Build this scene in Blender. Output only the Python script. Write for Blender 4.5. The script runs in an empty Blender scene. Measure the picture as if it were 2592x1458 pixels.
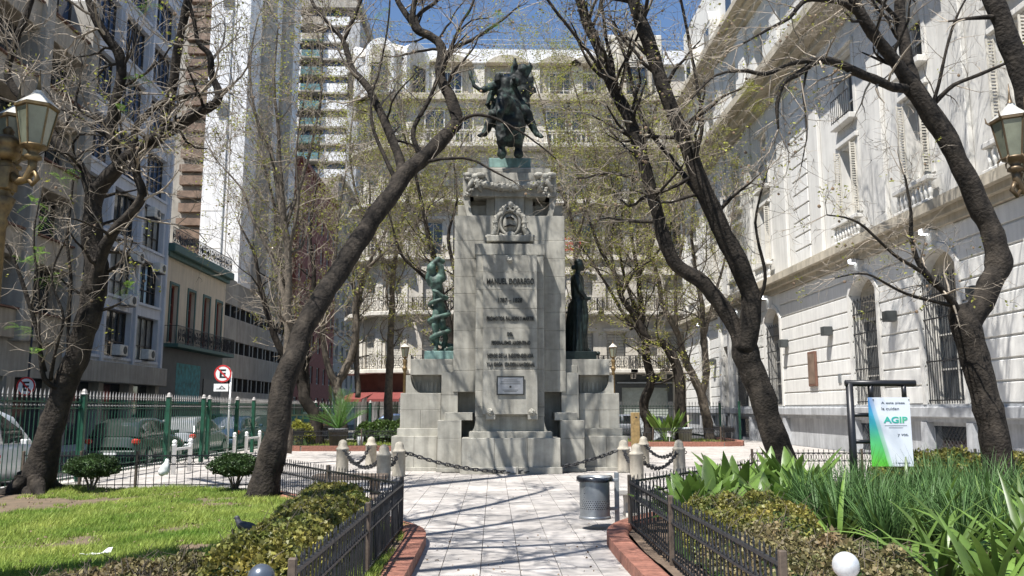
import bpy, bmesh, math, random
from mathutils import Vector, Matrix, noise
rad = math.radians
SC = bpy.context.scene
COL = SC.collection
R = random.Random(7)

# ------------------------------------------------------------------ camera, sky, sun, exposure
PITCH = math.atan(307 / 2100)
YAW = math.atan(46 / 2100 * math.cos(PITCH))
EYE = 1.6
cam_d = bpy.data.cameras.new("camera")
cam_d.sensor_width = 36.0
cam_d.lens = 36.0 * 2100 / 2592
cam_d.clip_start = 0.1
cam_d.clip_end = 3000
cam = bpy.data.objects.new("camera", cam_d)
cam.location = (0, 0, EYE)
cam.rotation_euler = (rad(90) + PITCH, 0, -YAW)
COL.objects.link(cam)
SC.camera = cam

SUN = Vector((0.36, 0.40, -1.0)).normalized()          # direction the light travels
world = bpy.data.worlds.new("World")
SC.world = world
world.use_nodes = True
wn = world.node_tree
wn.nodes.clear()
sky = wn.nodes.new("ShaderNodeTexSky")
sky.sky_type = 'NISHITA'
sky.sun_disc = False
sky.sun_elevation = math.asin(-SUN.z)
sky.sun_rotation = math.atan2(-SUN.x, -SUN.y)
sky.air_density = 1.0
sky.dust_density = 0.0
sky.ozone_density = 4.5
bg = wn.nodes.new("ShaderNodeBackground")
bg.inputs[1].default_value = 0.085
wo = wn.nodes.new("ShaderNodeOutputWorld")
wn.links.new(sky.outputs[0], bg.inputs[0])
wn.links.new(bg.outputs[0], wo.inputs[0])

sun_d = bpy.data.lights.new("sun", 'SUN')
sun_d.energy = 5.0
sun_d.angle = rad(0.5)
sun_d.color = (1.0, 0.965, 0.915)
sun = bpy.data.objects.new("sun", sun_d)
sun.rotation_euler = SUN.to_track_quat('-Z', 'Y').to_euler()
sun.location = (-20, -10, 50)
COL.objects.link(sun)

SC.view_settings.view_transform = 'Standard'
SC.view_settings.look = 'None'
SC.view_settings.exposure = 0.9
SC.view_settings.gamma = 1.0
SC.view_settings.use_curve_mapping = False
SC.render.engine = 'CYCLES'
SC.cycles.max_bounces = 6
SC.cycles.diffuse_bounces = 3
SC.cycles.transparent_max_bounces = 8
SC.cycles.caustics_reflective = False
SC.cycles.caustics_refractive = False

# survey helper: a bearing measured from the camera point, taken out to the distance Y it stands at
def at(u, v, Y):
    x = (u - 1296) / 2100; z = (729 - v) / 2100
    fy = math.cos(PITCH) - z * math.sin(PITCH); fz = math.sin(PITCH) + z * math.cos(PITCH)
    X = x * math.cos(YAW) + fy * math.sin(YAW); YY = -x * math.sin(YAW) + fy * math.cos(YAW)
    t = Y / YY
    return Vector((X * t, Y, EYE + fz * t))

# ------------------------------------------------------------------ mesh builder
class MB:
    def __init__(s):
        s.v = []; s.f = []
    def box(s, x0, x1, y0, y1, z0, z1):
        if x0 > x1: x0, x1 = x1, x0
        if y0 > y1: y0, y1 = y1, y0
        if z0 > z1: z0, z1 = z1, z0
        n = len(s.v)
        s.v += [(x0, y0, z0), (x1, y0, z0), (x1, y1, z0), (x0, y1, z0), (x0, y0, z1), (x1, y0, z1), (x1, y1, z1), (x0, y1, z1)]
        s.f += [(n, n+3, n+2, n+1), (n+4, n+5, n+6, n+7), (n, n+1, n+5, n+4), (n+1, n+2, n+6, n+5), (n+2, n+3, n+7, n+6), (n+3, n, n+4, n+7)]
        return s
    def bev(s, x0, x1, y0, y1, z0, z1, b=0.01):
        if x0 > x1: x0, x1 = x1, x0
        if y0 > y1: y0, y1 = y1, y0
        if z0 > z1: z0, z1 = z1, z0
        n = len(s.v)
        X = (x0, x1); Y = (y0, y1); Z = (z0, z1); sg = (1, -1)
        idx = {}
        for i in (0, 1):
            for j in (0, 1):
                for k in (0, 1):
                    idx[i, j, k] = len(s.v)
                    s.v.append((X[i], Y[j] + sg[j]*b, Z[k] + sg[k]*b))
                    s.v.append((X[i] + sg[i]*b, Y[j], Z[k] + sg[k]*b))
                    s.v.append((X[i] + sg[i]*b, Y[j] + sg[j]*b, Z[k]))
        I = idx
        for i in (0, 1):
            q = [I[i,0,0], I[i,1,0], I[i,1,1], I[i,0,1]]; s.f.append(tuple(q if i else q[::-1]))
            q = [I[0,i,0]+1, I[1,i,0]+1, I[1,i,1]+1, I[0,i,1]+1]; s.f.append(tuple(q[::-1] if i else q))
            q = [I[0,0,i]+2, I[1,0,i]+2, I[1,1,i]+2, I[0,1,i]+2]; s.f.append(tuple(q if i else q[::-1]))
        for a in (0, 1):
            for c in (0, 1):
                s.f.append((I[a,c,0], I[a,c,1], I[a,c,1]+1, I[a,c,0]+1))
                s.f.append((I[a,0,c], I[a,1,c], I[a,1,c]+2, I[a,0,c]+2))
                s.f.append((I[0,a,c]+1, I[1,a,c]+1, I[1,a,c]+2, I[0,a,c]+2))
        for k in I.values(): s.f.append((k, k+1, k+2))
        return s
    def tube(s, pts, rr, n=8, cap=True, up=None):
        pts = [Vector(p) for p in pts]
        if not hasattr(rr, '__len__'): rr = [rr] * len(pts)
        m = len(pts); st = len(s.v)
        t0 = (pts[1] - pts[0]).normalized()
        a = Vector(up) if up else (Vector((0, 0, 1)) if abs(t0.z) < 0.9 else Vector((1, 0, 0)))
        nx = t0.cross(a).normalized()
        for i in range(m):
            t = (pts[min(i+1, m-1)] - pts[max(i-1, 0)])
            t = t.normalized() if t.length > 1e-9 else t0
            nx = (nx - t * nx.dot(t))
            nx = nx.normalized() if nx.length > 1e-6 else t.orthogonal().normalized()
            ny = t.cross(nx)
            for k in range(n):
                w = 2 * math.pi * k / n
                s.v.append(tuple(pts[i] + (nx * math.cos(w) + ny * math.sin(w)) * rr[i]))
        for i in range(m - 1):
            for k in range(n):
                a_ = st + i*n + k; b_ = st + i*n + (k+1) % n
                s.f.append((a_, b_, b_ + n, a_ + n))
        if cap:
            s.f.append(tuple(st + k for k in range(n))[::-1])
            s.f.append(tuple(st + (m-1)*n + k for k in range(n)))
        return s
    def ring(s, pts, r, n=5, flat=None):
        """closed tube"""
        pts = [Vector(p) for p in pts]; m = len(pts); st = len(s.v)
        c = sum(pts, Vector()) / m
        nrm = (pts[0]-c).cross(pts[m//4]-c).normalized()
        for i in range(m):
            t = (pts[(i+1) % m] - pts[i-1]).normalized()
            o = t.cross(nrm).normalized()
            for k in range(n):
                w = 2*math.pi*k/n
                s.v.append(tuple(pts[i] + (o*math.cos(w) + nrm*math.sin(w)*(flat or 1)) * r))
        for i in range(m):
            for k in range(n):
                j = (i+1) % m
                s.f.append((st+i*n+k, st+i*n+(k+1) % n, st+j*n+(k+1) % n, st+j*n+k))
        return s
    def lathe(s, prof, c=(0, 0, 0), n=16, ax=None):
        st = len(s.v); m = len(prof)
        for r, z in prof:
            for k in range(n):
                w = 2*math.pi*(k+.5)/n
                s.v.append((c[0] + r*math.cos(w), c[1] + r*math.sin(w), c[2] + z))
        for i in range(m-1):
            for k in range(n):
                a = st+i*n+k; b = st+i*n+(k+1) % n
                s.f.append((a, b, b+n, a+n))
        s.f.append(tuple(st+k for k in range(n))[::-1])
        s.f.append(tuple(st+(m-1)*n+k for k in range(n)))
        return s
    def ball(s, c, r, n=10, m=7):
        if not hasattr(r, '__len__'): r = (r, r, r)
        st = len(s.v)
        s.v.append((c[0], c[1], c[2]-r[2]))
        for i in range(1, m):
            p = math.pi*i/m
            for k in range(n):
                w = 2*math.pi*k/n
                s.v.append((c[0]+r[0]*math.sin(p)*math.cos(w), c[1]+r[1]*math.sin(p)*math.sin(w), c[2]-r[2]*math.cos(p)))
        s.v.append((c[0], c[1], c[2]+r[2])); e = len(s.v)-1
        for k in range(n):
            s.f.append((st, st+1+(k+1) % n, st+1+k))
            s.f.append((e, e-n+k, e-n+(k+1) % n))
        for i in range(m-2):
            for k in range(n):
                a = st+1+i*n+k; b = st+1+i*n+(k+1) % n
                s.f.append((a, b, b+n, a+n))
        return s
    def prism(s, poly, a0, a1, ax='x'):
        """poly of (p,q) extruded along ax: x -> (a,p,q), y -> (p,a,q), z -> (p,q,a)"""
        st = len(s.v); n = len(poly)
        def mk(p, q, a): return {'x': (a, p, q), 'y': (p, a, q), 'z': (p, q, a)}[ax]
        ar = sum(poly[i-1][0]*poly[i][1]-poly[i][0]*poly[i-1][1] for i in range(n))
        fl = (ar < 0) ^ (ax == 'y') ^ (a1 < a0)
        for a in (a0, a1):
            for p, q in poly: s.v.append(mk(p, q, a))
        F = [tuple(st+i for i in range(n))[::-1], tuple(st+n+i for i in range(n))]
        for i in range(n):
            j = (i+1) % n
            F.append((st+i, st+j, st+n+j, st+n+i))
        s.f += [f[::-1] for f in F] if fl else F
        return s
    def face(s, *p):
        n = len(s.v); s.v += [tuple(q) for q in p]; s.f.append(tuple(range(n, n+len(p)))); return s
    def build(s, name, m, parent=None, smooth=False):
        me = bpy.data.meshes.new(name)
        me.from_pydata(s.v, [], s.f)
        if smooth: me.shade_smooth()
        me.update()
        me.materials.append(m)
        return link(name, me, parent)

ORG = {}
def link(name, me, parent=None, loc=None, rot=None, scale=None):
    o = bpy.data.objects.new(name, me)
    COL.objects.link(o)
    if parent is not None:
        o.parent = parent
        if parent.name in ORG: o.location = -ORG[parent.name]
    if loc is not None:
        o.location = Vector(loc) - (ORG[parent.name] if parent is not None and parent.name in ORG else Vector())
    if rot is not None: o.rotation_euler = rot
    if scale is not None: o.scale = scale
    return o

def tag(o, label=None, cat=None, group=None, kind=None):
    if label: o["label"] = label
    if cat: o["category"] = cat
    if group: o["group"] = group
    if kind: o["kind"] = kind
    return o

def thing(name, label, cat, loc=(0, 0, 0), group=None, rz=None):
    """Empty at the thing's base. rz None: parts are given in world coordinates; else in local ones."""
    o = bpy.data.objects.new(name, None)
    COL.objects.link(o)
    o.empty_display_size = 0.2
    o.location = loc
    if rz is None: ORG[o.name] = Vector(loc)
    else: o.rotation_euler = (0, 0, rz)
    return tag(o, label, cat, group)

def struct(o): return tag(o, kind="structure")

def copy_tree(o, loc=None, rz=None, label=None, parent=None):
    c = o.copy(); COL.objects.link(c)
    if parent is not None: c.parent = parent
    if loc is not None: c.location = loc
    if rz is not None: c.rotation_euler = (0, 0, rz)
    if label: c["label"] = label
    for ch in list(o.children): copy_tree(ch, parent=c)
    return c

def one(name, mb, m, label, cat, group=None, smooth=False):
    return tag(mb.build(name, m, None, smooth), label, cat, group)

# ------------------------------------------------------------------ materials
def mat(name, col, rough=0.8, var=0.25, scale=3.0, bump=0.0, bscale=None, metal=0.0, col2=None, piece=0.0,
        trans=0.0, spec=0.5, streak=0.0, island=0.0, coat=0.0, detail=6.0, ramp=(.32, .68)):
    m = bpy.data.materials.new(name); m.use_nodes = True
    nt = m.node_tree; N = nt.nodes; L = nt.links
    b = N["Principled BSDF"]
    b.inputs["Roughness"].default_value = rough
    b.inputs["Metallic"].default_value = metal
    b.inputs["Specular IOR Level"].default_value = spec
    if coat: b.inputs["Coat Weight"].default_value = coat
    geo = N.new("ShaderNodeNewGeometry")
    c2 = col2 if col2 else tuple(c*(1-var) for c in col)
    c1 = col if col2 else tuple(min(1, c*(1+var*0.6)) for c in col)
    nz = N.new("ShaderNodeTexNoise"); nz.inputs["Scale"].default_value = scale; nz.inputs["Detail"].default_value = detail
    nz.inputs["Roughness"].default_value = 0.65
    L.new(geo.outputs["Position"], nz.inputs["Vector"])
    rp = N.new("ShaderNodeValToRGB")
    rp.color_ramp.elements[0].position = ramp[0]; rp.color_ramp.elements[1].position = ramp[1]
    rp.color_ramp.elements[0].color = (*c2, 1); rp.color_ramp.elements[1].color = (*c1, 1)
    L.new(nz.outputs["Fac"], rp.inputs["Fac"])
    out = rp.outputs["Color"]
    def mul(out, fac_socket, lo, hi):
        mr = N.new("ShaderNodeMapRange"); mr.inputs["To Min"].default_value = lo; mr.inputs["To Max"].default_value = hi
        L.new(fac_socket, mr.inputs["Value"])
        mx = N.new("ShaderNodeMix"); mx.data_type = 'RGBA'; mx.blend_type = 'MULTIPLY'; mx.inputs[0].default_value = 1
        L.new(out, mx.inputs["A"]); L.new(mr.outputs[0], mx.inputs["B"])
        return mx.outputs["Result"]
    if piece:
        oi = N.new("ShaderNodeObjectInfo")
        out = mul(out, oi.outputs["Random"], 1-piece, 1+piece*0.5)
    if island:
        out = mul(out, geo.outputs["Random Per Island"], 1-island, 1+island*0.6)
    if streak:
        mp = N.new("ShaderNodeMapping"); mp.inputs["Scale"].default_value = (5.0, 5.0, 0.35)
        L.new(geo.outputs["Position"], mp.inputs["Vector"])
        n2 = N.new("ShaderNodeTexNoise"); n2.inputs["Scale"].default_value = 1.0; n2.inputs["Detail"].default_value = 5
        L.new(mp.outputs[0], n2.inputs["Vector"])
        r2 = N.new("ShaderNodeValToRGB"); r2.color_ramp.elements[0].position = 0.38; r2.color_ramp.elements[1].position = 0.62
        L.new(n2.outputs["Fac"], r2.inputs["Fac"])
        out = mul(out, r2.outputs["Color"], 1-streak, 1.04)
    L.new(out, b.inputs["Base Color"])
    if bump:
        nb = N.new("ShaderNodeTexNoise"); nb.inputs["Scale"].default_value = bscale or scale*6; nb.inputs["Detail"].default_value = 8
        L.new(geo.outputs["Position"], nb.inputs["Vector"])
        bp = N.new("ShaderNodeBump"); bp.inputs["Strength"].default_value = bump; bp.inputs["Distance"].default_value = 0.03
        L.new(nb.outputs["Fac"], bp.inputs["Height"]); L.new(bp.outputs[0], b.inputs["Normal"])
    if trans:
        t = N.new("ShaderNodeBsdfTranslucent"); L.new(out, t.inputs["Color"])
        ms = N.new("ShaderNodeMixShader"); ms.inputs[0].default_value = trans
        L.new(b.outputs[0], ms.inputs[1]); L.new(t.outputs[0], ms.inputs[2])
        L.new(ms.outputs[0], N["Material Output"].inputs["Surface"])
    return m

def glass(name, col, rough=0.08, var=0.5, scale=0.35):
    m = mat(name, col, rough, var, scale, spec=0.9)
    return m

def glow(name, col, s):
    m = bpy.data.materials.new(name); m.use_nodes = True
    b = m.node_tree.nodes["Principled BSDF"]
    b.inputs["Base Color"].default_value = (*col, 1)
    b.inputs["Emission Color"].default_value = (*col, 1); b.inputs["Emission Strength"].default_value = s
    return m

M = {}
M['stone'] = mat('monument_stone', (.38, .365, .315), .85, .28, 2.2, .25, 60, streak=.28, piece=.04)
M['stone_lt'] = mat('pale_stone', (.50, .47, .42), .85, .2, 5, .2, 60)
M['bronze_lit'] = mat('lit_green_bronze', (.13, .235, .19), .6, .5, 4, .15, 30, metal=.05, col2=(.02, .034, .028), ramp=(.40, .75))  # lighter green of the left statue: its sunlit tone put into the colour
M['bronze_shaded'] = mat('shaded_bronze', (.022, .036, .031), .45, .5, 5, .15, 30, metal=.4, col2=(.008, .011, .010))  # darker copy for the right statue: its shaded tone put into the colour
M['bronze_p'] = mat('bronze_plinth', (.20, .32, .29), .6, .3, 6, .1, 30, metal=.2, streak=.3)
M['letter'] = mat('dark_bronze_letter', (.035, .035, .03), .5, .3, 20, metal=.4)
M['plaque'] = mat('plaque_metal', (.30, .30, .31), .4, .2, 8, metal=.5)
M['iron'] = mat('black_iron', (.020, .021, .024), .5, .4, 25, .08, 80, spec=.5)
M['rustpost'] = mat('rusty_post', (.10, .075, .055), .7, .4, 18, .1, 60)
M['green'] = mat('green_paint', (.012, .075, .042), .45, .35, 8, .05, 60)
M['spear'] = mat('spear_silver', (.42, .40, .38), .45, .3, 20, metal=.4)
M['tile'] = mat('paving_tile', (.44, .41, .38), .8, .22, .9, .12, 70, piece=.16, streak=.2)
M['tile_far'] = mat('paving_tile_far', (.44, .41, .38), .8, .2, .9, .12, 70, island=.13, streak=.18)
M['mortar'] = mat('mortar', (.22, .20, .175), .95, .3, 4)
M['asphalt'] = mat('asphalt', (.05, .05, .052), .9, .3, 2, .2, 80)
M['earthbase'] = mat('city_ground', (.12, .115, .11), .95, .3, .5)
M['walk'] = mat('sidewalk_concrete', (.40, .38, .35), .9, .2, 1.2, .1, 50)
M['kerb'] = mat('granite_kerb', (.36, .35, .34), .85, .2, 6, .1, 60)
M['brick'] = mat('terracotta_brick', (.30, .13, .09), .7, .35, 14, .25, 60, piece=.25)
M['soil'] = mat('soil', (.14, .10, .07), .95, .45, 3, .6, 20)
M['lawn'] = mat('lawn_earth', (.17, .12, .08), .95, .5, 2.5, .5, 25, col2=(.10, .08, .05))
M['grass'] = mat('grass_blades', (.48, .54, .14), .6, .45, .9, trans=.4, col2=(.18, .31, .05), island=.4, spec=.3)
M['bark'] = mat('bark', (.062, .051, .04), .92, .5, 5, 1.0, 20, col2=(.013, .011, .0095), spec=.25, streak=.45)
M['bark_pale'] = mat('pale_bark', (.17, .14, .105), .9, .45, 8, .6, 30, col2=(.05, .042, .034))
M['twig'] = mat('twigs', (.33, .28, .22), .85, .5, 2.5, island=.5)
M['twig_dk'] = mat('dark_twigs', (.17, .14, .11), .85, .5, 2.5, island=.5)
M['leaf_y'] = mat('young_leaves', (.36, .37, .07), .6, .35, 1.5, trans=.45, island=.4)
M['leaf_g'] = mat('fresh_leaves', (.17, .30, .05), .6, .35, 1.5, trans=.45, island=.35)
M['pod'] = mat('seed_pods', (.22, .15, .09), .75, .4, 6, island=.4)
M['hedge_o'] = mat('olive_hedge_leaves', (.34, .28, .065), .5, .5, 2.6, trans=.3, island=.6, col2=(.12, .17, .04))
M['hedge_b'] = mat('brown_hedge_leaves', (.27, .19, .10), .6, .5, 2.5, trans=.25, island=.6, col2=(.14, .16, .05))
M['hedge_g'] = mat('green_hedge_leaves', (.10, .17, .04), .45, .4, 2.5, trans=.3, island=.5)
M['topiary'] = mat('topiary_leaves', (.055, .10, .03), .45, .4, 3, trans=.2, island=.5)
M['stem'] = mat('shrub_stems', (.11, .09, .065), .9, .4, 10)
M['broad'] = mat('broad_leaves', (.15, .25, .05), .38, .3, 3, trans=.3, piece=.4, spec=.6)
M['strap'] = mat('strap_leaves', (.15, .25, .05), .42, .45, 3, trans=.3, piece=.45, spec=.6)
M['tuft'] = mat('tuft_leaves', (.10, .19, .06), .55, .35, 3, trans=.3, island=.5, spec=.3)
M['palm'] = mat('palm_leaflets', (.10, .22, .045), .4, .3, 3, trans=.3, island=.35)
M['conc'] = mat('grey_concrete', (.36, .335, .29), .9, .2, .8, .1, 20, streak=.18)
M['beige'] = mat('beige_concrete', (.40, .35, .28), .9, .2, .7, .1, 20, streak=.2)
M['white_b'] = mat('white_blue_paint', (.57, .59, .63), .75, .12, .8, streak=.12)
M['white_t'] = mat('white_tower_render', (.76, .76, .76), .85, .1, .4, streak=.16)
M['cream'] = mat('cream_render', (.62, .53, .40), .85, .12, .6, streak=.12)
M['dgreen'] = mat('dark_green_trim', (.05, .11, .09), .6, .2, 4)
M['dgrey'] = mat('dark_grey_wall', (.05, .055, .055), .6, .3, 2)
M['teal'] = mat('teal_graffiti', (.05, .30, .32), .7, .5, 3, col2=(.03, .09, .09))
M['redbrick'] = mat('red_brown_brick', (.24, .075, .05), .85, .3, 3, .2, 30)
M['brown'] = mat('brown_louvre', (.20, .135, .095), .8, .4, 2, island=.3)
M['limestone'] = mat('limestone_facade', (.63, .615, .575), .85, .14, .5, .08, 20, streak=.07)
M['limestone2'] = mat('limestone_blocks', (.70, .69, .655), .85, .1, .8, .1, 25, streak=.08, piece=.05)
M['greystone'] = mat('grey_plinth_stone', (.42, .43, .44), .85, .2, 1.5, .1, 25, streak=.2)
M['bk1'] = mat('back_facade_render', (.54, .50, .43), .88, .16, .5, .08, 20, streak=.14)
M['bk2'] = mat('back_facade_trim', (.62, .585, .515), .88, .14, .6, .08, 20, streak=.14)
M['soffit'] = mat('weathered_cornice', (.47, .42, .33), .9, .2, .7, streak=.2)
M['pane'] = glass('window_glass', (.035, .045, .055))
M['pane_b'] = glass('blue_window_glass', (.05, .085, .16))
M['pane_l'] = glass('curtained_glass', (.26, .27, .26), .25, .6, .8)
M['frame_d'] = mat('dark_window_frame', (.05, .045, .04), .5, .3, 5)
M['frame_w'] = mat('white_window_frame', (.62, .60, .55), .6, .2, 5)
M['shutter'] = mat('pale_shutter', (.58, .55, .48), .7, .2, 2)
M['metal'] = mat('grey_metal', (.34, .36, .37), .4, .2, 10, metal=.5)
M['white_p'] = mat('white_paint', (.78, .78, .77), .45, .08, 8)
M['red_p'] = mat('red_paint', (.55, .03, .03), .45, .15, 8)
M['black_p'] = mat('black_paint', (.015, .015, .017), .4, .2, 8)
M['gold'] = mat('lamp_brass', (.22, .15, .06), .5, .35, 14, metal=.5, col2=(.09, .06, .03))
M['gold_d'] = mat('lamp_bronze', (.13, .09, .05), .45, .35, 14, metal=.5)
M['lglass'] = glass('lantern_glass', (.17, .18, .13), .12, .35, 4)
M['lroof'] = mat('lantern_roof', (.62, .60, .54), .4, .2, 10, metal=.3)
M['tyre'] = mat('tyre_rubber', (.02, .02, .02), .85, .2, 20)
M['rim'] = mat('wheel_rim', (.45, .46, .47), .3, .1, 10, metal=.8)
M['tail'] = mat('tail_lamp', (.45, .03, .015), .2, .2, 10, coat=.6)
M['lampc'] = mat('clear_lamp', (.65, .66, .67), .15, .1, 10, coat=.8)
M['cglass'] = glass('car_glass', (.03, .035, .04), .05)
M['wood'] = mat('yellow_wood', (.26, .18, .075), .85, .4, 8, .2, 40)
M['awning'] = mat('red_awning', (.17, .035, .03), .8, .2, 3)
M['rust_wall'] = mat('brown_shopfront', (.15, .075, .05), .8, .3, 1.5)
M['rollup'] = mat('roller_shutter', (.30, .33, .30), .6, .2, 3)
M['feather'] = mat('pigeon_feathers', (.05, .052, .062), .6, .5, 18)
M['floodlight'] = glow('flood_lamp_lit', (.9, .96, 1.0), 3.0)
M['concpost'] = mat('stone_bollard', (.40, .365, .30), .85, .22, 7, .25, 50, streak=.2)
# ------------------------------------------------------------------ ground, street, paving, beds
def inside(p, poly):
    x, y = p; c = False; n = len(poly)
    for i in range(n):
        x1, y1 = poly[i]; x2, y2 = poly[i-1]
        if (y1 > y) != (y2 > y) and x < (x2-x1)*(y-y1)/(y2-y1)+x1: c = not c
    return c
def smooth2(pts, it=2):
    for _ in range(it):
        q = [pts[0]]
        for a, b in zip(pts, pts[1:]):
            q += [(a[0]*.75+b[0]*.25, a[1]*.75+b[1]*.25), (a[0]*.25+b[0]*.75, a[1]*.25+b[1]*.75)]
        q.append(pts[-1]); pts = q
    return pts
CURB_L = smooth2([(-.93, 4.9), (-.93, 8.0), (-.93, 9.6), (-.94, 10.6), (-1.35, 11.5), (-2.6, 13.5), (-4.3, 16.0)], 3)
CURB_R = smooth2([(1.50, 4.9), (1.48, 8.0), (1.46, 9.4), (1.50, 10.6), (1.95, 11.7), (3.2, 13.2), (4.9, 15.2)], 3)
BED_L = [(-9.25, 4.9)] + CURB_L + [(-4.6, 16.85), (-9.25, 16.85)]
BED_R = CURB_R + [(5.6, 18.2), (10.5, 18.2), (10.5, 4.9)]
BED_FL = [(-8.2, 32.9), (-2.6, 32.9), (-2.6, 43.2), (-8.9, 43.2)]
BED_FR = [(4.2, 36.6), (10.2, 36.6), (11.2, 38.0), (11.2, 43.2), (4.2, 43.2)]
BEDS = [BED_L, BED_R, BED_FL, BED_FR]

struct(MB().face((-1500, -600, -.32), (1500, -600, -.32), (1500, 2400, -.32), (-1500, 2400, -.32)).build('ground', M['earthbase']))
struct(MB().face((-16.2, -30, -.14), (-10.2, -30, -.14), (-10.2, 140, -.14), (-16.2, 140, -.14)).build('side_street', M['asphalt']))
struct(MB().box(-90, -16.35, 46.3, 57.5, -.3, -.145).box(-10.2, 90, 46.3, 57.5, -.3, -.145).box(-16.35, -10.2, 46.3, 57.5, -.3, -.146).build('cross_street', M['asphalt']))
struct(MB().box(-19.4, -16.35, -30, 46, -.3, 0).box(-19.4, -16.35, 58, 140, -.3, 0).build('street_pavement', M['walk']))
struct(MB().box(-16.35, -16.2, -30, 46, -.3, .01).box(-10.2, -10.05, -30, 46, -.3, .01).box(-10.05, 13.3, 46, 46.15, -.3, .01).box(-16.35, -16.2, 58, 140, -.3, .01).build('street_kerb', M['kerb']))
struct(MB().box(-16.0, 90, 57.5, 64, -.3, .0).build('far_pavement', M['walk']))
struct(MB().box(-10.05, 16, -8, 46, -.31, -.035).build('plaza_base', M['mortar']))

T = 0.4
tile = MB().box(-T/2+.004, T/2-.004, -T/2+.004, T/2-.004, -.034, 0)
tile_me = bpy.data.meshes.new('tile'); tile_me.from_pydata(tile.v, [], tile.f); tile_me.materials.append(M['tile'])
pav = struct(MB().box(-10.0, 13.4, -7.9, 45.9, -.05, -.03).build('plaza_paving', M['mortar']))
cells = []
for i in range(-25, 34):
    for j in range(8, 115):
        x = .27 + (i+.5)*T; y = (j+.5)*T
        if x < -9.9 or x > 13.3 or y > 45.8: continue
        if any(inside((x, y), b) for b in BEDS): continue
        if -1.2 < x < 2.1 and 21.6 < y < 24: continue
        cells.append((x, y))
vis = [c for c in cells if abs(c[0]) < .62*c[1]+.3 and c[1] > 7.4]
vis.sort(key=lambda c: c[1]*c[1] + c[0]*c[0])
near = vis[:298]; ns = set(near)
for (x, y) in near:
    link('tile', tile_me, pav, loc=(x, y, R.uniform(-.0015, .0015)), rot=(R.uniform(-.003, .003), R.uniform(-.003, .003), 0))
mb = MB()
for (x, y) in cells:
    if (x, y) in ns: continue
    dz = R.uniform(-.0015, .0015)
    mb.box(x-T/2+.004, x+T/2-.004, y-T/2+.004, y+T/2-.004, -.034, dz)
tag(mb.build('tile_field', M['tile_far'], pav), kind='stuff')

# flower beds and lawn
def bed(name, poly, m, z, amp=.03, step=.35, skirt=True):
    mb = MB()
    x0 = min(p[0] for p in poly); x1 = max(p[0] for p in poly); y0 = min(p[1] for p in poly); y1 = max(p[1] for p in poly)
    nx = int((x1-x0)/step)+1; ny = int((y1-y0)/step)+1
    idx = {}
    for j in range(ny+1):
        for i in range(nx+1):
            x = min(x0+i*step, x1); y = min(y0+j*step, y1)
            idx[i, j] = len(mb.v)
            mb.v.append((x, y, bedz(x, y, z, amp)))
    for j in range(ny):
        for i in range(nx):
            q = (idx[i, j], idx[i+1, j], idx[i+1, j+1], idx[i, j+1])
            cs = [mb.v[k] for k in q]
            if sum(inside((c[0], c[1]), poly) for c in cs) >= 3: mb.f.append(q)
    return struct(mb.build(name, m, None, True))
def bedz(x, y, z=.06, amp=.03): return z + amp*noise.noise(Vector((x*.7, y*.7, 0))) + amp*.5*noise.noise(Vector((x*2.3, y*2.3, 3)))
bed('lawn', BED_L, M['lawn'], .06, .035, .2)
bed('planting_soil', BED_R, M['soil'], .07, .03, .2)
bed('far_lawn', BED_FL, M['lawn'], .06, .03, .4)
bed('far_soil', BED_FR, M['lawn'], .06, .03, .4)

def bare(x, y):
    n = noise.noise(Vector((x*.55, y*.55, 5))) + .6*noise.noise(Vector((x*1.6, y*1.6, 9)))
    d = max(0, 1 - math.hypot((x+8.2)/3.4, (y-14.4)/2.4) + .5*noise.noise(Vector((x*1.1, y*1.1, 4))) + .4*noise.noise(Vector((x*4, y*4, 7))))*1.5
    d += max(0, 1 - math.hypot((x+3.35)/.42, (y-9.7)/.3))*2
    d += max(0, 1 - math.hypot((x+5.6)/.5, (y-9.5)/.25))*1.6
    return n*1.0 + d + .1
gm = MB(); rg = random.Random(3)
k = 0
while k < 150000:
    y = 5.5 + 11.2*rg.random(); x = -.64*y + rg.random()*(.64*y - 1.05)
    if x < -9.2 or not inside((x, y), BED_L): continue
    k += 1
    b = bare(x, y)
    if b > .5 and rg.random() < min(1, (b-.35)*2.2): continue
    z = bedz(x, y, .06, .035)
    hgt = (.05+.055*rg.random())*(1+.5*noise.noise(Vector((x*1.3, y*1.3, 1))))*(1.0 if b < .25 else .6)
    a = rg.random()*6.283; w = .007+.004*rg.random()
    lx, ly = rg.gauss(.25, .5)*hgt, rg.gauss(0, .5)*hgt
    ca, sa = math.cos(a)*w, math.sin(a)*w
    n = len(gm.v)
    gm.v += [(x-ca, y-sa, z-.01), (x+ca, y+sa, z-.01), (x+lx, y+ly, z+hgt)]
    gm.f.append((n, n+1, n+2))
tag(gm.build('lawn_grass', M['grass']), 'bright green grass covering the lawn inside the left fence', 'grass', kind='stuff')
gm = MB()
for poly, cnt in ((BED_FL, 9000), (BED_FR, 6000)):
    x0 = min(p[0] for p in poly); x1 = max(p[0] for p in poly); y0 = min(p[1] for p in poly)
    for _ in range(cnt):
        x = rg.uniform(x0, x1); y = y0 + rg.random()**1.5*9
        if not inside((x, y), poly): continue
        z = bedz(x, y); h = rg.uniform(.05, .14); a = rg.random()*6.28; w = .02
        n = len(gm.v)
        gm.v += [(x-math.cos(a)*w, y-math.sin(a)*w, z-.02), (x+math.cos(a)*w, y+math.sin(a)*w, z-.02), (x+rg.gauss(0, .03), y+rg.gauss(0, .03), z+h)]
        gm.f.append((n, n+1, n+2))
tag(gm.build('far_grass', M['grass']), 'sparse grass in the beds behind the monument', 'grass', kind='stuff')

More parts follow.
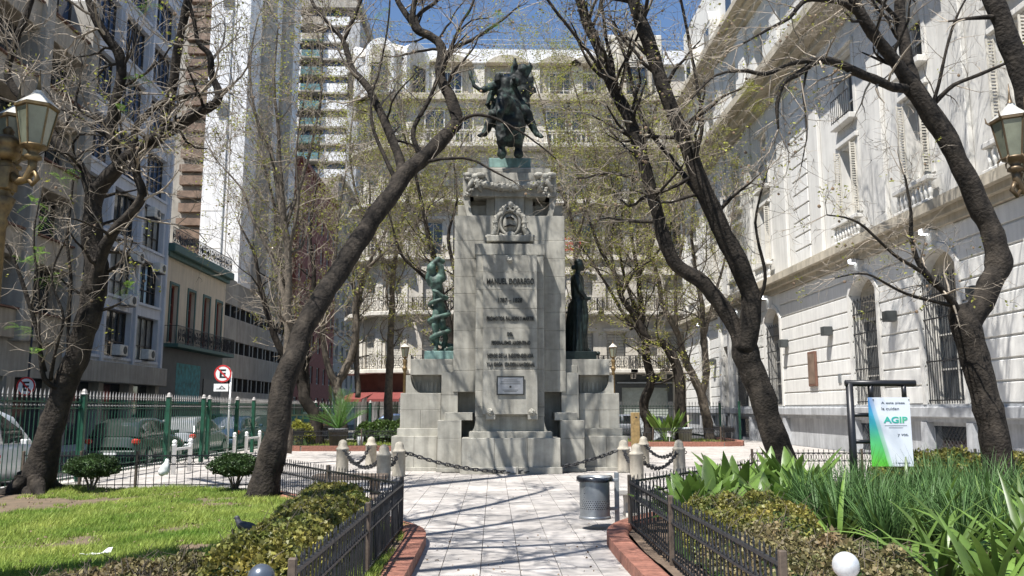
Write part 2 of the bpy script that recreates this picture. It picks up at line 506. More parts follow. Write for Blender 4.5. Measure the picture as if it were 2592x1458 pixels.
# brick kerbs: bullnosed bricks laid across the run
def arc_pts(path, step):
    out = []; acc = 0
    for a, b in zip(path, path[1:]):
        L = math.hypot(b[0]-a[0], b[1]-a[1])
        while acc < L:
            t = acc/L; out.append((a[0]+(b[0]-a[0])*t, a[1]+(b[1]-a[1])*t, math.atan2(b[1]-a[1], b[0]-a[0]))); acc += step
        acc -= L
    return out
def brick_mesh(w, l, h, side, m):
    # cross-section over q (across), bullnose on the outer (path) side
    pr = [(-w/2, -.03)]
    for i in range(6):
        a = math.pi - i*math.pi/2/5
        pr.append((-w/2+.07+.07*math.cos(a), h-.07+.07*math.sin(a)))
    pr += [(w/2, h), (w/2, -.03)]
    pr = [(q*side, z) for q, z in pr]
    b = MB().prism(pr, -l/2+.0015, l/2-.0015, 'x')
    me = bpy.data.meshes.new('brick'); me.from_pydata(b.v, [], b.f); me.materials.append(m)
    return me
def kerb(name, label, path, side, l, w=.27, h=.13, joined=False):
    t = thing(name, label, 'kerb', (path[0][0], path[0][1], 0))
    core = MB()
    ps = arc_pts(path, .25)
    ps.append((*path[-1], ps[-1][2]))
    for a, b in zip(ps, ps[1:]):
        def off(p, q, z): return (p[0]-math.sin(p[2])*q, p[1]+math.cos(p[2])*q, z)
        q0, q1 = -w/2+.015, w/2-.015
        A = [off(a, q0, -.03), off(a, q1, -.03), off(b, q1, -.03), off(b, q0, -.03)]
        B = [off(a, q0+.03*(side > 0), h-.03), off(a, q1-.03*(side < 0), h-.03), off(b, q1-.03*(side < 0), h-.03), off(b, q0+.03*(side > 0), h-.03)]
        n = len(core.v); core.v += A+B
        core.f += [(n, n+1, n+5, n+4), (n+1, n+2, n+6, n+5), (n+2, n+3, n+7, n+6), (n+3, n, n+4, n+7), (n+4, n+5, n+6, n+7)]
    core.build('mortar_bed', M['mortar'], t)
    me = brick_mesh(w, l, h, side, M['brick'])
    pts = arc_pts(path, l)
    if not joined:
        for (x, y, a) in pts:
            link('brick', me, t, loc=(x, y, R.uniform(-.003, .003)), rot=(0, 0, a+R.uniform(-.02, .02)))
    else:
        jb = MB()
        vs = [v.co.copy() for v in me.vertices]; fs = [tuple(p.vertices) for p in me.polygons]
        for (x, y, a) in pts:
            n = len(jb.v); mt = Matrix.Translation((x, y, R.uniform(-.004, .004))) @ Matrix.Rotation(a, 4, 'Z')
            jb.v += [tuple(mt @ v) for v in vs]; jb.f += [tuple(n+i for i in f) for f in fs]
        tag(jb.build('brick_row', M['brick'], t), kind='stuff')
    return t
kerb('brick_kerb', 'rounded terracotta brick kerb at the left edge of the path below the black fence', CURB_L, -1, .072)
kerb('brick_kerb', 'rounded terracotta kerb at the right edge of the path beside the litter bin', CURB_R, 1, .145)
kerb('brick_kerb', 'terracotta kerb of the grassy bed with the potted palm, left behind the monument', [(-8.3, 33.8), (-7.9, 33.0), (-7.4, 32.8), (-2.6, 32.8)], -1, .15, .3, .2, True)
kerb('brick_kerb', 'terracotta kerb of the bed behind the right bollards, by the grey tub', [(4.2, 36.5), (10.0, 36.5), (10.8, 36.9), (11.2, 38.0), (11.3, 43.0)], -1, .15, .3, .2, True)

# ------------------------------------------------------------------ monument
mon = thing('stone_monument', 'tall grey stone monument with carved name, garlands and coat of arms in the plaza', 'monument', (.45, 22.8, 0))
def fx(u, v, Y): return at(u, v, Y).x
def blk(u0, u1, v0, v1, Yf, Yb, name='stone_block', nx=1, cuts=None, m='stone', b=.008, z0=None, z1=None):
    """blocks of a dressed-stone body: u0..u1, v0 (top)..v1 (bottom) measured on the front face at Yf"""
    vm = (v0+v1)/2
    x0, x1 = fx(u0, vm, Yf), fx(u1, vm, Yf)
    zt = at(1290, v0, Yf).z if z1 is None else z1
    zb = at(1290, v1, Yf).z if z0 is None else z0
    zs = [zt] + ([at(1290, c, Yf).z for c in cuts] if cuts else []) + [zb]
    g = .002
    for k in range(len(zs)-1):
        n = nx if isinstance(nx, int) else nx[k % len(nx)]
        w = (x1-x0)/n
        for i in range(n):
            d = R.uniform(-.003, .003)
            MB().bev(x0+i*w+(g if i else 0), x0+(i+1)*w-(g if i < n-1 else 0), Yf+d, Yb, zs[k+1]+(g if k < len(zs)-2 else 0), zs[k]-(g if k else 0), b).build(name, M[m], mon)
    if len(zs) > 2 or nx != 1:
        MB().box(x0+.02, x1-.02, Yf+.02, Yb-.02, zb+.02, zt-.02).build('joint_core', M['stone'], mon)
    return x0, x1, zb, zt
YB, YW, YP, YS, YO, YI = 21.2, 21.85, 22.55, 22.3, 21.78, 21.57
# stepped base
blk(1164, 1424, 1183, 1212, 21.12, 23.0, 'plinth_block', nx=3, z0=0)
blk(1168, 1419, 1109, 1183, YB, 23.0, 'base_block', nx=3)
x0, x1, zb, zt = blk(1187, 1398, 1093, 1109, 21.38, 23.0, 'base_slab')
blk(1272, 1312, 1182, 1209, 21.05, 21.118, 'base_block', z0=0)
blk(1278, 1306, 1183, 1197, 21.035, 21.048, 'base_tablet', m='stone_lt', b=.004)
# wings
for a, b_ in ((1107, 1167.5), (1419.5, 1480)):
    blk(a-4, b_+(4 if b_ > 1300 else 0), 1186, 1210, YW-.06, 24.0, 'plinth_block', z0=0)
    blk(a, b_, 1064, 1186, YW, 24.0, 'wing_block', cuts=[1110])
blk(1125, 1196, 1044, 1064, YW+.14, 23.2, 'wing_cap')
blk(1404, 1462, 1044, 1064, YW+.14, 23.2, 'wing_cap')
# flared foot of the front slab
def flare(u0, u1, v0, v1, Y0, Y1, out):
    xa, xb = fx(u0, v0, Y0), fx(u1, v0, Y0); za, zb_ = at(1290, v1, Y0).z, at(1290, v0, Y0).z
    pr = []
    for i in range(9):
        a = i/8*math.pi/2
        pr.append((out*(1-math.sin(a)), (zb_-za)*(1-math.cos(a))))
    poly = [(xa-q, za+z) for q, z in pr] + [(xb+q, za+z) for q, z in reversed(pr)]
    MB().prism(poly, Y0, Y1, 'y').build('flared_foot', M['stone'], mon)
flare(1204, 1377, 1055, 1093, YO, 22.6, .13)
blk(1204, 1377, 645, 1055, YO, 22.6, 'slab_block', cuts=[689, 734, 781, 831, 882, 936, 990, 1030], nx=[2, 2, 1])
blk(1202, 1379, 617, 645, YO-.02, 22.6, 'slab_cap')
# inner inscription panel
blk(1222, 1360, 646, 1049, YI, YO-.003, 'panel_block', cuts=[689, 734, 781, 831, 882, 936])
for a in (1229, 1336):
    blk(a, a+25, 1049.3, 1062, YI, YO-.003, 'panel_foot')
# main shaft
blk(1149, 1431, 546, 992, YS, 24.4, 'shaft_block', cuts=[609, 655, 700, 744, 790, 837, 884, 938], nx=[1, 3, 2, 3, 2])
blk(1160, 1420, 992, 1108, YS+.5, 24.2, 'shaft_neck')
# side piers under the shaft
for a, b_ in ((1117, 1159), (1421, 1465)):
    blk(a, b_, 943, 1064, YS+.04, 24.1, 'pier_block', cuts=[1000])
blk(1119, 1148, 924, 943, YS+.2, 24.0, 'pier_cap'); blk(1432, 1462, 924, 943, YS+.2, 24.0, 'pier_cap')
# statue pedestals
for s, (ca, cb, la, lb, ba, bb) in enumerate(((1039, 1148, 1013, 1116, 990, 1106), (1432, 1543, 1466, 1568, 1481, 1590))):
    blk(ca, cb, 909, 949, YP-.03, 24.2, 'pedestal_cap')
    blk(la+22 if s == 0 else la, lb if s == 0 else lb-22, 949, 995, YP+.35, 24.0, 'pedestal_neck', m='stone')
    # curved brackets at the outer corners
    xo = fx(la+14 if s == 0 else lb-14, 970, YP); z1, z0 = at(1290, 949, YP).z, at(1290, 995, YP).z
    sg = 1 if s == 0 else -1
    poly = [(xo, z1), (xo-sg*.0, z0), (xo+sg*.42, z0)] + [(xo+sg*(.42-.30*math.sin(k/6*math.pi/2)), z0+(z1-z0)*(1-math.cos(k/6*math.pi/2))) for k in range(1, 7)]
    MB().prism(poly, YP+.05, YP+.33, 'y').build('pedestal_bracket', M['stone'], mon)
    for k in range(5):
        xx = fx(la+45+k*11 if s == 0 else la+10+k*11, 970, YP+.33)
        MB().box(xx, xx+.05, YP+.30, YP+.36, z0+.05, z0+.30).build('bracket_flute', M['stone'], mon)
    blk(la, lb, 995, 1084, YP, 24.1, 'pedestal_block', cuts=[1038], nx=[1, 2])
    blk(la-8 if s == 0 else la, lb if s == 0 else lb+8, 1084, 1104, YP-.12, 24.2, 'pedestal_moulding')
    blk(ba, bb, 1104, 1183, YP-.28, 24.3, 'pedestal_base', nx=2)
    blk(ba-4 if s == 0 else ba, bb if s == 0 else bb+4, 1183, 1206, YP-.36, 24.36, 'plinth_block', z0=0)
# upper stage
YU = 22.48
blk(1159, 1424, 520, 546, YU+.5, 24.2, 'upper_step')
for a, b_ in ((1180, 1230), (1349, 1400)):
    blk(a+5, b_, 497, 546, YU+.62, 24.0, 'recessed_wall')
for a, b_ in ((1231, 1252.5), (1327.5, 1349)):
    blk(a, b_, 497, 546, YU+.28, 24.0, 'upper_pier')
blk(1253, 1327, 491, 546, YU+.12, 24.0, 'upper_pier')
for xo, sg in ((fx(1171, 520, YU), 1), (fx(1410, 520, YU), -1)):
    z1, z0 = at(1290, 497, YU).z, at(1290, 545, YU).z
    poly = [(xo, z1), (xo+sg*.30, z1)] + [(xo+sg*(.30-.1*math.cos(k/6*math.pi/2)), z1-(z1-z0)*math.sin(k/6*math.pi/2)) for k in range(7)] + [(xo+sg*.12, z0)]
    MB().prism(poly, YU+.05, YU+.6, 'y').build('upper_bracket', M['stone'], mon)
blk(1172, 1408, 437, 497, YU, 24.1, 'garland_block', nx=3)
blk(1184, 1394, 426, 437, YU+.12, 24.0, 'top_slab')
zt = at(1290, 426, YU).z; ztt = at(1290, 419.5, YU).z
xa, xb = fx(1218, 424, YU+.2), fx(1362, 424, YU+.2)
MB().prism([(xa, zt), (xb, zt), (xb-.22, ztt+.02), (xa+.22, ztt+.02)], YU+.25, 23.9, 'y').build('top_bevel', M['stone_lt'], mon)
# garland and bows
def leafy(mb, p, r, n, rng):
    for _ in range(n):
        d = Vector((rng.gauss(0, 1), -abs(rng.gauss(.5, .6)), rng.gauss(0, 1))).normalized()
        mb.ball(tuple(Vector(p)+d*r*.7), (r*.42, r*.34, r*.42), 6, 4)
rm = random.Random(11)
gz = at(1290, 452, YU).z; gl = [at(1186, 452, YU-.05), at(1394, 452, YU-.05)]
g = MB(); pts = []
for i in range(15):
    t = i/14; p = gl[0].lerp(gl[1], t); p.z -= .42*(1-(2*t-1)**2)**.8*.62
    pts.append(p)
g.tube(pts, [.05+.055*math.sin(math.pi*i/14) for i in range(15)], 8)
for i, p in enumerate(pts): leafy(g, p, .09+.04*math.sin(math.pi*i/14), 7, rm)
for i in range(6): leafy(g, pts[5+i % 5]+Vector((0, 0, .12)), .06, 3, rm)
g.build('garland', M['stone'], mon, True)
for c in (gl[0]+Vector((.16, 0, .05)), gl[1]+Vector((-.16, 0, .05))):
    g = MB()
    for sg in (-1, 1):
        g.ball((c.x+sg*.17, c.y, c.z+.05), (.15, .08, .085), 10, 6)
        g.tube([c, c+Vector((sg*.1, -.03, -.2)), c+Vector((sg*.2, -.02, -.42))], [.05, .07, .04], 7)
    g.ball(c, .1, 8, 6)
    for k in range(7):
        leafy(g, c+Vector((rm.gauss(0, .09), 0, -.1-.07*k)), .09, 4, rm)
    g.build('carved_bow', M['stone'], mon, True)
# coat of arms
ca = at(1291, 590, YS-.02)
g = MB().bev(fx(1232, 603, 21.9), fx(1350, 603, 21.9), 21.9, YS-.003, at(1290, 611, 21.9).z, at(1290, 595, 21.9).z, .02); g.build('arms_ledge', M['stone'], mon)
g = MB()
cy = 22.13
g.ball((ca.x, cy+.1, ca.z+.25), (.245, .17, .31), 18, 12)
shield = g.build('arms_shield', M['stone'], mon, True)
g = MB()
g.ring([(ca.x+.27*math.cos(a), cy-.0, ca.z+.25+.335*math.sin(a)) for a in [2*math.pi*k/24 for k in range(24)]], .045, 6)
g.build('shield_rim', M['stone'], shield, True)
g = MB()
g.tube([(ca.x-.12, cy-.075, ca.z+.36), (ca.x, cy-.1, ca.z+.40), (ca.x+.11, cy-.075, ca.z+.33)], [.02, .035, .02], 6)
g.tube([(ca.x-.17, cy-.065, ca.z+.12), (ca.x, cy-.085, ca.z+.18), (ca.x+.15, cy-.06, ca.z+.15)], [.015, .03, .015], 6)
g.build('shield_relief', M['letter'], shield, True)
g = MB()
for sg in (-1, 1):
    pts = [Vector((ca.x+sg*x, cy, ca.z+z)) for x, z in ((.12, .58), (.26, .50), (.36, .40), (.40, .26), (.38, .1), (.44, -.06), (.55, -.17))]
    g.tube(pts, [.05, .07, .075, .07, .065, .07, .05], 8)
    for p in pts: leafy(g, p, .085, 7, rm)
    leafy(g, pts[-1]+Vector((sg*.04, 0, 0)), .1, 8, rm)
    g.ring([(ca.x+sg*.07+.06*math.cos(a), cy-.06, ca.z+.63+.06*math.sin(a)) for a in [2*math.pi*k/10 for k in range(10)]], .025, 5)
for k in range(7):
    a = math.pi*(.15+.7*k/6)
    g.ball((ca.x+.26*math.cos(a), cy+.02, ca.z+.50+.22*math.sin(a)), .075, 7, 5)
g.ball((ca.x, cy-.02, ca.z+.75), .1, 8, 6)
g.ball((ca.x, cy-.05, ca.z-.12), (.16, .12, .13), 10, 7)
g.tube([(ca.x-.3, cy+.05, ca.z-.05), (ca.x-.15, cy, ca.z-.12), (ca.x+.15, cy, ca.z-.12), (ca.x+.3, cy+.05, ca.z-.05)], .05, 6)
g.build('arms_scrollwork', M['stone'], mon, True)
# small lion heads
for u, v in ((1290, 658), (1240, 1043), (1347, 1043)):
    p = at(u, v, YI-.01); g = MB()
    g.ball(p, (.075, .06, .085), 8, 6)
    leafy(g, p, .09, 14, rm)
    g.ball(p+Vector((0, -.06, -.02)), (.035, .04, .03), 6, 5)
    g.build('lion_head', M['stone'], mon, True)

# inscriptions
def text(body, c, h, width, parent, m, name, depth=.012, rot=(rad(90), 0, 0), align='CENTER', loc_world=True, bold=0.0):
    cu = bpy.data.curves.new(name, 'FONT'); cu.body = body; cu.size = 1; cu.align_x = align; cu.extrude = depth/max(h, .001)*1.0
    cu.offset = bold
    o = bpy.data.objects.new('t', cu); COL.objects.link(o)
    dg = bpy.context.evaluated_depsgraph_get()
    me = bpy.data.meshes.new_from_object(o.evaluated_get(dg))
    bpy.data.objects.remove(o)
    xs = [v.co.x for v in me.vertices]; ys = [v.co.y for v in me.vertices]
    w0 = max(xs)-min(xs); h0 = max(ys)-min(ys)
    sx = (width/w0) if width else h/h0
    mid = (max(xs)+min(xs))/2 if align == 'CENTER' else min(xs)
    y0 = min(ys)
    for v in me.vertices: v.co = Vector(((v.co.x-mid)*sx, (v.co.y-y0)*h/h0, v.co.z*h))
    me.materials.clear(); me.materials.append(m)
    me.name = name
    return link(name, me, parent, loc=c, rot=rot)
for body, v, h, u0, u1 in (("MANUEL DORREGO", 720, 15.5, 1232, 1352), ("1787 \u2013 1828", 766, 12, 1261, 1322), ("PROMOTOR PALADIN Y MARTIR", 812, 11, 1232, 1352),
                           ("DEL", 851, 10, 1284, 1299), ("FEDERALISMO ARGENTINO", 873, 10.5, 1244, 1342), ("HEROE DE LA INDEPENDENCIA", 906, 11, 1234, 1350), ("Y LA ORGA  IZACION NACIONAL", 928, 11, 1231, 1354)):
    z = at(1290, v, YI).z; xa, xb = fx(u0, v, YI), fx(u1, v, YI)
    text(body, ((xa+xb)/2, YI-.012, z), h/2100*YI*1.0, xb-xa, mon, M['letter'], 'inscription', .02, bold=.012)
xa, xb = fx(1259, 974, YI), fx(1325, 974, YI); za, zb = at(1290, 998, YI).z, at(1290, 954, YI).z
pq = MB().bev(xa, xb, YI-.035, YI-.004, za, zb, .008).build('plaque', M['plaque'], mon)
fr = MB()
fr.box(xa-.02, xb+.02, YI-.045, YI-.036, zb-.01, zb+.02).box(xa-.02, xb+.02, YI-.045, YI-.036, za-.02, za+.01).box(xa-.02, xa+.01, YI-.045, YI-.036, za+.0105, zb-.0105).box(xb-.01, xb+.02, YI-.045, YI-.036, za+.0105, zb-.0105)
fr.build('plaque_frame', M['letter'], pq)
ln = MB()
for k, w in ((.36, .18), (.31, .24), (.26, .26), (.10, .2), (.06, .16)):
    ln.box((xa+xb)/2-w, (xa+xb)/2+w, YI-.0375, YI-.0352, za+k, za+k+.012)
ln.lathe([(.03, 0), (.03, .002)], (0, 0, 0), 10)
ln.v = [(x, y, z) if abs(y) > 5 else ((xa+xb)/2+x, YI-.0352-z*1.2, za+.19+y) for x, y, z in ln.v]
ln.build('plaque_lettering', M['letter'], pq)

# ------------------------------------------------------------------ bronzes, each one continuous skin
def blob(name, parts, voxel, m, parent, smooth_it=2):
    b = MB()
    for p in parts:
        if p[0] == 'c':
            pts, rr = p[1], p[2]
            b.tube(pts, rr, 10)
            for q, r in zip(pts, rr): b.ball(q, r*.995, 10, 7)
        elif p[0] == 'e':
            st = len(b.v); b.ball((0, 0, 0), p[2], 14, 9)
            mt = Matrix.Translation(p[1]) @ (p[3] if len(p) > 3 else Matrix())
            b.v[st:] = [tuple(mt @ Vector(v)) for v in b.v[st:]]
    me = bpy.data.meshes.new(name); me.from_pydata(b.v, [], b.f)
    o = bpy.data.objects.new(name, me); COL.objects.link(o)
    md = o.modifiers.new('r', 'REMESH'); md.mode = 'VOXEL'; md.voxel_size = voxel
    if smooth_it:
        sm = o.modifiers.new('s', 'SMOOTH'); sm.factor = .5; sm.iterations = smooth_it
    dg = bpy.context.evaluated_depsgraph_get()
    m2 = bpy.data.meshes.new_from_object(o.evaluated_get(dg))
    bpy.data.objects.remove(o)
    for v in m2.vertices:
        o_ = v.co*7; v.co += Vector((noise.noise(o_), noise.noise(o_+Vector((5, 0, 0))), noise.noise(o_+Vector((0, 5, 0)))))*voxel*(1.1 if voxel > .03 else .5)
    m2.name = name; m2.shade_smooth(); m2.materials.clear(); m2.materials.append(m)
    return link(name, m2, parent)
V = Vector
def RX(a, ax='X'): return Matrix.Rotation(rad(a), 4, ax)

# equestrian group on top
hb = at(1290, 393, 23.0); ht = .0
eq = thing('equestrian_statue', 'dark green bronze rider on horse with winged figure on top of the monument', 'statue', (hb.x, 23.0, at(1290, 420, YU+.2).z+.02))
za = at(1290, 420, YU+.2).z+.025; zb = at(1290, 394, YU+.2).z
xa, xb = fx(1237, 407, YU+.25), fx(1344, 407, YU+.25)
MB().bev(xa, xb, YU+.42, 23.75, za, zb, .012).build('bronze_plinth', M['bronze_p'], eq)
S = 1/2100*23.0
hx, hy, hz = at(1291, 394, 23.0).x, 23.0, zb
def q(u, v, dy=0):            # point of the group by its bearing, dy in front (-) / behind (+) of the horse's middle
    p = at(u, v, 23.0+dy); return p
parts = []
# horse: comes forward, chest towards the path, head lowered and turned
parts += [('e', q(1290, 300, .25), (.44, 1.0, .55)), ('e', q(1292, 318, -.45), (.42, .42, .62)), ('e', q(1290, 305, 1.0), (.42, .4, .5))]
parts += [('c', [q(1285, 290, -.5), q(1279, 262, -.8), q(1273, 250, -1.0)], [.33, .24, .19]), ('c', [q(1273, 250, -1.0), q(1268, 268, -1.18), q(1265, 290, -1.3)], [.19, .15, .1])]
for u in (1270, 1277): parts.append(('c', [q(u, 248, -.98), q(u-1, 238, -.95)], [.05, .02]))
for (u, uu, dy) in ((1274, 1269, -.55), (1310, 1312, -.42)):
    parts.append(('c', [q(u, 325, dy), q(uu, 352, dy-.12), q(uu, 376, dy+.02), q(uu, 390, dy-.05)], [.23, .16, .10, .13]))
for (u, dy) in ((1272, .95), (1312, 1.05)):
    parts.append(('c', [q(u, 318, dy), q(u, 345, dy+.1), q(u, 372, dy+.25), q(u, 391, dy+.12)], [.26, .17, .10, .13]))
for k in range(7): parts.append(('c', [q(1281+k*.6, 262+6*k, -.92+.05*k), q(1300+k*.5, 266+6*k, -.72+.05*k)], [.06, .045]))
# rider
parts += [('c', [q(1290, 268, .1), q(1282, 238, .05), q(1278, 215, .0)], [.34, .30, .26]), ('c', [q(1262, 212, .0), q(1292, 210, .0)], [.16, .16]), ('c', [q(1268, 205, -.05), q(1263, 197, -.08)], [.1, .1]),
          ('e', q(1263, 199, -.12), (.14, .16, .19))]
parts += [('c', [q(1258, 213, 0), q(1236, 222, -.15), q(1217, 229, -.25), q(1212, 226, -.3)], [.13, .11, .075, .06]), ('c', [q(1292, 213, 0), q(1310, 208, -.3), q(1300, 200, -.4)], [.13, .11, .07])]
parts += [('c', [q(1282, 275, .05), q(1250, 292, -.1), q(1234, 322, -.05), q(1226, 338, -.1)], [.24, .19, .12, .09]), ('c', [q(1230, 334, -.05), q(1214, 344, -.3)], [.09, .06])]
parts += [('c', [q(1306, 272, .05), q(1330, 287, -.1), q(1347, 318, -.05), q(1360, 340, -.1)], [.24, .19, .12, .09]), ('c', [q(1358, 338, -.05), q(1371, 347, -.3)], [.09, .06])]
parts += [('c', [q(1262, 262, .2), q(1252, 285, .25), q(1249, 318, .2)], [.18, .16, .08]), ('c', [q(1325, 262, .2), q(1330, 290, .25), q(1322, 318, .2)], [.2, .17, .08])]
# sabre in the outstretched hand
parts += [('c', [q(1214, 227, -.3), q(1200, 217, -.3), q(1192, 195, -.3), q(1188, 172, -.28)], [.06, .06, .055, .03])]
# winged figure rising behind the rider
parts += [('c', [q(1318, 252, .3), q(1322, 222, .25), q(1312, 195, .2), q(1306, 178, .2)], [.26, .27, .23, .17]), ('e', q(1322, 178, .1), (.15, .17, .19)), ('c', [q(1314, 188, .2), q(1320, 180, .15)], [.1, .1]),
          ('c', [q(1300, 190, .15), q(1304, 170, .05), q(1303, 156, 0), q(1305, 150, 0)], [.11, .085, .06, .05]), ('c', [q(1303, 153, 0), q(1298, 151, 0)], [.03, .02]), ('c', [q(1328, 195, .2), q(1338, 182, .15), q(1345, 168, .1)], [.11, .08, .05])]
for k in range(6):
    parts.append(('c', [q(1320, 196+4*k, .4), q(1333+3*k % 9, 205+5*k, .5), q(1345-2*k, 214+6*k, .55)], [.11, .1, .05]))
parts += [('c', [q(1292, 205, .05), q(1305, 198, .1)], [.14, .12])]
for k in range(5):     # wing feathers, cloak tails and reins
    parts.append(('c', [q(1330, 200+6*k, .45), q(1346+2*k, 196+9*k, .5), q(1352-3*k, 204+11*k, .5)], [.07, .05, .02]))
    parts.append(('c', [q(1255-2*k, 222+5*k, .1), q(1240-2*k, 236+7*k, .2), q(1232+3*k, 250+8*k, .3)], [.06, .06, .025]))
parts += [('c', [q(1266, 280, -1.25), q(1258, 262, -.7), q(1262, 240, -.3)], [.02, .02, .02]), ('c', [q(1335, 170, .1), q(1343, 160, .05), q(1340, 152, 0)], [.05, .04, .015])]
group_mesh = blob('rider_and_horse', parts, .032, M['bronze_lit'], eq, 2)
M['bronze_h'] = mat('weathered_bronze', (.085, .145, .115), .62, .5, 3.2, .2, 30, metal=.0, col2=(.007, .010, .009), ramp=(.50, .78), spec=.35)
group_mesh.data.materials[0] = M['bronze_h']

# left bronze: nude figure with raised arms wound round by a snake
YL = 23.1
lb = at(1112, 888, YL)
st = thing('snake_statue', 'green bronze man with raised arms wrapped by a coiling snake, left pedestal', 'statue', (lb.x, YL, at(1110, 909, YP).z))
zpl = at(1110, 909, YP-.03).z+.002
MB().bev(fx(1074, 895, 22.6), 0.45-1.42, 22.62, 23.75, zpl, at(1110, 888, 22.6).z, .012).build('bronze_plinth', M['bronze_p'], st)
zl = at(1110, 888, 22.6).z
def q(u, v, dy=0): return at(u, v, YL+dy)
fo = q(1110, 888).z - zl
def q(u, v, dy=0):
    p = at(u, v, YL+dy); k = (888-v)/(888-650); p.z -= fo*(1-k); return p
parts = [('c', [q(1111, 775, 0), q(1108, 740, -.02), q(1104, 712, -.05)], [.165, .15, .185]), ('c', [q(1096, 705, -.05), q(1117, 702, -.05)], [.13, .13]), ('c', [q(1102, 700, -.05), q(1094, 684, -.1)], [.09, .09]),
         ('e', q(1092, 678, -.12), (.125, .145, .16)),
         ('c', [q(1120, 704, -.05), q(1116, 676, -.1), q(1106, 662, -.12)], [.11, .09, .06]), ('c', [q(1092, 706, 0), q(1086, 682, .1), q(1100, 662, .05)], [.1, .085, .06]),
         ('c', [q(1096, 668, -.1), q(1108, 658, -.1), q(1121, 662, -.05)], [.09, .10, .07]), ('c', [q(1086, 690, -.1), q(1083, 705, -.05), q(1088, 720, 0)], [.07, .08, .06]),
         ('c', [q(1107, 775, -.02), q(1101, 820, -.12), q(1106, 858, -.02), q(1103, 882, -.05)], [.13, .105, .08, .06]), ('c', [q(1103, 884, -.05), q(1097, 886, -.25)], [.06, .05]),
         ('c', [q(1117, 775, .04), q(1120, 822, -.02), q(1128, 852, .2), q(1122, 884, .2)], [.13, .10, .08, .06]), ('c', [q(1122, 884, .2), q(1114, 886, .1)], [.06, .05]),
         ]
sn = []
import bisect
for i in range(90):
    t = i/89; v = 884 - 130*t; a = -1.2 + t*2*math.pi*3.1
    rr = .285 - .02*t + (.08 if t < .2 else 0)
    p = q(1112 + (6 if t < .3 else 0), v); sn.append(p + V((rr*math.cos(a), rr*.85*math.sin(a), 0)))
sn += [q(1120, 748, -.24), q(1106, 738, -.26), q(1098, 735, -.24)]
parts.append(('c', sn, [.06]*20 + [.068]*50 + [.055]*(len(sn)-70)))
figs = blob('figure_and_snake', parts, .018, M['bronze_lit'], st, 2)

# right bronze: standing robed woman in profile
YR = 23.1
zr = zpl
st = thing('robed_statue', 'shade-darkened bronze of a standing robed woman in profile on the right pedestal', 'statue', (at(1470, 888, YR).x, YR, zpl))
MB().bev(.45+1.425, fx(1511, 895, 22.6), 22.62, 23.75, zpl, zl, .012).build('bronze_plinth', M['bronze_shaded'], st)
MB().ball((fx(1513, 890, 22.9), 22.8, zl-.05), .06).build('plinth_boss', M['bronze_shaded'], st, True)
def q(u, v, dy=0):
    p = at(u, v, YR+dy); k = (888-v)/(888-655); p.z -= fo*(1-k); return p
parts = [('e', q(1466, 671, -.02), (.13, .115, .155)), ('e', q(1464, 664, .0), (.125, .12, .11)), ('e', q(1451, 677, .03), (.07, .08, .07)), ('c', [q(1477, 673, -.02), q(1479, 676, -.02)], [.03, .025]), ('c', [q(1472, 682, -.02), q(1476, 683, -.02)], [.05, .04]),
         ('c', [q(1464, 680, 0), q(1461, 700, 0)], [.075, .085]), ('c', [q(1460, 704, -.12), q(1460, 704, .16)], [.13, .13]),
         ('c', [q(1461, 708, 0), q(1462, 735, 0), q(1463, 758, 0)], [.20, .20, .18]), ('e', q(1471, 718, 0), (.09, .15, .12)),
         ('c', [q(1463, 762, 0), q(1462, 800, 0), q(1462, 840, 0), q(1461, 884, 0)], [.21, .26, .28, .33]), ('c', [q(1455, 775, .1), q(1449, 830, .1), q(1448, 884, .1)], [.2, .22, .24]),
         ('c', [q(1461, 708, -.2), q(1470, 735, -.26), q(1484, 756, -.24), q(1492, 755, -.2)], [.09, .085, .065, .05]), ('c', [q(1461, 708, .22), q(1468, 738, .26), q(1480, 758, .2)], [.09, .08, .06]),
         ('c', [q(1486, 753, -.2), q(1494, 752, -.2)], [.045, .035]),
         ('c', [q(1476, 880, -.05), q(1492, 885, -.08)], [.09, .06])]
for k in range(11):
    a = k/11*2*math.pi
    parts.append(('c', [q(1463+9*math.cos(a), 765, .2*math.sin(a)), q(1462+13*math.cos(a+.1), 825, .28*math.sin(a+.1)), q(1461+17*math.cos(a+.15), 886, .36*math.sin(a+.15))], [.04, .055, .075]))
parts.append(('c', [q(1480, 760, -.22), q(1484, 800, -.2), q(1482, 850, -.15)], [.06, .07, .05]))
blob('robed_figure', parts, .02, M['bronze_shaded'], st, 1)
# ------------------------------------------------------------------ buildings
class Fac:
    """a facade plane: s runs along it, d outwards, z up"""
    def __init__(f, o, ang):
        f.o = Vector((o[0], o[1], 0)); f.dir = Vector((math.cos(ang), math.sin(ang), 0)); f.n = Vector((math.sin(ang), -math.cos(ang), 0))
    def p(f, s, d, z): v = f.o + f.dir*s + f.n*d; return (v.x, v.y, z)
    def box(f, mb, s0, s1, d0, d1, z0, z1, b=0):
        st = len(mb.v)
        (mb.bev(s0, s1, d0, d1, z0, z1, b) if b else mb.box(s0, s1, d0, d1, z0, z1))
        mb.v[st:] = [f.p(*v) for v in mb.v[st:]]
        # local frame (s, d outwards, z) is left-handed: flip the new faces
        n = 26 if b else 6
        mb.f[-n:] = [q[::-1] for q in mb.f[-n:]]
        return mb
    def prism(f, mb, poly, d0, d1):
        st = len(mb.v); k = len(mb.f)
        mb.prism(poly, d0, d1, 'y'); mb.v[st:] = [f.p(*v) for v in mb.v[st:]]; mb.f[k:] = [q[::-1] for q in mb.f[k:]]
        return mb
    def tube(f, mb, pts, r, n=5):
        return mb.tube([f.p(*p) for p in pts], r, n)
    def put(f, parent, name, m, *boxes, b=0):
        mb = MB()
        for x in boxes: f.box(mb, *x, b=b)
        return mb.build(name, M[m], parent)
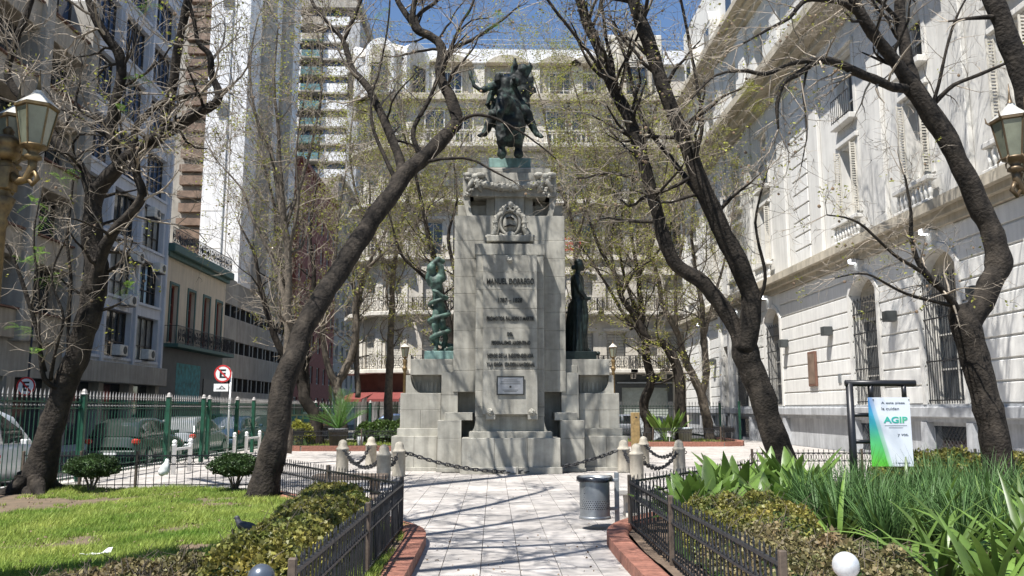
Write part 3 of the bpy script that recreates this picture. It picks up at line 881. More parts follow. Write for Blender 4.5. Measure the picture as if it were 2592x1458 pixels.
def wall(f, parent, s0, s1, z0, z1, ops, thick, m, name='wall'):
    """solid wall with openings (sa, sb, za, zb) left free"""
    cols = {}
    for sa, sb, za, zb in ops: cols.setdefault((sa, sb), []).append((za, zb))
    mb = MB(); s = s0
    for (sa, sb) in sorted(cols):
        if sa > s: f.box(mb, s, sa, -thick, 0, z0, z1)
        z = z0
        for za, zb in sorted(cols[sa, sb]):
            if za > z: f.box(mb, sa, sb, -thick, 0, z, za)
            z = zb
        if z1 > z: f.box(mb, sa, sb, -thick, 0, z, z1)
        s = sb
    if s1 > s: f.box(mb, s, s1, -thick, 0, z0, z1)
    return mb.build(name, M[m], parent)
def win(f, parent, sa, sb, za, zb, dep=.3, mf='frame_d', mg='pane', nx=2, ny=2, fw=.07, name='window'):
    mb = MB()
    f.box(mb, sa, sa+fw, -dep, -dep+.09, za, zb); f.box(mb, sb-fw, sb, -dep, -dep+.09, za, zb)
    f.box(mb, sa+fw, sb-fw, -dep, -dep+.09, za, za+fw); f.box(mb, sa+fw, sb-fw, -dep, -dep+.09, zb-fw, zb)
    for i in range(1, nx):
        s = sa+(sb-sa)*i/nx; f.box(mb, s-.025, s+.025, -dep+.01, -dep+.075, za+fw, zb-fw)
    for j in range(1, ny):
        z = za+(zb-za)*(j/ny if ny != 2 else .34); f.box(mb, sa+fw, sb-fw, -dep+.015, -dep+.07, z-.025, z+.025)
    w = mb.build(name, M[mf], parent)
    f.put(w, 'pane', mg, (sa+.02, sb-.02, -dep-.03, -dep-.005, za+.02, zb-.02))
    return w
def railing(f, parent, s0, s1, d, z, h, m='iron', scroll=True, sides=None, name='railing'):
    mb = MB()
    f.box(mb, s0, s1, d-.02, d+.02, z+h-.03, z+h); f.box(mb, s0, s1, d-.015, d+.015, z+.06, z+.09)
    n = max(2, int((s1-s0)/.16))
    for i in range(n+1):
        s = s0+(s1-s0)*i/n; f.tube(mb, [(s, d, z), (s, d, z+h-.02)], .014, 4)
    if scroll:
        k = max(1, int((s1-s0)/.55))
        for i in range(k):
            c = s0+(s1-s0)*(i+.5)/k
            mb.ring([f.p(c+.2*math.cos(a), d, z+h*.5+.24*h*1.4*math.sin(a)) for a in [2*math.pi*j/12 for j in range(12)]], .022, 4)
            mb.ring([f.p(c+.08*math.cos(a), d, z+h*.5+.1*math.sin(a)) for a in [2*math.pi*j/8 for j in range(8)]], .018, 4)
    if sides:
        for s in (s0, s1):
            f.box(mb, s-.02, s+.02, sides, d-.02, z+h-.03, z+h)
            for i in range(4): f.tube(mb, [(s, sides+(d-sides)*i/4, z), (s, sides+(d-sides)*i/4, z+h-.02)], .014, 4)
    return mb.build(name, M[m], parent)

# ---- right: long limestone building
RB = thing('limestone_building', 'long pale classical building with barred arched windows and big cornice on the right', 'building', (13.4, 36, 0))
F = Fac((13.4, 60.5), rad(-90))                     # s = 60.5 - Y, outwards = -X
def S(Y): return 60.5 - Y
G_WIN = [24.5, 29.6, 39.5, 44.6, 52.5]; HW = 1.08
G_SPAN = sorted((S(y)-HW, S(y)+HW) for y in G_WIN + [19.0])
s_end = S(15.0); s_beg = S(58.0)
Z0, SPR, CR, ZT = 1.75, 5.83, 6.40, 7.0
door = (S(48.2), S(46.9))
F.put(RB, 'core_wall', 'limestone', (s_beg, s_end, -14, -.6, 0, 29))
# plinth
F.put(RB, 'plinth_wall', 'greystone', (s_beg, door[0], -.6, -.12, 0, 1.35), (door[1], s_end, -.6, -.12, 0, 1.35))
F.put(RB, 'plinth_ledge', 'greystone', (s_beg, door[0], -.6, .16, 1.35, Z0-.07), (door[1], s_end, -.6, .16, 1.35, Z0-.07), b=.03)
F.put(RB, 'plinth_moulding', 'greystone', (s_beg, door[0], -.5, .06, 1.22, 1.349), (door[1], s_end, -.5, .06, 1.22, 1.349))
F.put(RB, 'sill_course', 'greystone', (s_beg, door[0], -.6, .03, Z0-.069, Z0), (door[1], s_end, -.6, .03, Z0-.069, Z0))
edges = []
for sa, sb in G_SPAN: edges += [sa, sb]
for y in G_WIN + [19.0]:
    for e in (S(y)-HW-.35, S(y)+HW+.0):
        mb = MB(); F.prism(mb, [(e, .0), (e+.42, 0), (e+.36, 1.215), (e+.06, 1.215)], -.12, .12); mb.build('plinth_pier', M['greystone'], RB)
    w = F.put(RB, 'basement_window', 'pane', (S(y)-HW+.1, S(y)+HW-.1, -.2, -.118, .15, 1.1))
    lat = MB()
    for i in range(-5, 14):
        a = S(y)-HW+.1+i*.2
        for sg in (1, -1):
            s0_, s1_ = (a, a+.95) if sg > 0 else (a+.95, a)
            z0_, z1_ = .15, 1.1
            if s0_ < S(y)-HW+.05 or s1_ > S(y)+HW-.05 or s1_ < S(y)-HW+.05 or s0_ > S(y)+HW-.05: continue
            F.tube(lat, [(s0_, -.09, z0_), (s1_, -.09, z1_)], .012, 4)
    lat.build('lattice', M['iron'], w)
# rusticated ground floor: courses as separate stones between the openings
segs = []; s = s_beg
stops = sorted(G_SPAN + [door])
for sa, sb in stops:
    segs.append((s, sa)); s = sb
segs.append((s, s_end))
NR = 9; ch = (ZT-Z0)/NR
for (a, b) in segs:
    F.put(RB, 'wall_core', 'limestone', (a, b, -.6, -.05, Z0, ZT))
    k = max(1, round((b-a)/5.2))
    for r in range(NR):
        for i in range(k):
            x0, x1 = a+(b-a)*i/k, a+(b-a)*(i+1)/k
            F.put(RB, 'stone_course', 'limestone2', (x0+(.002 if i else 0), x1-(.002 if i < k-1 else 0), -.049, R.uniform(-.003, .003), Z0+r*ch+.028, Z0+(r+1)*ch-.028), b=.018)
def arch(sa, sb, z0, zc, n=10):
    w = (sb-sa)/2; h = min(zc-z0, w*.999); z0 = zc-h; r = (w*w+h*h)/(2*h); c = (sa+sb)/2; cz = zc-r; a0 = math.asin(min(1, w/r))
    return [(c+r*math.sin(-a0+2*a0*i/n), cz+r*math.cos(-a0+2*a0*i/n)) for i in range(n+1)]
for y in G_WIN + [19.0]:
    sa, sb = S(y)-HW, S(y)+HW; ap = arch(sa, sb, SPR, CR)
    mb = MB(); F.prism(mb, [(sa, ZT), *ap, (sb, ZT)], -.6, -.004); mb.build('arch_spandrel', M['limestone2'], RB)
    out = arch(sa-.16, sb+.16, SPR, CR+.2)
    mb = MB(); F.prism(mb, [(sa, Z0+.0), (sa, SPR)] + ap[1:-1] + [(sb, SPR), (sb, Z0), (sb+.16, Z0), (sb+.16, SPR)] + out[::-1][1:-1] + [(sa-.16, SPR), (sa-.16, Z0)], .0, .07)
    mb.build('window_surround', M['limestone'], RB)
    F.put(RB, 'keystone', 'limestone', (S(y)-.17, S(y)+.17, -.05, .2, CR-.02, ZT-.01), b=.02)
    w = win(F, RB, sa, sb, Z0, SPR-.9, .5, 'frame_w', 'pane', 2, 3, .12)
    mb = MB(); F.prism(mb, [(sa, SPR-.9), (sa, SPR)] + ap[1:-1] + [(sb, SPR), (sb, SPR-.9)], -.5, -.4); bl = mb.build('roller_blind', M['soffit'], w)
    mb = MB()
    for i in range(12): F.box(mb, sa+.02, sb-.02, -.4, -.385, SPR-.88+i*.12, SPR-.83+i*.12) if SPR-.83+i*.12 < CR-.25 else None
    mb.build('blind_slat_row', M['soffit'], w)['kind'] = 'stuff'
    gr = MB(); n = 15
    for i in range(n+1):
        x = sa+.05+(sb-sa-.1)*i/n; F.tube(gr, [(x, -.06, Z0+.02), (x, -.06, SPR-.35+(.08 if i % 2 else 0))], .014, 4)
        gr.lathe([(.02, 0), (.028, .03), (.001, .13)], F.p(x, -.06, SPR-.35+(.08 if i % 2 else 0)), 5)
    for z in (Z0+.12, Z0+1.3, Z0+2.6, SPR-.75): F.box(gr, sa, sb, -.08, -.04, z-.02, z+.02)
    gr.build('window_grille', M['iron'], w)
    # flood lamp over the keystone
    if y > 20:
        t = thing('flood_lamp', {24.5: 'lit white flood lamp above the nearest arched window', 29.6: 'lit white flood lamp above the second arched window from the right', 39.5: 'lit white flood lamp above the third arched window from the right', 44.6: 'small flood lamp above the fourth arched window', 52.5: 'small flood lamp above the farthest arched window'}[y], 'lamp', F.p(S(y), .3, ZT-.1), 'flood lamps under the ground-floor cornice')
        F.put(t, 'lamp_body', 'white_p', (S(y)-.11, S(y)+.11, .21, .42, ZT-.12, ZT+.03), b=.01)
        F.put(t, 'lamp_lens', 'floodlight', (S(y)-.09, S(y)+.09, .421, .43, ZT-.11, ZT+.02), (S(y)-.09, S(y)+.09, .23, .4, ZT-.13, ZT-.122))
F.put(RB, 'door_leaf', 'dgrey', (door[0], door[1], -.6, -.35, 0, 5.2)); F.put(RB, 'door_head', 'limestone2', (door[0], door[1], -.6, -.003, 5.2, ZT))
for i in range(5): F.put(RB, 'door_panel', 'frame_d', (door[0]+.15, door[1]-.15, -.35, -.32, .3+i*.95, 1.1+i*.95))
F.put(RB, 'door_pilaster', 'limestone2', (door[0]-.5, door[0]-.02, 0.004, .14, 0, ZT), (door[1]+.02, door[1]+.5, 0.004, .14, 0, ZT))
# wall boxes (uplights) and notice case
for y, z in ((22.3, 4.55), (27.3, 4.45), (32.6, 4.45), (37.6, 4.35), (42.3, 4.2), (50, 4.2)):
    lb = {22.3: 'dark box lamp on the pale wall at the far right beyond the tree fork', 27.3: 'dark box lamp on the wall between the two nearest arched windows', 32.6: 'dark box lamp on the wall above the notice case', 37.6: 'dark box lamp just right of the third arched window', 42.3: 'dark box lamp on the wall beyond the third arched window', 50: 'farthest dark box lamp on the pale wall'}[y]
    t = thing('wall_box_lamp', lb, 'lamp', F.p(S(y), 0, z), 'box lamps on the pale facade')
    F.put(t, 'lamp_housing', 'dgrey', (S(y)-.19, S(y)+.19, .02, .36, z+.05, z+.40), b=.01)
    F.put(t, 'mounting_plate', 'metal', (S(y)-.1, S(y)+.1, .0045, .019, z+.1, z+.3))
t = thing('notice_case', 'brown framed notice case on the pale wall between the box lamps', 'notice case', F.p(S(34.6), 0, 2.6))
F.put(t, 'case_frame', 'rust_wall', (S(34.6)-.42, S(34.6)+.42, .005, .1, 2.55, 4.0), b=.02); F.put(t, 'case_panel', 'brown', (S(34.6)-.34, S(34.6)+.34, .101, .106, 2.65, 3.9))
F.put(RB, 'wall_vent', 'metal', (S(32.0)-.13, S(32.0)+.13, .003, .03, 2.6, 2.95))
# cornice over the ground floor
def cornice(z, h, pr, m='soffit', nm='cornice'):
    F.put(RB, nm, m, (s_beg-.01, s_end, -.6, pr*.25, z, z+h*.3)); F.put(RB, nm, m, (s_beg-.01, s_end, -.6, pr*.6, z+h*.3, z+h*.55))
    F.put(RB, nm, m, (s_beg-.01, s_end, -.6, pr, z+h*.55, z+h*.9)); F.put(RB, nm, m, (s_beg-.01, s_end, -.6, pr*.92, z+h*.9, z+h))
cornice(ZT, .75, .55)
# upper floors
U_WIN = [20.0, 25.0, 30.0, 39.8, 44.4, 49.3, 54.2]
ops = []
for y in U_WIN:
    for za, zb in ((8.75, 11.45), (12.5, 15.15)): ops.append((S(y)-.68, S(y)+.68, za, zb))
wall(F, RB, s_beg, s_end, ZT+.75, 16.3, ops, .6, 'limestone', 'upper_wall')
bal = MB().lathe([(.06, 0), (.06, .04), (.04, .07), (.075, .2), (.075, .28), (.04, .42), (.04, .5), (.06, .54), (.06, .58)], n=8)
bal_me = bpy.data.meshes.new('baluster'); bal_me.from_pydata(bal.v, [], bal.f); bal_me.materials.append(M['limestone'])
def louvre(f, parent, s, d0, d1, za, zb, name='shutter'):
    mb = MB(); f.box(mb, s-.02, s+.02, d0, d0+.05, za, zb); f.box(mb, s-.02, s+.02, d1-.05, d1, za, zb)
    n = int((zb-za)/.09)
    for i in range(n):
        z = za+(zb-za)*(i+.5)/n; f.box(mb, s-.022, s+.014, d0+.05, d1-.05, z-.022, z+.018)
    return mb.build(name, M['shutter'], parent)
for y in U_WIN:
    sa, sb = S(y)-.68, S(y)+.68
    for k, (za, zb) in enumerate(((8.75, 11.45), (12.5, 15.15))):
        w = win(F, RB, sa, sb, za, zb, .42, 'frame_w', 'pane', 2, 2, .1)
        F.put(RB, 'window_hood', 'limestone', (sa-.22, sb+.22, .003, .16, zb+.12, zb+.3), b=.02)
        F.put(RB, 'window_jamb', 'limestone', (sa-.2, sa-.003, .003, .05, za, zb+.119)); F.put(RB, 'window_jamb', 'limestone', (sb+.003, sb+.2, .003, .05, za, zb+.119))
        if k == 0:
            louvre(F, RB, sb+.0, .06, .3, za+.05, zb-.05); louvre(F, RB, sa-.03, .06, .3, za+.05, zb-.05)
            F.put(RB, 'balustrade_rail', 'limestone', (sa-.45, sb+.45, .12, .42, 8.45, 8.6), b=.02); F.put(RB, 'balustrade_foot', 'limestone', (sa-.45, sb+.45, .1, .44, 7.752, 7.86), b=.02)
            for i in range(9):
                link('baluster', bal_me, RB, loc=F.p(sa-.3+(sb-sa+.6)*i/8, .27, 7.865))
        else:
            railing(F, RB, sa-.1, sb+.1, .28, za, .95, 'iron', False, .0); F.put(RB, 'window_sill', 'limestone', (sa-.2, sb+.2, .0035, .32, za-.22, za-.003), b=.02)
            F.put(w, 'roller_blind', 'shutter', (sa+.04, sb-.04, -.32, -.28, zb-(1.1 if int(y) % 2 else .5), zb-.02))
for y in (22.5, 27.5, 33.0, 37.0, 42.1, 46.8, 51.8, 57):
    F.put(RB, 'pilaster', 'limestone', (S(y)-.42, S(y)+.42, .003, .16, 7.752, 16.25), b=.02)
for i in range(13): F.put(RB, 'quoin_stone', 'limestone2', (S(35.9), S(34.1), .003, .07, 7.9+i*.62, 8.46+i*.62), b=.02)
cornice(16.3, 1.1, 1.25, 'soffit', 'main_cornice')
ops = [(S(y)-.65, S(y)+.65, 18.3, 20.9) for y in U_WIN]
wall(F, RB, s_beg, s_end, 17.4, 21.9, ops, .6, 'limestone', 'attic_wall')
for (sa, sb, za, zb) in ops: win(F, RB, sa, sb, za, zb, .4, 'frame_w', 'pane', 2, 2, .1)
for y in (22.5, 27.5, 33.0, 37.0, 42.1, 46.8, 51.8, 57): F.put(RB, 'pilaster', 'limestone', (S(y)-.5, S(y)+.5, .003, .2, 17.405, 21.85), b=.02)
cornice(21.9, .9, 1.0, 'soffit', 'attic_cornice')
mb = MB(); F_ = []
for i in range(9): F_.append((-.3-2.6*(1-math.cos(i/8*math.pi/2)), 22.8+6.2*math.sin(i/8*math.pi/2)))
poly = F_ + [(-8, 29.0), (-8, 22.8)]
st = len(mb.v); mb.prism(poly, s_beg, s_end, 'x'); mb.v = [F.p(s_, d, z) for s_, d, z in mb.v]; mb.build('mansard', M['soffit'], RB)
for y in U_WIN[3:]:
    mb = MB(); F.box(mb, S(y)-.9, S(y)+.9, -3, .05, 22.8, 25.6); mb2 = arch(S(y)-.9, S(y)+.9, 25.6, 26.5)
    dm = mb.build('dormer', M['limestone'], RB); q_ = MB(); F.prism(q_, mb2, -3, .1); q_.build('dormer_hood', M['limestone'], dm)
    F.put(dm, 'dormer_pane', 'pane', (S(y)-.55, S(y)+.55, .051, .06, 23.2, 25.3))

# ---- back: ornate corner building across the cross street
YBk = 62.0
BB = thing('ornate_corner_building', 'ornate cream corner building with curved iron balconies behind the monument', 'building', (2, YBk, 0))
def zv(v): return at(1300, v, YBk).z
def xu(u, v=900): return at(u, v, YBk).x
FL = [zv(935), zv(790), zv(650), zv(512), zv(372), zv(245)]        # slab levels
XL = xu(1030); XR = 26.0
FB = Fac((XL, YBk), 0)
def SX(u, v=900): return xu(u, v) - XL
cols_u = [1092, 1168, 1290, 1412, 1478, 1560, 1640, 1712]
cs = [SX(u) for u in cols_u] + [SX(1712)+4.2, SX(1712)+8.4]
ops = []
for c in cs:
    for k in range(4):
        ops.append((c-.72, c+.72, FL[k]+.15, FL[k]+2.75))
ztop = FL[5]
FB.put(BB, 'core_wall', 'bk1', (0, XR-XL, -14, -.55, 0, ztop))
wall(FB, BB, 0, XR-XL, FL[0], ztop, ops, .5, 'bk1')
for c in cs:
    for k in range(4):
        sa, sb, za, zb = c-.72, c+.72, FL[k]+.15, FL[k]+2.75
        w = win(FB, BB, sa, sb, za, zb, .35, 'frame_w', 'pane', 2, 2, .08)
        if (int(c*10)+k) % 3 != 2:
            louvre_m = MB()
            for i in range(22): FB.box(louvre_m, sa+.02, sb-.02, -.3, -.26, za+.03+i*(zb-za)/23, za+.03+(i+.7)*(zb-za)/23)
            louvre_m.build('shutter', M['shutter'], w)
        FB.put(BB, 'window_head', 'bk2', (sa-.25, sb+.25, .003, .18, zb+.1, zb+.32), b=.02)
        if k % 2 == 1 or k == 0:
            FB.put(BB, 'balcony_slab', 'bk2', (sa-.75, sb+.75, .003, .95, FL[k]-.28, FL[k]), b=.03)
            FB.put(BB, 'balcony_bracket', 'bk1', (sa-.55, sa-.3, .003, .6, FL[k]-.7, FL[k]-.281), b=.03); FB.put(BB, 'balcony_bracket', 'bk1', (sb+.3, sb+.55, .003, .6, FL[k]-.7, FL[k]-.281), b=.03)
            railing(FB, BB, sa-.7, sb+.7, .9, FL[k], 1.0, 'iron', True, .02)
        elif k == 2:
            railing(FB, BB, sa-.1, sb+.1, .12, FL[k]+.15, .95, 'iron', True)
# joint lines of the stone between the windows: separate courses
for i in range(len(cs)-1):
    a, b = cs[i]+1.0, cs[i+1]-1.0
    if b-a < .6: continue
    for k in range(4):
        n = 7; hh = (FL[k+1]-FL[k]-.55)/n
        for r in range(n): FB.put(BB, 'stone_course', 'bk2', (a, b, .003, .05, FL[k]+.1+r*hh+.02, FL[k]+.1+(r+1)*hh-.015), b=.015)
# string courses and top cornice
for k in (1, 2, 3): FB.put(BB, 'string_course', 'bk2', (0, XR-XL, .004, .22, FL[k]-.24, FL[k]-.02), b=.02)
FB.put(BB, 'long_balcony', 'bk2', (0, XR-XL, .004, 1.2, FL[4]-.35, FL[4]), b=.03)
lb_ = MB()
FB.box(lb_, 0, XR-XL, 1.05, 1.2, FL[4]+.85, FL[4]+1.0)
for i in range(90): lb_.lathe([(.05, 0), (.09, .2), (.05, .5), (.05, .85)], FB.p(.15+i*.37, 1.12, FL[4]), 6)
tag(lb_.build('balustrade', M['bk2'], BB), kind='stuff')
for c in cs:
    w = win(FB, BB, c-.8, c+.8, FL[4]+.1, FL[4]+2.9, .002-.1, 'frame_w', 'pane', 2, 2, .1)
    mb = MB(); FB.prism(mb, [(c-1.2, FL[4]+3.0)] + arch(c-1.2, c+1.2, FL[4]+3.0, FL[4]+3.7) + [(c+1.2, FL[4]+3.0)], .003, .35); mb.build('arched_pediment', M['bk1'], BB)
FB.put(BB, 'top_cornice', 'soffit', (0, XR-XL, -.3, .75, ztop-.55, ztop), b=.05)
# set-back attic with arched recesses
za, zb = ztop, zv(118)
FA = Fac((XL, YBk+1.6), 0)
FA.put(BB, 'attic_wall', 'bk1', (0, XR-XL, -10, 0, za, zb))
FA.put(BB, 'attic_parapet', 'white_t', (0, XR-XL, -10, .5, zb-.9, zb+.25), b=.04)
for u in (1140, 1285, 1420, 1500):
    c = xu(u, 150)-XL
    mb = MB(); FA.prism(mb, arch(c-1.7, c+1.7, zb-1.0, zb-.35), .1, .9); mb.build('attic_hood', M['soffit'], BB)
    FA.put(BB, 'attic_recess', 'soffit', (c-1.35, c+1.35, .003, .06, za+.3, zb-1.0)); w = win(FA, BB, c-.9, c+.9, za+.3, zb-1.5, -.1, 'frame_w', 'pane', 3, 2, .1)
for u in (1085, 1212, 1355, 1465, 1555):
    c = xu(u, 150)-XL; FA.put(BB, 'attic_pier', 'bk2', (c-.45, c+.45, .003, .3, za, zb-.9), b=.03)
FA.put(BB, 'roof_house', 'white_t', (xu(1350, 100)-XL, xu(1462, 100)-XL, -6, -1.5, zb+.25, zv(86)), b=.04)
rl = MB()
for z in (zb+.7, zb+1.1, zb+1.5): FA.box(rl, 0, XR-XL, -.42, -.38, z-.02, z+.02)
for i in range(16): FA.tube(rl, [(i*1.7, -.4, zb+.2), (i*1.7, -.4, zb+1.5)], .025, 4)
rl.build('roof_rail', M['metal'], BB)
# right roof tower with big arch
c = xu(1612, 130)-XL; zt2 = zv(72)
FA.put(BB, 'roof_tower', 'bk2', (c-2.2, c+2.2, -4, .7, za, zt2), b=.06)
mb = MB(); FA.prism(mb, [(c-1.25, za+.2)] + arch(c-1.25, c+1.25, zb-.6, zt2+.25, 14) + [(c+1.25, za+.2)], .705, 1.0); mb.build('tower_arch', M['soffit'], BB)
FA.put(BB, 'tower_recess', 'bk1', (c-.95, c+.95, 1.003, 1.05, za+.3, zb-.3)); win(FA, BB, c-.8, c+.8, za+.4, zb-1.4, -1.1, 'frame_d', 'pane', 3, 3, .08)
rl = MB()
for z in (zt2+.5, zt2+.9, zt2+1.3): FA.box(rl, c-2.2, c+2.2, .5, .54, z-.02, z+.02)
for i in range(7): FA.tube(rl, [(c-2.2+i*.73, .52, zt2), (c-2.2+i*.73, .52, zt2+1.3)], .025, 4)
rl.build('tower_rail', M['metal'], BB)
# rounded left corner: facets turning the corner
px_, py_ = XL, YBk; facets = []
for i, a in enumerate((-18, -45, -72)):
    w_ = 2.35 if i == 0 else 2.2
    an = rad(180 - a*-1)   # walking left and back
    dx, dy = -math.cos(rad(-a)), math.sin(rad(-a))
    ex, ey = px_+dx*w_, py_+dy*w_
    facets.append(Fac((ex, ey), math.atan2(py_-ey, px_-ex))); facets[-1].w = w_
    px_, py_ = ex, ey
for fi, f in enumerate(facets):
    ops = [(.55, f.w-.55, FL[k]+.15, FL[k]+2.75) for k in range(4)]
    f.put(BB, 'core_wall', 'bk1', (0.1, f.w-.1, -2, -.5, 0, FL[5]))
    wall(f, BB, 0, f.w, FL[0], FL[5], ops, .45, 'bk1', 'corner_wall')
    for k in range(4):
        w = win(f, BB, .55, f.w-.55, FL[k]+.15, FL[k]+2.75, .3, 'frame_w', 'pane', 2, 2, .08)
        if k != 2:
            lm = MB()
            for i in range(20): f.box(lm, .57, f.w-.57, -.27, -.24, FL[k]+.2+i*.125, FL[k]+.29+i*.125)
            lm.build('shutter', M['shutter'], w)
        f.put(BB, 'balcony_slab', 'bk2', (-.22, f.w+.22, .003, 1.0, FL[k]-.3, FL[k]), b=.03)
        railing(f, BB, -.2, f.w+.2, .94, FL[k], 1.0, 'iron', True)
        f.put(BB, 'corner_pilaster', 'bk2', (.0, .3, .003, .1, FL[k]+.005, FL[k+1]-.32)); f.put(BB, 'corner_pilaster', 'bk2', (f.w-.3, f.w, .003, .1, FL[k]+.005, FL[k+1]-.32))
    f.put(BB, 'corner_cornice', 'soffit', (-.3, f.w+.3, -.3, .8, FL[5]-.5, FL[5]), b=.05); f.put(BB, 'corner_balcony', 'bk2', (-.3, f.w+.3, .003, 1.1, FL[4]-.3, FL[4]), b=.03)
    railing(f, BB, -.2, f.w+.2, 1.0, FL[4], 1.0, 'iron', True)
    win(f, BB, .6, f.w-.6, FL[4]+.1, FL[4]+2.8, -.1, 'frame_w', 'pane', 2, 2, .08)
    f.put(BB, 'shop_wall', 'rust_wall', (0, f.w, -.4, 0, 2.9, FL[0]-.3))
# corner turret with arched hoods
tx, ty = XL-1.9, YBk+2.6; zt0, zt1 = FL[5], zv(112)
MB().lathe([(2.9, zt0), (2.9, zt1-1.2), (3.2, zt1-1.1), (3.2, zt1-.8), (2.4, zt1), (1.2, zt1+.6), (.2, zt1+.8)], (tx, ty, 0), 20).build('turret', M['bk2'], BB)
for a in (-155, -100, -45):
    f = Fac((tx+2.85*math.cos(rad(a)), ty+2.85*math.sin(rad(a))), rad(a+90))
    mb = MB(); f.prism(mb, [(-1.15, zt0)] + arch(-1.15, 1.15, zt1-1.0, zt1+.15, 12) + [(1.15, zt0)], -.9, .45); hd = mb.build('turret_hood', M['white_t'], BB)
    mb = MB(); f.prism(mb, [(-.85, zt0+.2)] + arch(-.85, .85, zt1-1.3, zt1-.35, 12) + [(.85, zt0+.2)], .451, .47); mb.build('turret_recess', M['bk1'], hd)
    win(f, BB, -.6, .6, zt0+.3, zt1-1.9, -.56, 'frame_d', 'pane', 2, 3, .08)
# ground floor: shops
FB.put(BB, 'ground_fascia', 'bk2', (0, XR-XL, -.4, .25, FL[0]-.35, FL[0]-.02), b=.03)
FB.put(BB, 'ground_wall', 'rust_wall', (0, SX(1125), -.4, 0, 0, FL[0]-.352)); FB.put(BB, 'ground_wall', 'bk1', (SX(1125), SX(1555), -.4, 0, 0, FL[0]-.352))
FB.put(BB, 'shop_band', 'dgrey', (SX(1555), SX(1700), -.4, .12, 3.2, FL[0]-.352)); FB.put(BB, 'shop_band_trim', 'metal', (SX(1560), SX(1700), .121, .3, 3.5, 3.6))
FB.put(BB, 'shop_pier', 'dgrey', (SX(1555), SX(1572), -.4, .1, 0, 3.199)); FB.put(BB, 'shop_pier', 'dgrey', (SX(1688), SX(1700), -.4, .1, 0, 3.199))
sh = MB()
for i in range(28): FB.box(sh, SX(1572), SX(1688), -.2, -.12+(.02 if i % 2 else 0), i*.114, (i+1)*.114)
sh.build('roller_shutter', M['rollup'], BB)
FB.put(BB, 'ground_wall', 'bk1', (SX(1700), XR-XL, -.4, 0, 0, FL[0]-.352))
f = facets[0]
for k, f in enumerate(facets):
    f.put(BB, 'shop_glass', 'pane', (.1, f.w-.1, -.6, -.5, 0, 2.9))
    for s_ in (.25, f.w-.6): f.put(BB, 'shop_column', 'white_t', (s_, s_+.3, -.3, .05, 0, 2.899), b=.03)
    mb = MB(); st = len(mb.v); mb.prism([(0.01, 2.95), (1.5, 2.35), (1.5, 2.15), (1.46, 2.15), (1.46, 2.32), (0.01, 2.88)], -.1, f.w+.1, 'x'); mb.v = [f.p(a, b, c_) for a, b, c_ in mb.v]
    mb.build('awning', M['awning'], BB)
# red banner on a balcony
t = thing('red_banner', 'red and white banner hanging from a balcony right of the monument', 'banner', FB.p(SX(1447), 1.0, FL[2]))
FB.put(t, 'banner_cloth', 'red_p', (SX(1425), SX(1470), 1.0, 1.02, zv(640), zv(608)))
mb = MB()
for i in range(5): FB.box(mb, SX(1430+i*7.5), SX(1434+i*7.5), 1.021, 1.026, zv(634), zv(626))
FB.box(mb, SX(1426), SX(1469), 1.021, 1.026, zv(618), zv(614)); mb.build('banner_lettering', M['white_p'], t)

# ---- left row, facades on x = -19.3 facing the street
def left_fac(y0): return Fac((-19.3, y0), rad(90))       # s = Y - y0, outwards = +X
def ac_unit(f, parent_label, s, z, d, group='air conditioners on the white office block'):
    t = thing('air_conditioner', parent_label, 'air conditioner', f.p(s, d, z), group)
    f.put(t, 'casing', 'frame_w', (s-.45, s+.45, d, d+.45, z, z+.55), b=.03)
    mb = MB().lathe([(.2, 0), (.2, .02)], (0, 0, 0), 14); mb.v = [f.p(s+.1+x, d+.451+z_, z+.28+y) for x, y, z_ in mb.v]; mb.build('fan_grille', M['dgrey'], t)
    f.put(t, 'bracket', 'iron', (s-.4, s+.4, d-.1, d+.4, z-.05, z-.002))
# beige concrete block
LB1 = thing('beige_block', 'tall beige concrete block with deep dark windows at the far left', 'building', (-19.3, 24, 0))
f = left_fac(6.0); W1 = 31.6; fh = 3.25; nfl = 5; zb0 = 4.4
f.put(LB1, 'core_wall', 'beige', (0, W1, -12, -.9, 0, zb0+nfl*fh))
f.put(LB1, 'ground_wall', 'conc', (0, W1, -.9, 0, 2.9, zb0)); f.put(LB1, 'shopfront', 'pane', (0, W1, -.9, -.6, 0, 2.9))
for i in range(9): f.put(LB1, 'ground_column', 'beige', (i*3.9, i*3.9+.55, -.6, .1, 0, 2.9))
nb = 8; bw = W1/nb
for k in range(nfl):
    z = zb0+k*fh
    f.put(LB1, 'spandrel', 'beige', (0, W1, -.9, .22, z, z+1.15), b=.02)
    f.put(LB1, 'ledge', 'rust_wall', (0, W1, -.9, .35, z+1.15, z+1.22))
    for i in range(nb):
        win(f, LB1, i*bw+.35, (i+1)*bw-.35, z+1.22, z+fh, .75, 'frame_d', 'pane_b' if k > 3 else 'pane', 3, 1, .09)
for i in range(nb+1): f.put(LB1, 'fin_column', 'conc', (i*bw-.32, i*bw+.32, -.9, .48, zb0-.1, zb0+nfl*fh+.1), b=.04)
text('cord', f.p(at(0, 0, 1).x, 0, 0), .5, None, LB1, M['letter'], 'shop_lettering', .05, rot=(rad(90), 0, rad(90)))
lt = [o for o in LB1.children if o.name.startswith('shop_lettering')][0]; lt.location = Vector(f.p(24.6, .06, 3.35)) - ORG[LB1.name]
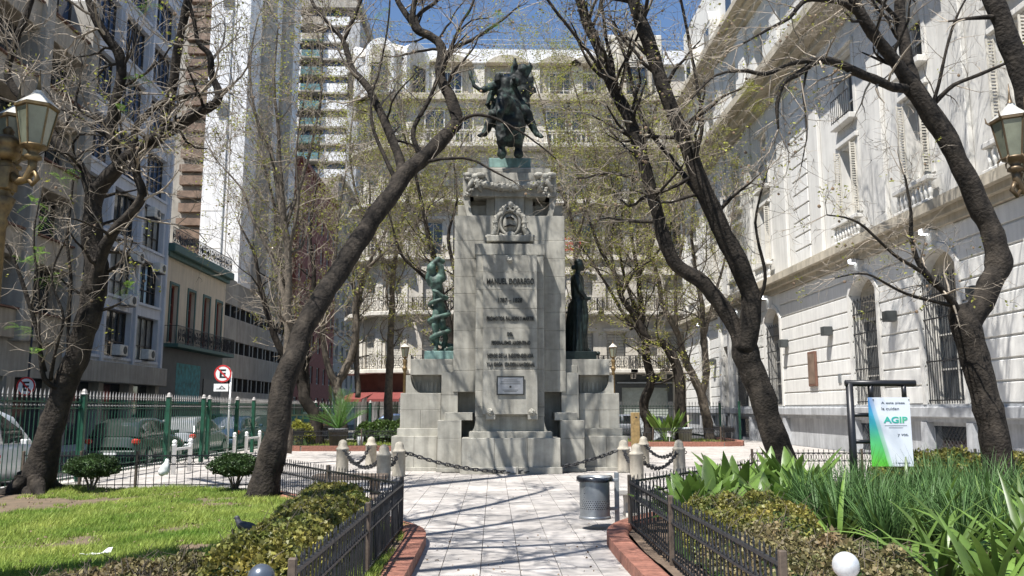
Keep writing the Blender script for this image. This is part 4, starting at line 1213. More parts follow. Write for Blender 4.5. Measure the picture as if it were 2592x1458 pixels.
# white office block
LB2 = thing('white_office_block', 'white office block with large grid windows and air conditioners on the left', 'building', (-19.3, 43, 0))
f = left_fac(37.6); W2 = 10.8; fh = 3.12; nfl = 8; zb0 = 3.9
f.put(LB2, 'core_wall', 'white_b', (0, W2, -12, -.55, 0, zb0+nfl*fh))
f.put(LB2, 'ground_fascia', 'conc', (0, W2, -.55, .5, 2.9, zb0), b=.03); f.put(LB2, 'shop_glass', 'pane', (0, W2, -.55, -.4, 0, 2.9))
for i in range(4): f.put(LB2, 'ground_column', 'conc', (i*3.4, i*3.4+.5, -.4, .1, 0, 2.899))
ops = []; bays = [(.35, 3.25), (3.75, 6.75), (7.3, 10.3)]
for k in range(nfl):
    for a, b in bays: ops.append((a, b, zb0+k*fh+.35, zb0+k*fh+2.75))
wall(f, LB2, 0, W2, zb0, zb0+nfl*fh+.3, ops, .5, 'white_b')
for k in range(nfl):
    for i, (a, b) in enumerate(bays):
        win(f, LB2, a, b, zb0+k*fh+.35, zb0+k*fh+2.75, .38, 'frame_d', ('pane_l' if (k+i) % 2 == 0 else 'pane') if k < 3 else 'pane_b', 4 if k < 3 else 5, 2 if k < 3 else 1, .07)
        f.put(LB2, 'window_sill', 'white_b', (a-.1, b+.1, .003, .1, zb0+k*fh+.2, zb0+k*fh+.34))
for i, (a, b) in enumerate(bays + [(W2+.2, W2+.3)]): f.put(LB2, 'pier_fin', 'white_b', (a-.42, a-.18, .003, .16, zb0, zb0+nfl*fh+.3))
ac_unit(f, 'white air conditioner in the lowest middle window of the white office block', 5.1, zb0+.4, .02); ac_unit(f, 'white air conditioner in the lowest right window of the white office block', 8.6, zb0+.4, .02)
ac_unit(f, 'air conditioner jutting out above the first middle window of the white block', 5.6, zb0+fh-.1, .1); ac_unit(f, 'air conditioner at the right end of the white block, one floor up', 9.2, zb0+fh+2.2, .1)
ac_unit(f, 'air conditioner between the windows two floors up on the white block', 6.2, zb0+fh+2.3, .1); ac_unit(f, 'air conditioner left on the white block behind the big trunk', 2.0, zb0+fh+2.4, .1); ac_unit(f, 'topmost air conditioner in a right window of the white block', 8.0, zb0+2*fh+2.0, .1)
# cream low house
LB3 = thing('cream_house', 'low cream house with dark green cornice, tall doors and iron balcony', 'building', (-19.3, 54, 0))
f = left_fac(48.4); W3 = 11.1
f.put(LB3, 'core_wall', 'cream', (0, W3, -10, -.45, 0, 11.0))
f.put(LB3, 'ground_wall', 'dgrey', (0, W3, -.45, 0, 0, 5.2)); f.put(LB3, 'graffiti', 'teal', (2.6, 6.8, .003, .008, 1.9, 4.4)); f.put(LB3, 'garage_door', 'frame_d', (7.4, 10.4, .003, .05, 0, 3.6))
ops = [(a, a+1.15, 5.55, 9.0) for a in (1.0, 3.9, 6.7, 9.2)]
wall(f, LB3, 0, W3, 5.2, 11.0, ops, .45, 'cream')
for a, b, za, zb in ops:
    w = win(f, LB3, a, b, za, zb, .3, 'redbrick', 'pane', 2, 3, .12, 'balcony_door')
    f.put(LB3, 'door_trim', 'dgreen', (a-.16, a-.003, .003, .06, za, zb)); f.put(LB3, 'door_trim', 'dgreen', (b+.003, b+.16, .003, .06, za, zb)); f.put(LB3, 'door_trim', 'dgreen', (a-.16, b+.16, .003, .06, zb+.003, zb+.16))
f.put(LB3, 'balcony_slab', 'dgreen', (.3, W3-.2, .003, .9, 5.2, 5.42), b=.02); railing(f, LB3, .35, W3-.25, .85, 5.42, 1.05, 'iron', True, .02)
f.put(LB3, 'cornice', 'dgreen', (-.1, W3+.1, -.3, .55, 10.8, 11.3), b=.05); f.put(LB3, 'cornice_moulding', 'dgreen', (-.05, W3+.05, .003, .25, 10.55, 10.8))
railing(f, LB3, 0, W3, .35, 11.3, 1.0, 'iron', True); f.put(LB3, 'roof_chimney', 'redbrick', (6.4, 7.6, -3, -2, 11, 12.6)); f.put(LB3, 'roof_shed', 'metal', (1, 5, -6, -3.5, 11, 12.4))
# grey concrete low building
LB4 = thing('concrete_block', 'low grey concrete building with dark ribbon windows behind the sign pole', 'building', (-19.3, 68, 0))
f = left_fac(59.55); W4 = 20.5
strips = ((2.9, 3.9), (5.7, 6.6), (8.3, 9.2))
f.put(LB4, 'core_wall', 'conc', (0, W4, -10, -.45, 0, 10.9)); z = 2.2
f.put(LB4, 'ground_glass', 'pane', (0, W4, -.45, -.3, 0, 2.2))
for za, zb in strips:
    f.put(LB4, 'concrete_band', 'conc', (0, W4, -.45, 0, z, za), b=.02); z = zb
    rw = f.put(LB4, 'ribbon_window', 'pane', (0, W4, -.45, -.35, za, zb))
    for i in range(17): f.put(rw, 'mullion', 'frame_d', (i*1.25, i*1.25+.28, -.349, -.1+.05*(i % 3), za+.002, zb-.002))
f.put(LB4, 'concrete_band', 'conc', (0, W4, -.45, 0, z, 11.1), b=.02)
# white tower over it
LB5 = thing('white_tower', 'tall white blank-walled tower with brown slatted side rising over the low houses', 'building', (-22, 63, 10.9))
f = Fac((-22.3, 62.0), 0)
f.put(LB5, 'blank_wall', 'white_t', (0, 3.05, -16, 0, 10.95, 62)); f.put(LB5, 'rain_pipe', 'metal', (1.65, 1.73, .003, .08, 10.95, 62)); f.put(LB5, 'wall_groove', 'conc', (1.95, 2.0, .003, .03, 10.95, 62))
for k in range(17): f.put(LB5, 'floor_joint', 'conc', (.02, 1.64, .002, .012, 13.6+k*2.9, 13.64+k*2.9))
for k in range(3): f.put(LB5, 'vent_window', 'dgrey', (.9, 1.7, .09, .12, 24+k*9, 25.1+k*9))
f.put(LB5, 'louvre_backing', 'conc', (-6, -.002, -16, -.7, 10.95, 62))
for k in range(48):
    f.put(LB5, 'louvre_band', 'brown', (-1.9+.1*(k % 2), -.02, -.699, -.05-.08*(k % 3), 11.2+k*1.06, 11.75+k*1.06+.15*(k % 2)))
g = Fac((-19.25, 62.05), rad(90))
for i, (a, b, m, d) in enumerate(((.0, 3.2, 'brown', -.3), (3.2, 6.2, 'conc', .35), (6.2, 9.2, 'brown', -.3), (9.2, 12.2, 'conc', .35), (12.2, 15.8, 'redbrick', -.1))):
    g.put(LB5, 'side_band', m, (a, b, -1.0, d, 11.0, 60))
    if m == 'brown':
        for k in range(16): win(g, LB5, a+.5, b-.5, 12+k*3.0, 13.9+k*3.0, .31-.001 if False else .2, 'frame_d', 'pane', 2, 1, .08)
# balcony tower far behind
LB6 = thing('balcony_tower', 'distant residential tower with stacked white and green balconies against the sky', 'building', (-28, 128, 0))
Yt = 128.0
f = Fac((at(688, 200, Yt).x, Yt), 0); W6 = at(882, 200, Yt).x-at(688, 200, Yt).x; zt = at(790, 22, Yt).z
f.put(LB6, 'core_wall', 'conc', (0, W6, -16, -1.4, 0, zt)); f.put(LB6, 'side_wall', 'greystone', (W6, W6+1.7, -16, .3, 0, zt-2)); f.put(LB6, 'side_wall', 'conc', (-1.2, 0, -16, .5, 0, zt-1))
f.put(LB6, 'roof_band', 'conc', (-1.2, W6+1.7, -16, .6, zt, zt+1.8))
M['bal_green'] = glass('green_balcony_glass', (.10, .20, .20), .2, .3, 1)
for k in range(18):
    z = zt-2.85*(k+1)
    f.put(LB6, 'floor_slab', 'conc', (0, W6, -1.4, .2, z-.3, z))
    for a, b, nm in ((0.1, W6*.38, 'white_panel'), (W6*.66, W6-.1, 'white_panel')):
        f.put(LB6, nm, 'white_t', (a, b, -.1, .05, z, z+1.5)); win(f, LB6, a+.2, b-.2, z+1.55, z+2.5, .5, 'frame_d', 'pane_b' if k % 3 else 'pane', 3, 1, .1)
    f.put(LB6, 'balcony_front', 'bal_green' if k > 1 else 'beige', (W6*.38+.15, W6*.66-.1, .9, .98, z, z+1.05)); f.put(LB6, 'balcony_slab', 'dgreen' if k % 2 else 'conc', (W6*.38+.1, W6*.66-.05, -.2, 1.05, z-.28, z))
    win(f, LB6, W6*.38+.3, W6*.66-.3, z+.05, z+2.4, 1.0, 'frame_d', 'pane_b', 4, 1, .1)
# red-brown brick house and greys further along, and the end of the street
def plain(name, lab, f, W, zt, m, fh, bw, dep=12, cat='building', mg='pane', mf='frame_w'):
    t = thing(name, lab, cat, f.p(W/2, 0, 0))
    f.put(t, 'core_wall', m, (0, W, -dep, -.5, 0, zt)); ops = []; nb = int(W/bw)
    for k in range(int((zt-1)/fh)):
        for i in range(nb): ops.append((i*W/nb+W/nb*.28, (i+1)*W/nb-W/nb*.28, k*fh+1.0, k*fh+fh-.5))
    wall(f, t, 0, W, 0, zt, ops, .45, m)
    for o in ops: win(f, t, *o, .25, mf, mg, 2, 2, .1)
    f.put(t, 'cornice', m, (0, W, -.3, .35, zt, zt+.5))
    return t
plain('red_brick_house', 'red-brown brick house seen between the tree trunks left of the monument', left_fac(80.1), 20, 26, 'redbrick', 3.3, 3.2)
plain('grey_house', 'grey plastered house beyond the red-brown brick house', left_fac(100.2), 26, 30, 'conc', 3.3, 3.4)
plain('street_end_block', 'pale block closing the far end of the side street', Fac((-19, 152), 0), 30, 34, 'limestone', 3.4, 3.4)
# ------------------------------------------------------------------ bollards and chains
BOL = {'L1': (-3.9, 21.9), 'L2': (-2.45, 18.95), 'L3': (-2.3, 20.6), 'L4': (-3.5, 24.2), 'R1': (3.33, 21.6), 'R2': (3.27, 19.3), 'R3': (4.35, 24.4), 'R4': (4.78, 21.7)}
BLAB = {'L1': 'leftmost pale stone bollard with domed top, left of the monument', 'L2': 'nearest stone bollard of the left cluster, just behind the fence corner', 'L3': 'stone bollard holding the left end of the long front chain',
        'L4': 'rearmost stone bollard of the left cluster, half hidden behind its neighbours', 'R1': 'stone bollard holding the right end of the long front chain', 'R2': 'nearest stone bollard on the right, directly behind the litter bin post',
        'R3': 'rearmost stone bollard on the right with a chain running forward', 'R4': 'rightmost pale stone bollard partly hidden by broad leaves'}
pb = [(.165, 0), (.165, .02), (.158, .05), (.155, .56), (.168, .575), (.168, .60), (.15, .615), (.12, .66), (.112, .72), (.10, .765), (.07, .80), (.035, .82), (.0, .825)]
bm = MB().lathe(pb, n=20); hook = MB().lathe([(.03, 0), (.03, .02)], n=8)
proto = None
for k, (x, y) in BOL.items():
    t = thing('stone_bollard', BLAB[k], 'bollard', (x, y, 0), 'stone bollards around the monument', 0)
    if proto is None:
        a = bm.build('post', M['concpost'], t, True); b = MB().ring([(.19*math.cos(i*.785)*0+.165+.035*math.cos(i*.785), 0, .5+.035*math.sin(i*.785)) for i in range(8)], .012).build('eye_ring', M['iron'], t); proto = (a.data, b.data)
    else:
        link('post', proto[0], t); link('eye_ring', proto[1], t)
lk = MB(); ln_, wd_, rr_ = .115, .042, .0155
path = [(ln_*.5*math.cos(a)*1.0 + (.022 if math.cos(a) > 0 else -.022), wd_*math.sin(a), 0) for a in [2*math.pi*i/12 for i in range(12)]]
lk.ring(path, rr_, 5); lk.tube([(0, -wd_, 0), (0, wd_, 0)], .011, 5)
lk_me = bpy.data.meshes.new('chain_link'); lk_me.from_pydata(lk.v, [], lk.f); lk_me.materials.append(M['iron'])
def chain(name, a, b, za, zb, sag, label):
    a = Vector((*a, za)); b = Vector((*b, zb))
    d = (b-a); d.z = 0; d.normalize(); a += d*.17; b -= d*.17
    t = thing(name, label, 'chain', (a.x, a.y, 0), 'iron chains between the bollards')
    N_ = 60; cur = [a.lerp(b, i/N_) - Vector((0, 0, sag*(1-(2*i/N_-1)**2))) for i in range(N_+1)]
    pitch = .118; acc = 0; pts = []
    for p, q_ in zip(cur, cur[1:]):
        L = (q_-p).length
        while acc < L: pts.append((p.lerp(q_, acc/L), (q_-p).normalized())); acc += pitch
        acc -= L
    for i, (p, dr) in enumerate(pts):
        e = dr.to_track_quat('X', 'Z').to_matrix() @ Matrix.Rotation(rad(90)*(i % 2)+rad(R.uniform(-15, 15))+.4, 3, 'X')
        link('chain_link', lk_me, t, loc=p, rot=e.to_euler())
chain('chain', BOL['L3'], BOL['R1'], .56, .56, .50, 'long heavy chain hanging low in front of the monument')
chain('chain', BOL['L1'], BOL['L2'], .56, .5, .30, 'chain from the leftmost bollard to the nearest left bollard')
chain('chain', BOL['L1'], BOL['L4'], .5, .56, .38, 'chain from the leftmost bollard back to the rearmost left bollard')
chain('chain', BOL['L2'], BOL['L3'], .52, .56, .22, 'short chain between the two front bollards on the left')
chain('chain', BOL['R1'], BOL['R2'], .56, .52, .2, 'short chain between the bollards behind the litter bin')
chain('chain', BOL['R3'], BOL['R4'], .58, .56, .26, 'chain between the two outer bollards on the right')
chain('chain', BOL['R2'], BOL['R4'], .5, .5, .32, 'chain sagging toward the rightmost bollard behind the broad leaves')

# ------------------------------------------------------------------ low black fences
def low_fence(label, path, post_at, seen=True, h=.56, z=.1, sp=.112, joined=False, group=None):
    t = thing('iron_fence', label, 'fence', (path[0][0], path[0][1], 0), group)
    ps = arc_pts(path, sp)
    rl = MB()
    def off(a, b, q, zz): pass
    for (x0, y0), (x1, y1) in zip(path, path[1:]):
        L = math.hypot(x1-x0, y1-y0); a = math.atan2(y1-y0, x1-x0)
        for zz, hh in ((z+h, .012), (z+h-.17, .009), (z+.04, .009)):
            st = len(rl.v); rl.box(-.01, L+.01, -.014, .014, zz-hh, zz+hh)
            mt = Matrix.Translation((x0, y0, 0)) @ Matrix.Rotation(a, 4, 'Z')
            rl.v[st:] = [tuple(mt @ Vector(v)) for v in rl.v[st:]]
    rl.build('rail', M['iron'], t)
    pk = MB().tube([(0, 0, z-.04), (0, 0, z+h+.05)], .0075, 6).tube([(0, 0, z+h+.05), (0, 0, z+h+.085)], [.0105, .003], 6)
    rg_ = MB().ring([((sp*.46)*math.cos(a), 0, z+h-.085+.075*math.sin(a)) for a in [2*math.pi*i/12 for i in range(12)]], .0055, 4)
    if joined:
        j = MB()
        for (x, y, a) in ps:
            for src in (pk, rg_):
                n = len(j.v); mt = Matrix.Translation((x, y, 0)) @ Matrix.Rotation(a, 4, 'Z')
                j.v += [tuple(mt @ Vector(v)) for v in src.v]; j.f += [tuple(n+i for i in f) for f in src.f]
        tag(j.build('picket_row', M['iron'], t), kind='stuff')
    else:
        mes = []
        for nm, src in (('picket', pk), ('ring', rg_)):
            me = bpy.data.meshes.new(nm); me.from_pydata(src.v, [], src.f); me.materials.append(M['iron']); mes.append((nm, me))
        for i, (x, y, a) in enumerate(ps):
            link('picket', mes[0][1], t, loc=(x, y, R.uniform(-.006, .006)), rot=(R.gauss(0, .006), R.gauss(0, .006), a))
            if i < len(ps)-1:
                x2, y2, _ = ps[i+1]
                link('ring', mes[1][1], t, loc=((x+x2)/2, (y+y2)/2, 0), rot=(0, 0, a))
    po = MB().bev(-.024, .024, -.024, .024, 0, z+h+.09, .006)
    me = bpy.data.meshes.new('post'); me.from_pydata(po.v, [], po.f); me.materials.append(M['rustpost'])
    for (x, y) in post_at: link('post', me, t, loc=(x, y, 0), rot=(0, 0, R.uniform(-.1, .1)))
    return t
low_fence('low black iron fence along the left edge of the path, turning back by the lawn', [(-1.16, 5.0), (-1.16, 10.85), (-4.0, 15.5), (-4.35, 16.7)],
          [(-1.16, 5.0), (-1.16, 7.9), (-1.17, 10.87), (-2.55, 13.15), (-4.02, 15.5)])
low_fence('low iron fence closing the back of the lawn between the leaning tree and the street', [(-4.4, 16.75), (-9.2, 16.75)], [(-4.42, 16.75), (-7.0, 16.75), (-8.1, 16.78), (-9.2, 16.75)], h=.6, sp=.15)
low_fence('low black iron fence along the right edge of the path in front of the shrubs', [(1.76, 5.2), (1.78, 11.1), (4.6, 14.9)], [(1.76, 5.2), (1.765, 8.45), (1.78, 11.1), (3.2, 13.0), (4.6, 14.9)])
low_fence('low iron fence at the far side of the right bed near the grey building', [(5.6, 18.2), (10.5, 18.2), (10.5, 9.0)], [(5.6, 18.2), (8.0, 18.2), (10.5, 18.2), (10.5, 13.5)], joined=True)
low_fence('low fence round the grassy bed with the potted palm', [(-8.0, 43), (-7.9, 33.2), (-2.6, 33.2)], [(-7.9, 33.2), (-5.2, 33.2)], joined=True, h=.6, z=.15)
low_fence('low fence round the bed with the grey tub behind the right bollards', [(4.2, 36.9), (10.0, 36.9), (11.0, 38.2), (11.0, 43.0)], [(10.0, 36.9), (7.0, 36.9), (11.0, 40)], joined=True, h=.6, z=.15)

# ------------------------------------------------------------------ tall green fences
def tall_fence(label, path, posts, sp, joined):
    t = thing('green_fence', label, 'fence', (path[0][0], path[0][1], 0))
    rl = MB()
    for (x0, y0), (x1, y1) in zip(path, path[1:]):
        L = math.hypot(x1-x0, y1-y0); a = math.atan2(y1-y0, x1-x0)
        for zz in (.25, 1.62, 1.76):
            st = len(rl.v); rl.box(0, L, -.02, .02, zz-.014, zz+.014)
            mt = Matrix.Translation((x0, y0, 0)) @ Matrix.Rotation(a, 4, 'Z'); rl.v[st:] = [tuple(mt @ Vector(v)) for v in rl.v[st:]]
    rl.build('rail', M['green'], t)
    bar = MB().tube([(0, 0, .05), (0, 0, 1.83)], .0095, 5)
    tip = MB().lathe([(.01, 1.83), (.019, 1.85), (.013, 1.87), (.024, 1.90), (.012, 1.97), (.001, 2.03)], n=6)
    col = MB().ball((0, 0, 1.69), (.03, .03, .022), 6, 4)
    ps = arc_pts(path, sp)
    if joined:
        for nm, srcs, m in (('bar_row', [bar], 'green'), ('spear_row', [tip, col], 'spear')):
            j = MB()
            for (x, y, a) in ps:
                for s_ in srcs:
                    n = len(j.v); j.v += [(v[0]+x, v[1]+y, v[2]) for v in s_.v]; j.f += [tuple(n+i for i in f) for f in s_.f]
            tag(j.build(nm, M[m], t), kind='stuff')
    else:
        mes = {}
        for nm, s_, m in (('bar', bar, 'green'), ('spear', tip, 'spear'), ('collar', col, 'spear')):
            me = bpy.data.meshes.new(nm); me.from_pydata(s_.v, [], s_.f); me.materials.append(M[m]); mes[nm] = me
        for (x, y, a) in ps:
            b = link('bar', mes['bar'], t, loc=(x, y, 0), rot=(0, 0, a))
            for nm in ('spear', 'collar'):
                c = bpy.data.objects.new(nm, mes[nm]); COL.objects.link(c); c.parent = b
    pm = MB().bev(-.06, .06, -.06, .06, 0, 1.93, .01); cap = MB().lathe([(.085, 1.93), (.085, 1.95), (.06, 1.975), (.06, 2.0), (.035, 2.05), (0, 2.06)], n=10)
    m1 = bpy.data.meshes.new('post'); m1.from_pydata(pm.v, [], pm.f); m1.materials.append(M['green'])
    m2 = bpy.data.meshes.new('post_cap'); m2.from_pydata(cap.v, [], cap.f); m2.materials.append(M['spear'])
    for (x, y) in posts:
        p = link('post', m1, t, loc=(x, y, 0)); c = bpy.data.objects.new('post_cap', m2); COL.objects.link(c); c.parent = p
tall_fence('tall green spear-topped fence along the street left of the lawn', [(-9.35, 13.0), (-9.35, 44.0)], [(-9.3, 19.2), (-9.0, 23.4), (-9.3, 27.6), (-9.0, 26.2), (-9.3, 30.6), (-9.05, 31.8), (-9.3, 36), (-9.3, 44)], .165, False)
tall_fence('tall green spear-topped fence across the back of the plaza', [(-9.3, 44.3), (12.2, 44.3)], [(-6.5, 44.3), (-3.2, 44.3), (.2, 44.3), (4.0, 44.3), (8, 44.3), (12.0, 44.3)], .16, True)
MB().bev(12.15, 12.25, 41.4, 41.5, 0, 2.0, .01).build('x', M['green']).name = 'gate_post'
tag(bpy.data.objects['gate_post'], 'single green gate post standing before the far pale facade', 'post')

# ------------------------------------------------------------------ white rack posts, street signs
def rack(x, y, y2, label):
    t = thing('hoop_rack', label, 'rack', (x, y, 0), 'pale metal racks by the green fence')
    for yy in ([y, y2] if y2 else [y]):
        p = MB().lathe([(.055, 0), (.055, .70), (.065, .71), (.065, .73), (.03, .74)], (x, yy, 0), 10).build('post', M['white_p'], t, True)
        MB().ball((x, yy, .79), .062).build('ball_finial', M['white_p'], p, True)
    if y2: MB().box(x-.03, x+.03, y+.05, y2-.05, .58, .64).build('crossbar', M['white_p'], t)
rack(-7.95, 21.2, 22.3, 'pale metal rack of two ball-topped posts nearest the lawn')
rack(-8.55, 28.0, None, 'single pale ball-topped post right of the sign pole')
rack(-8.45, 29.0, 30.6, 'pale metal rack of two ball-topped posts beside the leaning trunk')
def disc(c, r, th, n=28):
    b = MB().lathe([(r, 0), (r, th)], (0, 0, 0), n)
    b.v = [(c[0]+x, c[1]-z, c[2]+y) for x, y, z in b.v]; return b
def no_parking(pole_x, y, z, r, label, plate, pole_m, side, ztop):
    t = thing('parking_sign', label, 'sign', (pole_x, y, 0))
    MB().lathe([(.035, 0), (.035, ztop)], (pole_x, y, 0), 10).build('pole', M[pole_m], t, True)
    c = (pole_x+side, y-.06, z)
    d = disc(c, r, .012).build('disc', M['white_p'], t)
    rg_ = MB()
    n = 32; 
    for i in range(n):
        a0, a1 = 2*math.pi*i/n, 2*math.pi*(i+1)/n
        q_ = [(c[0]+rr*math.cos(a), c[1]-.016, c[2]+rr*math.sin(a)) for rr, a in ((r*.82, a0), (r, a0), (r, a1), (r*.82, a1))]
        rg_.face(*q_)
    a = rad(135); dx, dz = math.cos(a)*r*.83, math.sin(a)*r*.83; px, pz = -math.sin(a)*r*.085, math.cos(a)*r*.085
    rg_.face((c[0]-dx-px, c[1]-.018, c[2]-dz-pz), (c[0]+dx-px, c[1]-.018, c[2]+dz-pz), (c[0]+dx+px, c[1]-.018, c[2]+dz+pz), (c[0]-dx+px, c[1]-.018, c[2]-dz+pz))
    rg_.build('red_ring', M['red_p'], d)
    text('E', (c[0], c[1]-.0145, c[2]-r*.5), r*1.0, r*.72, d, M['black_p'], 'letter', .001, bold=.03)
    if plate:
        p = MB().bev(c[0]-.3, c[0]+.22, y-.07, y-.06, z-r-.32, z-r-.05, .003).build('plate', M['white_p'], t)
        tr = MB().box(c[0]-.2, c[0]+.12, y-.074, y-.071, z-r-.24, z-r-.22)
        tr.tube([(c[0]-.1, y-.074, z-r-.22), (c[0]-.02, y-.074, z-r-.12), (c[0]+.1, y-.074, z-r-.23)], .012, 5)
        tr.build('tow_pictogram', M['black_p'], p)
    return t
sp = at(585, 945, 30.0)
no_parking(sp.x, 30.0, at(563, 946, 30).z, .31, 'red and white no-parking sign with tow plate on a white pole', True, 'white_p', -.27, at(585, 941, 30).z)
no_parking(at(70, 980, 28).x, 28.0, at(68, 978, 28).z, .31, 'no-parking sign on a dark pole at far left across the street', False, 'black_p', -.02, 4.6)

# ------------------------------------------------------------------ litter bin, bench, signboard, ball posts
bx, by = at(1506, 1310, 11.55).x, 11.55
t = thing('litter_bin', 'grey perforated metal litter bin hung on a post beside the path', 'litter bin', (at(1562, 1335, 11.7).x, 11.7, 0))
zb, zt = at(1506, 1312, by).z, at(1506, 1208, by).z
px = at(1562, 1300, 11.7).x
MB().bev(px-.03, px+.03, 11.67, 11.73, 0, at(1562, 1196, 11.7).z, .004).build('post', M['metal'], t)
r0, r1 = .205, .215
ba = MB(); nseg, nrow = 40, 20
# perforated shell: hexagonal holes left open between the strips of a net of small faces
hh = (zt-zb-.05)/nrow
for j in range(nrow):
    for i in range(nseg):
        o = .5*(j % 2)
        def pt(a, z): a = 2*math.pi*a/nseg; return (bx+r0*math.cos(a), by+r0*math.sin(a), z)
        z0 = zb+.03+j*hh; cxn = i+o
        if 3 < j < 17:
            hx = []
            for k in range(6):
                w = math.pi/6+k*math.pi/3; hx.append((cxn+.5+.27*math.cos(w), z0+hh/2+.30*hh*math.sin(w)))
            sq = [(cxn+1, z0+hh*.66), (cxn+.5, z0+hh), (cxn, z0+hh*.66), (cxn, z0+hh*.34), (cxn+.5, z0), (cxn+1, z0+hh*.34)]
            sq = [(cxn+1, z0+hh), (cxn+.5, z0+hh), (cxn, z0+hh), (cxn, z0), (cxn+.5, z0), (cxn+1, z0)]
            for k in range(6):
                a, b = sq[k], sq[(k+1) % 6]; c, d = hx[(k+1) % 6], hx[k]
                ba.face(pt(*a), pt(*b), pt(*c), pt(*d))
        else:
            ba.face(pt(cxn, z0), pt(cxn+1, z0), pt(cxn+1, z0+hh), pt(cxn, z0+hh))
ba.build('perforated_basket', M['metal'], t, True)
MB().lathe([(r1, zb), (r1, zb+.035), (r0-.01, zb+.04)], (bx, by, 0), 32).build('bottom_band', M['metal'], t, True)
rm_ = MB(); rm_.lathe([(r0+.002, zt-.04), (.235, zt-.035), (.24, zt), (.235, zt+.012), (.2, zt+.01), (.195, zt-.05), (.19, zt-.3)], (bx, by, 0), 32)
rm_.f = rm_.f[:-2]; rm_.build('rim', M['metal'], t, True)
bag = MB().lathe([(.18, zb+.06), (.19, zt-.1), (.21, zt+.005), (.245, zt+.014), (.25, zt-.02), (.246, zt-.05)], (bx, by, 0), 24); bag.f = bag.f[:-1]
rb = random.Random(5); bag.v = [(x+rb.gauss(0, .004), y+rb.gauss(0, .004), z+rb.gauss(0, .006)) for x, y, z in bag.v]
M['bag'] = mat('black_bin_bag', (.02, .022, .028), .22, .3, 10, spec=.7); bag.build('bin_bag', M['bag'], t, True)
MB().bev(bx+.2, px, by-.02, by+.05, zt-.06, zt-.02, .004).build('bracket', M['metal'], t); MB().bev(bx+.18, px, by+.03, by+.1, zb+.1, zb+.14, .004).build('bracket', M['metal'], t)

def bench(label, x0, x1, y0, y1, zs, m):
    t = thing('stone_bench', label, 'bench', ((x0+x1)/2, (y0+y1)/2, 0))
    MB().bev(x0, x1, y0, y1, zs-.09, zs, .015).build('seat', M[m], t)
    for xx in (x0+.12, x1-.3):
        pr = [(y0+.05, 0), (y1-.05, 0), (y1-.05, .06), (y1-.13, .12), (y1-.13, zs-.2), (y1-.05, zs-.09), (y0+.05, zs-.09), (y0+.13, zs-.2), (y0+.13, .12), (y0+.05, .06)]
        MB().prism(pr, xx, xx+.16, 'x').build('support', M[m], t)
    return t
bench('low stone bench behind the litter bin beside the right fence corner', at(1568, 1260, 12.2).x, at(1568, 1260, 12.2).x+1.3, 12.3, 12.75, .45, 'stone_lt')
t = bench('dark stone bench seen through the diagonal fence behind the left hedge', -3.2, -1.9, 15.0, 15.45, .45, 'rustpost')

YSn = 12.0
t = thing('signboard', 'white, blue and green notice board hung in a black pipe frame among the plants', 'sign', (at(2160, 1200, YSn).x, YSn, .05))
pL = at(2157, 1100, YSn).x; zt = at(2160, 970, YSn).z; xr = at(2316, 970, YSn).x
MB().tube([(pL, YSn, .05), (pL, YSn, zt)], .052, 12).build('post', M['black_p'], t, True)
MB().tube([(pL-.055, YSn, zt), (xr, YSn, zt)], .046, 12).build('crossbar', M['black_p'], t, True)
for u in (2204, 2288):
    MB().tube([(at(u, 990, YSn).x, YSn, zt-.02), (at(u, 990, YSn).x, YSn, at(u, 1010, YSn).z)], .036, 8).build('hanger', M['black_p'], t, True)
for v in (1050, 1118):
    z = at(2170, v, YSn).z; MB().tube([(pL, YSn, z), (at(2203, v, YSn).x, YSn, z)], .03, 8).build('side_bracket', M['black_p'], t, True)
xa, xb = at(2198, 1090, YSn).x, at(2303, 1090, YSn).x; za, zb = at(2250, 1180, YSn).z, at(2250, 1006, YSn).z
m = bpy.data.materials.new('signboard_print'); m.use_nodes = True; nt = m.node_tree; N = nt.nodes; L = nt.links
tc = N.new('ShaderNodeTexCoord'); sx = N.new('ShaderNodeSeparateXYZ'); L.new(tc.outputs['Generated'], sx.inputs[0])
r1_ = N.new('ShaderNodeValToRGB'); L.new(sx.outputs['Z'], r1_.inputs[0])
cr = r1_.color_ramp; cr.elements[0].color = (.12, .55, .05, 1); cr.elements[0].position = .05; cr.elements[1].color = (.05, .25, .62, 1); cr.elements[1].position = .95
e = cr.elements.new(.4); e.color = (.10, .52, .22, 1); e = cr.elements.new(.62); e.color = (.05, .42, .48, 1)
ma = N.new('ShaderNodeMath'); ma.operation = 'MULTIPLY_ADD'; L.new(sx.outputs['Z'], ma.inputs[0]); ma.inputs[1].default_value = .40; L.new(sx.outputs['X'], ma.inputs[2])
r2_ = N.new('ShaderNodeValToRGB'); L.new(ma.outputs[0], r2_.inputs[0]); c2 = r2_.color_ramp
c2.elements[0].position = .40; c2.elements[0].color = (0, 0, 0, 1); c2.elements[1].position = .54; c2.elements[1].color = (1, 1, 1, 1)
e = c2.elements.new(.405); e.color = (.3, .3, .3, 1); e = c2.elements.new(.50); e.color = (.55, .55, .55, 1); e = c2.elements.new(.505); e.color = (.9, .9, .9, 1)
mx = N.new('ShaderNodeMix'); mx.data_type = 'RGBA'; L.new(r2_.outputs[0], mx.inputs[0]); L.new(r1_.outputs[0], mx.inputs['A']); mx.inputs['B'].default_value = (.72, .75, .80, 1)
L.new(mx.outputs['Result'], N['Principled BSDF'].inputs['Base Color']); N['Principled BSDF'].inputs['Roughness'].default_value = .35
bd = MB().box(xa, xb, YSn-.05, YSn-.042, za, zb).build('board', m, t)
M['print_d'] = mat('dark_print', (.06, .07, .09), .5, .1); M['print_t'] = mat('teal_print', (.03, .42, .42), .5, .1, col2=(.10, .50, .20), scale=6)
W = xb-xa; H = zb-za; yt = YSn-.0525
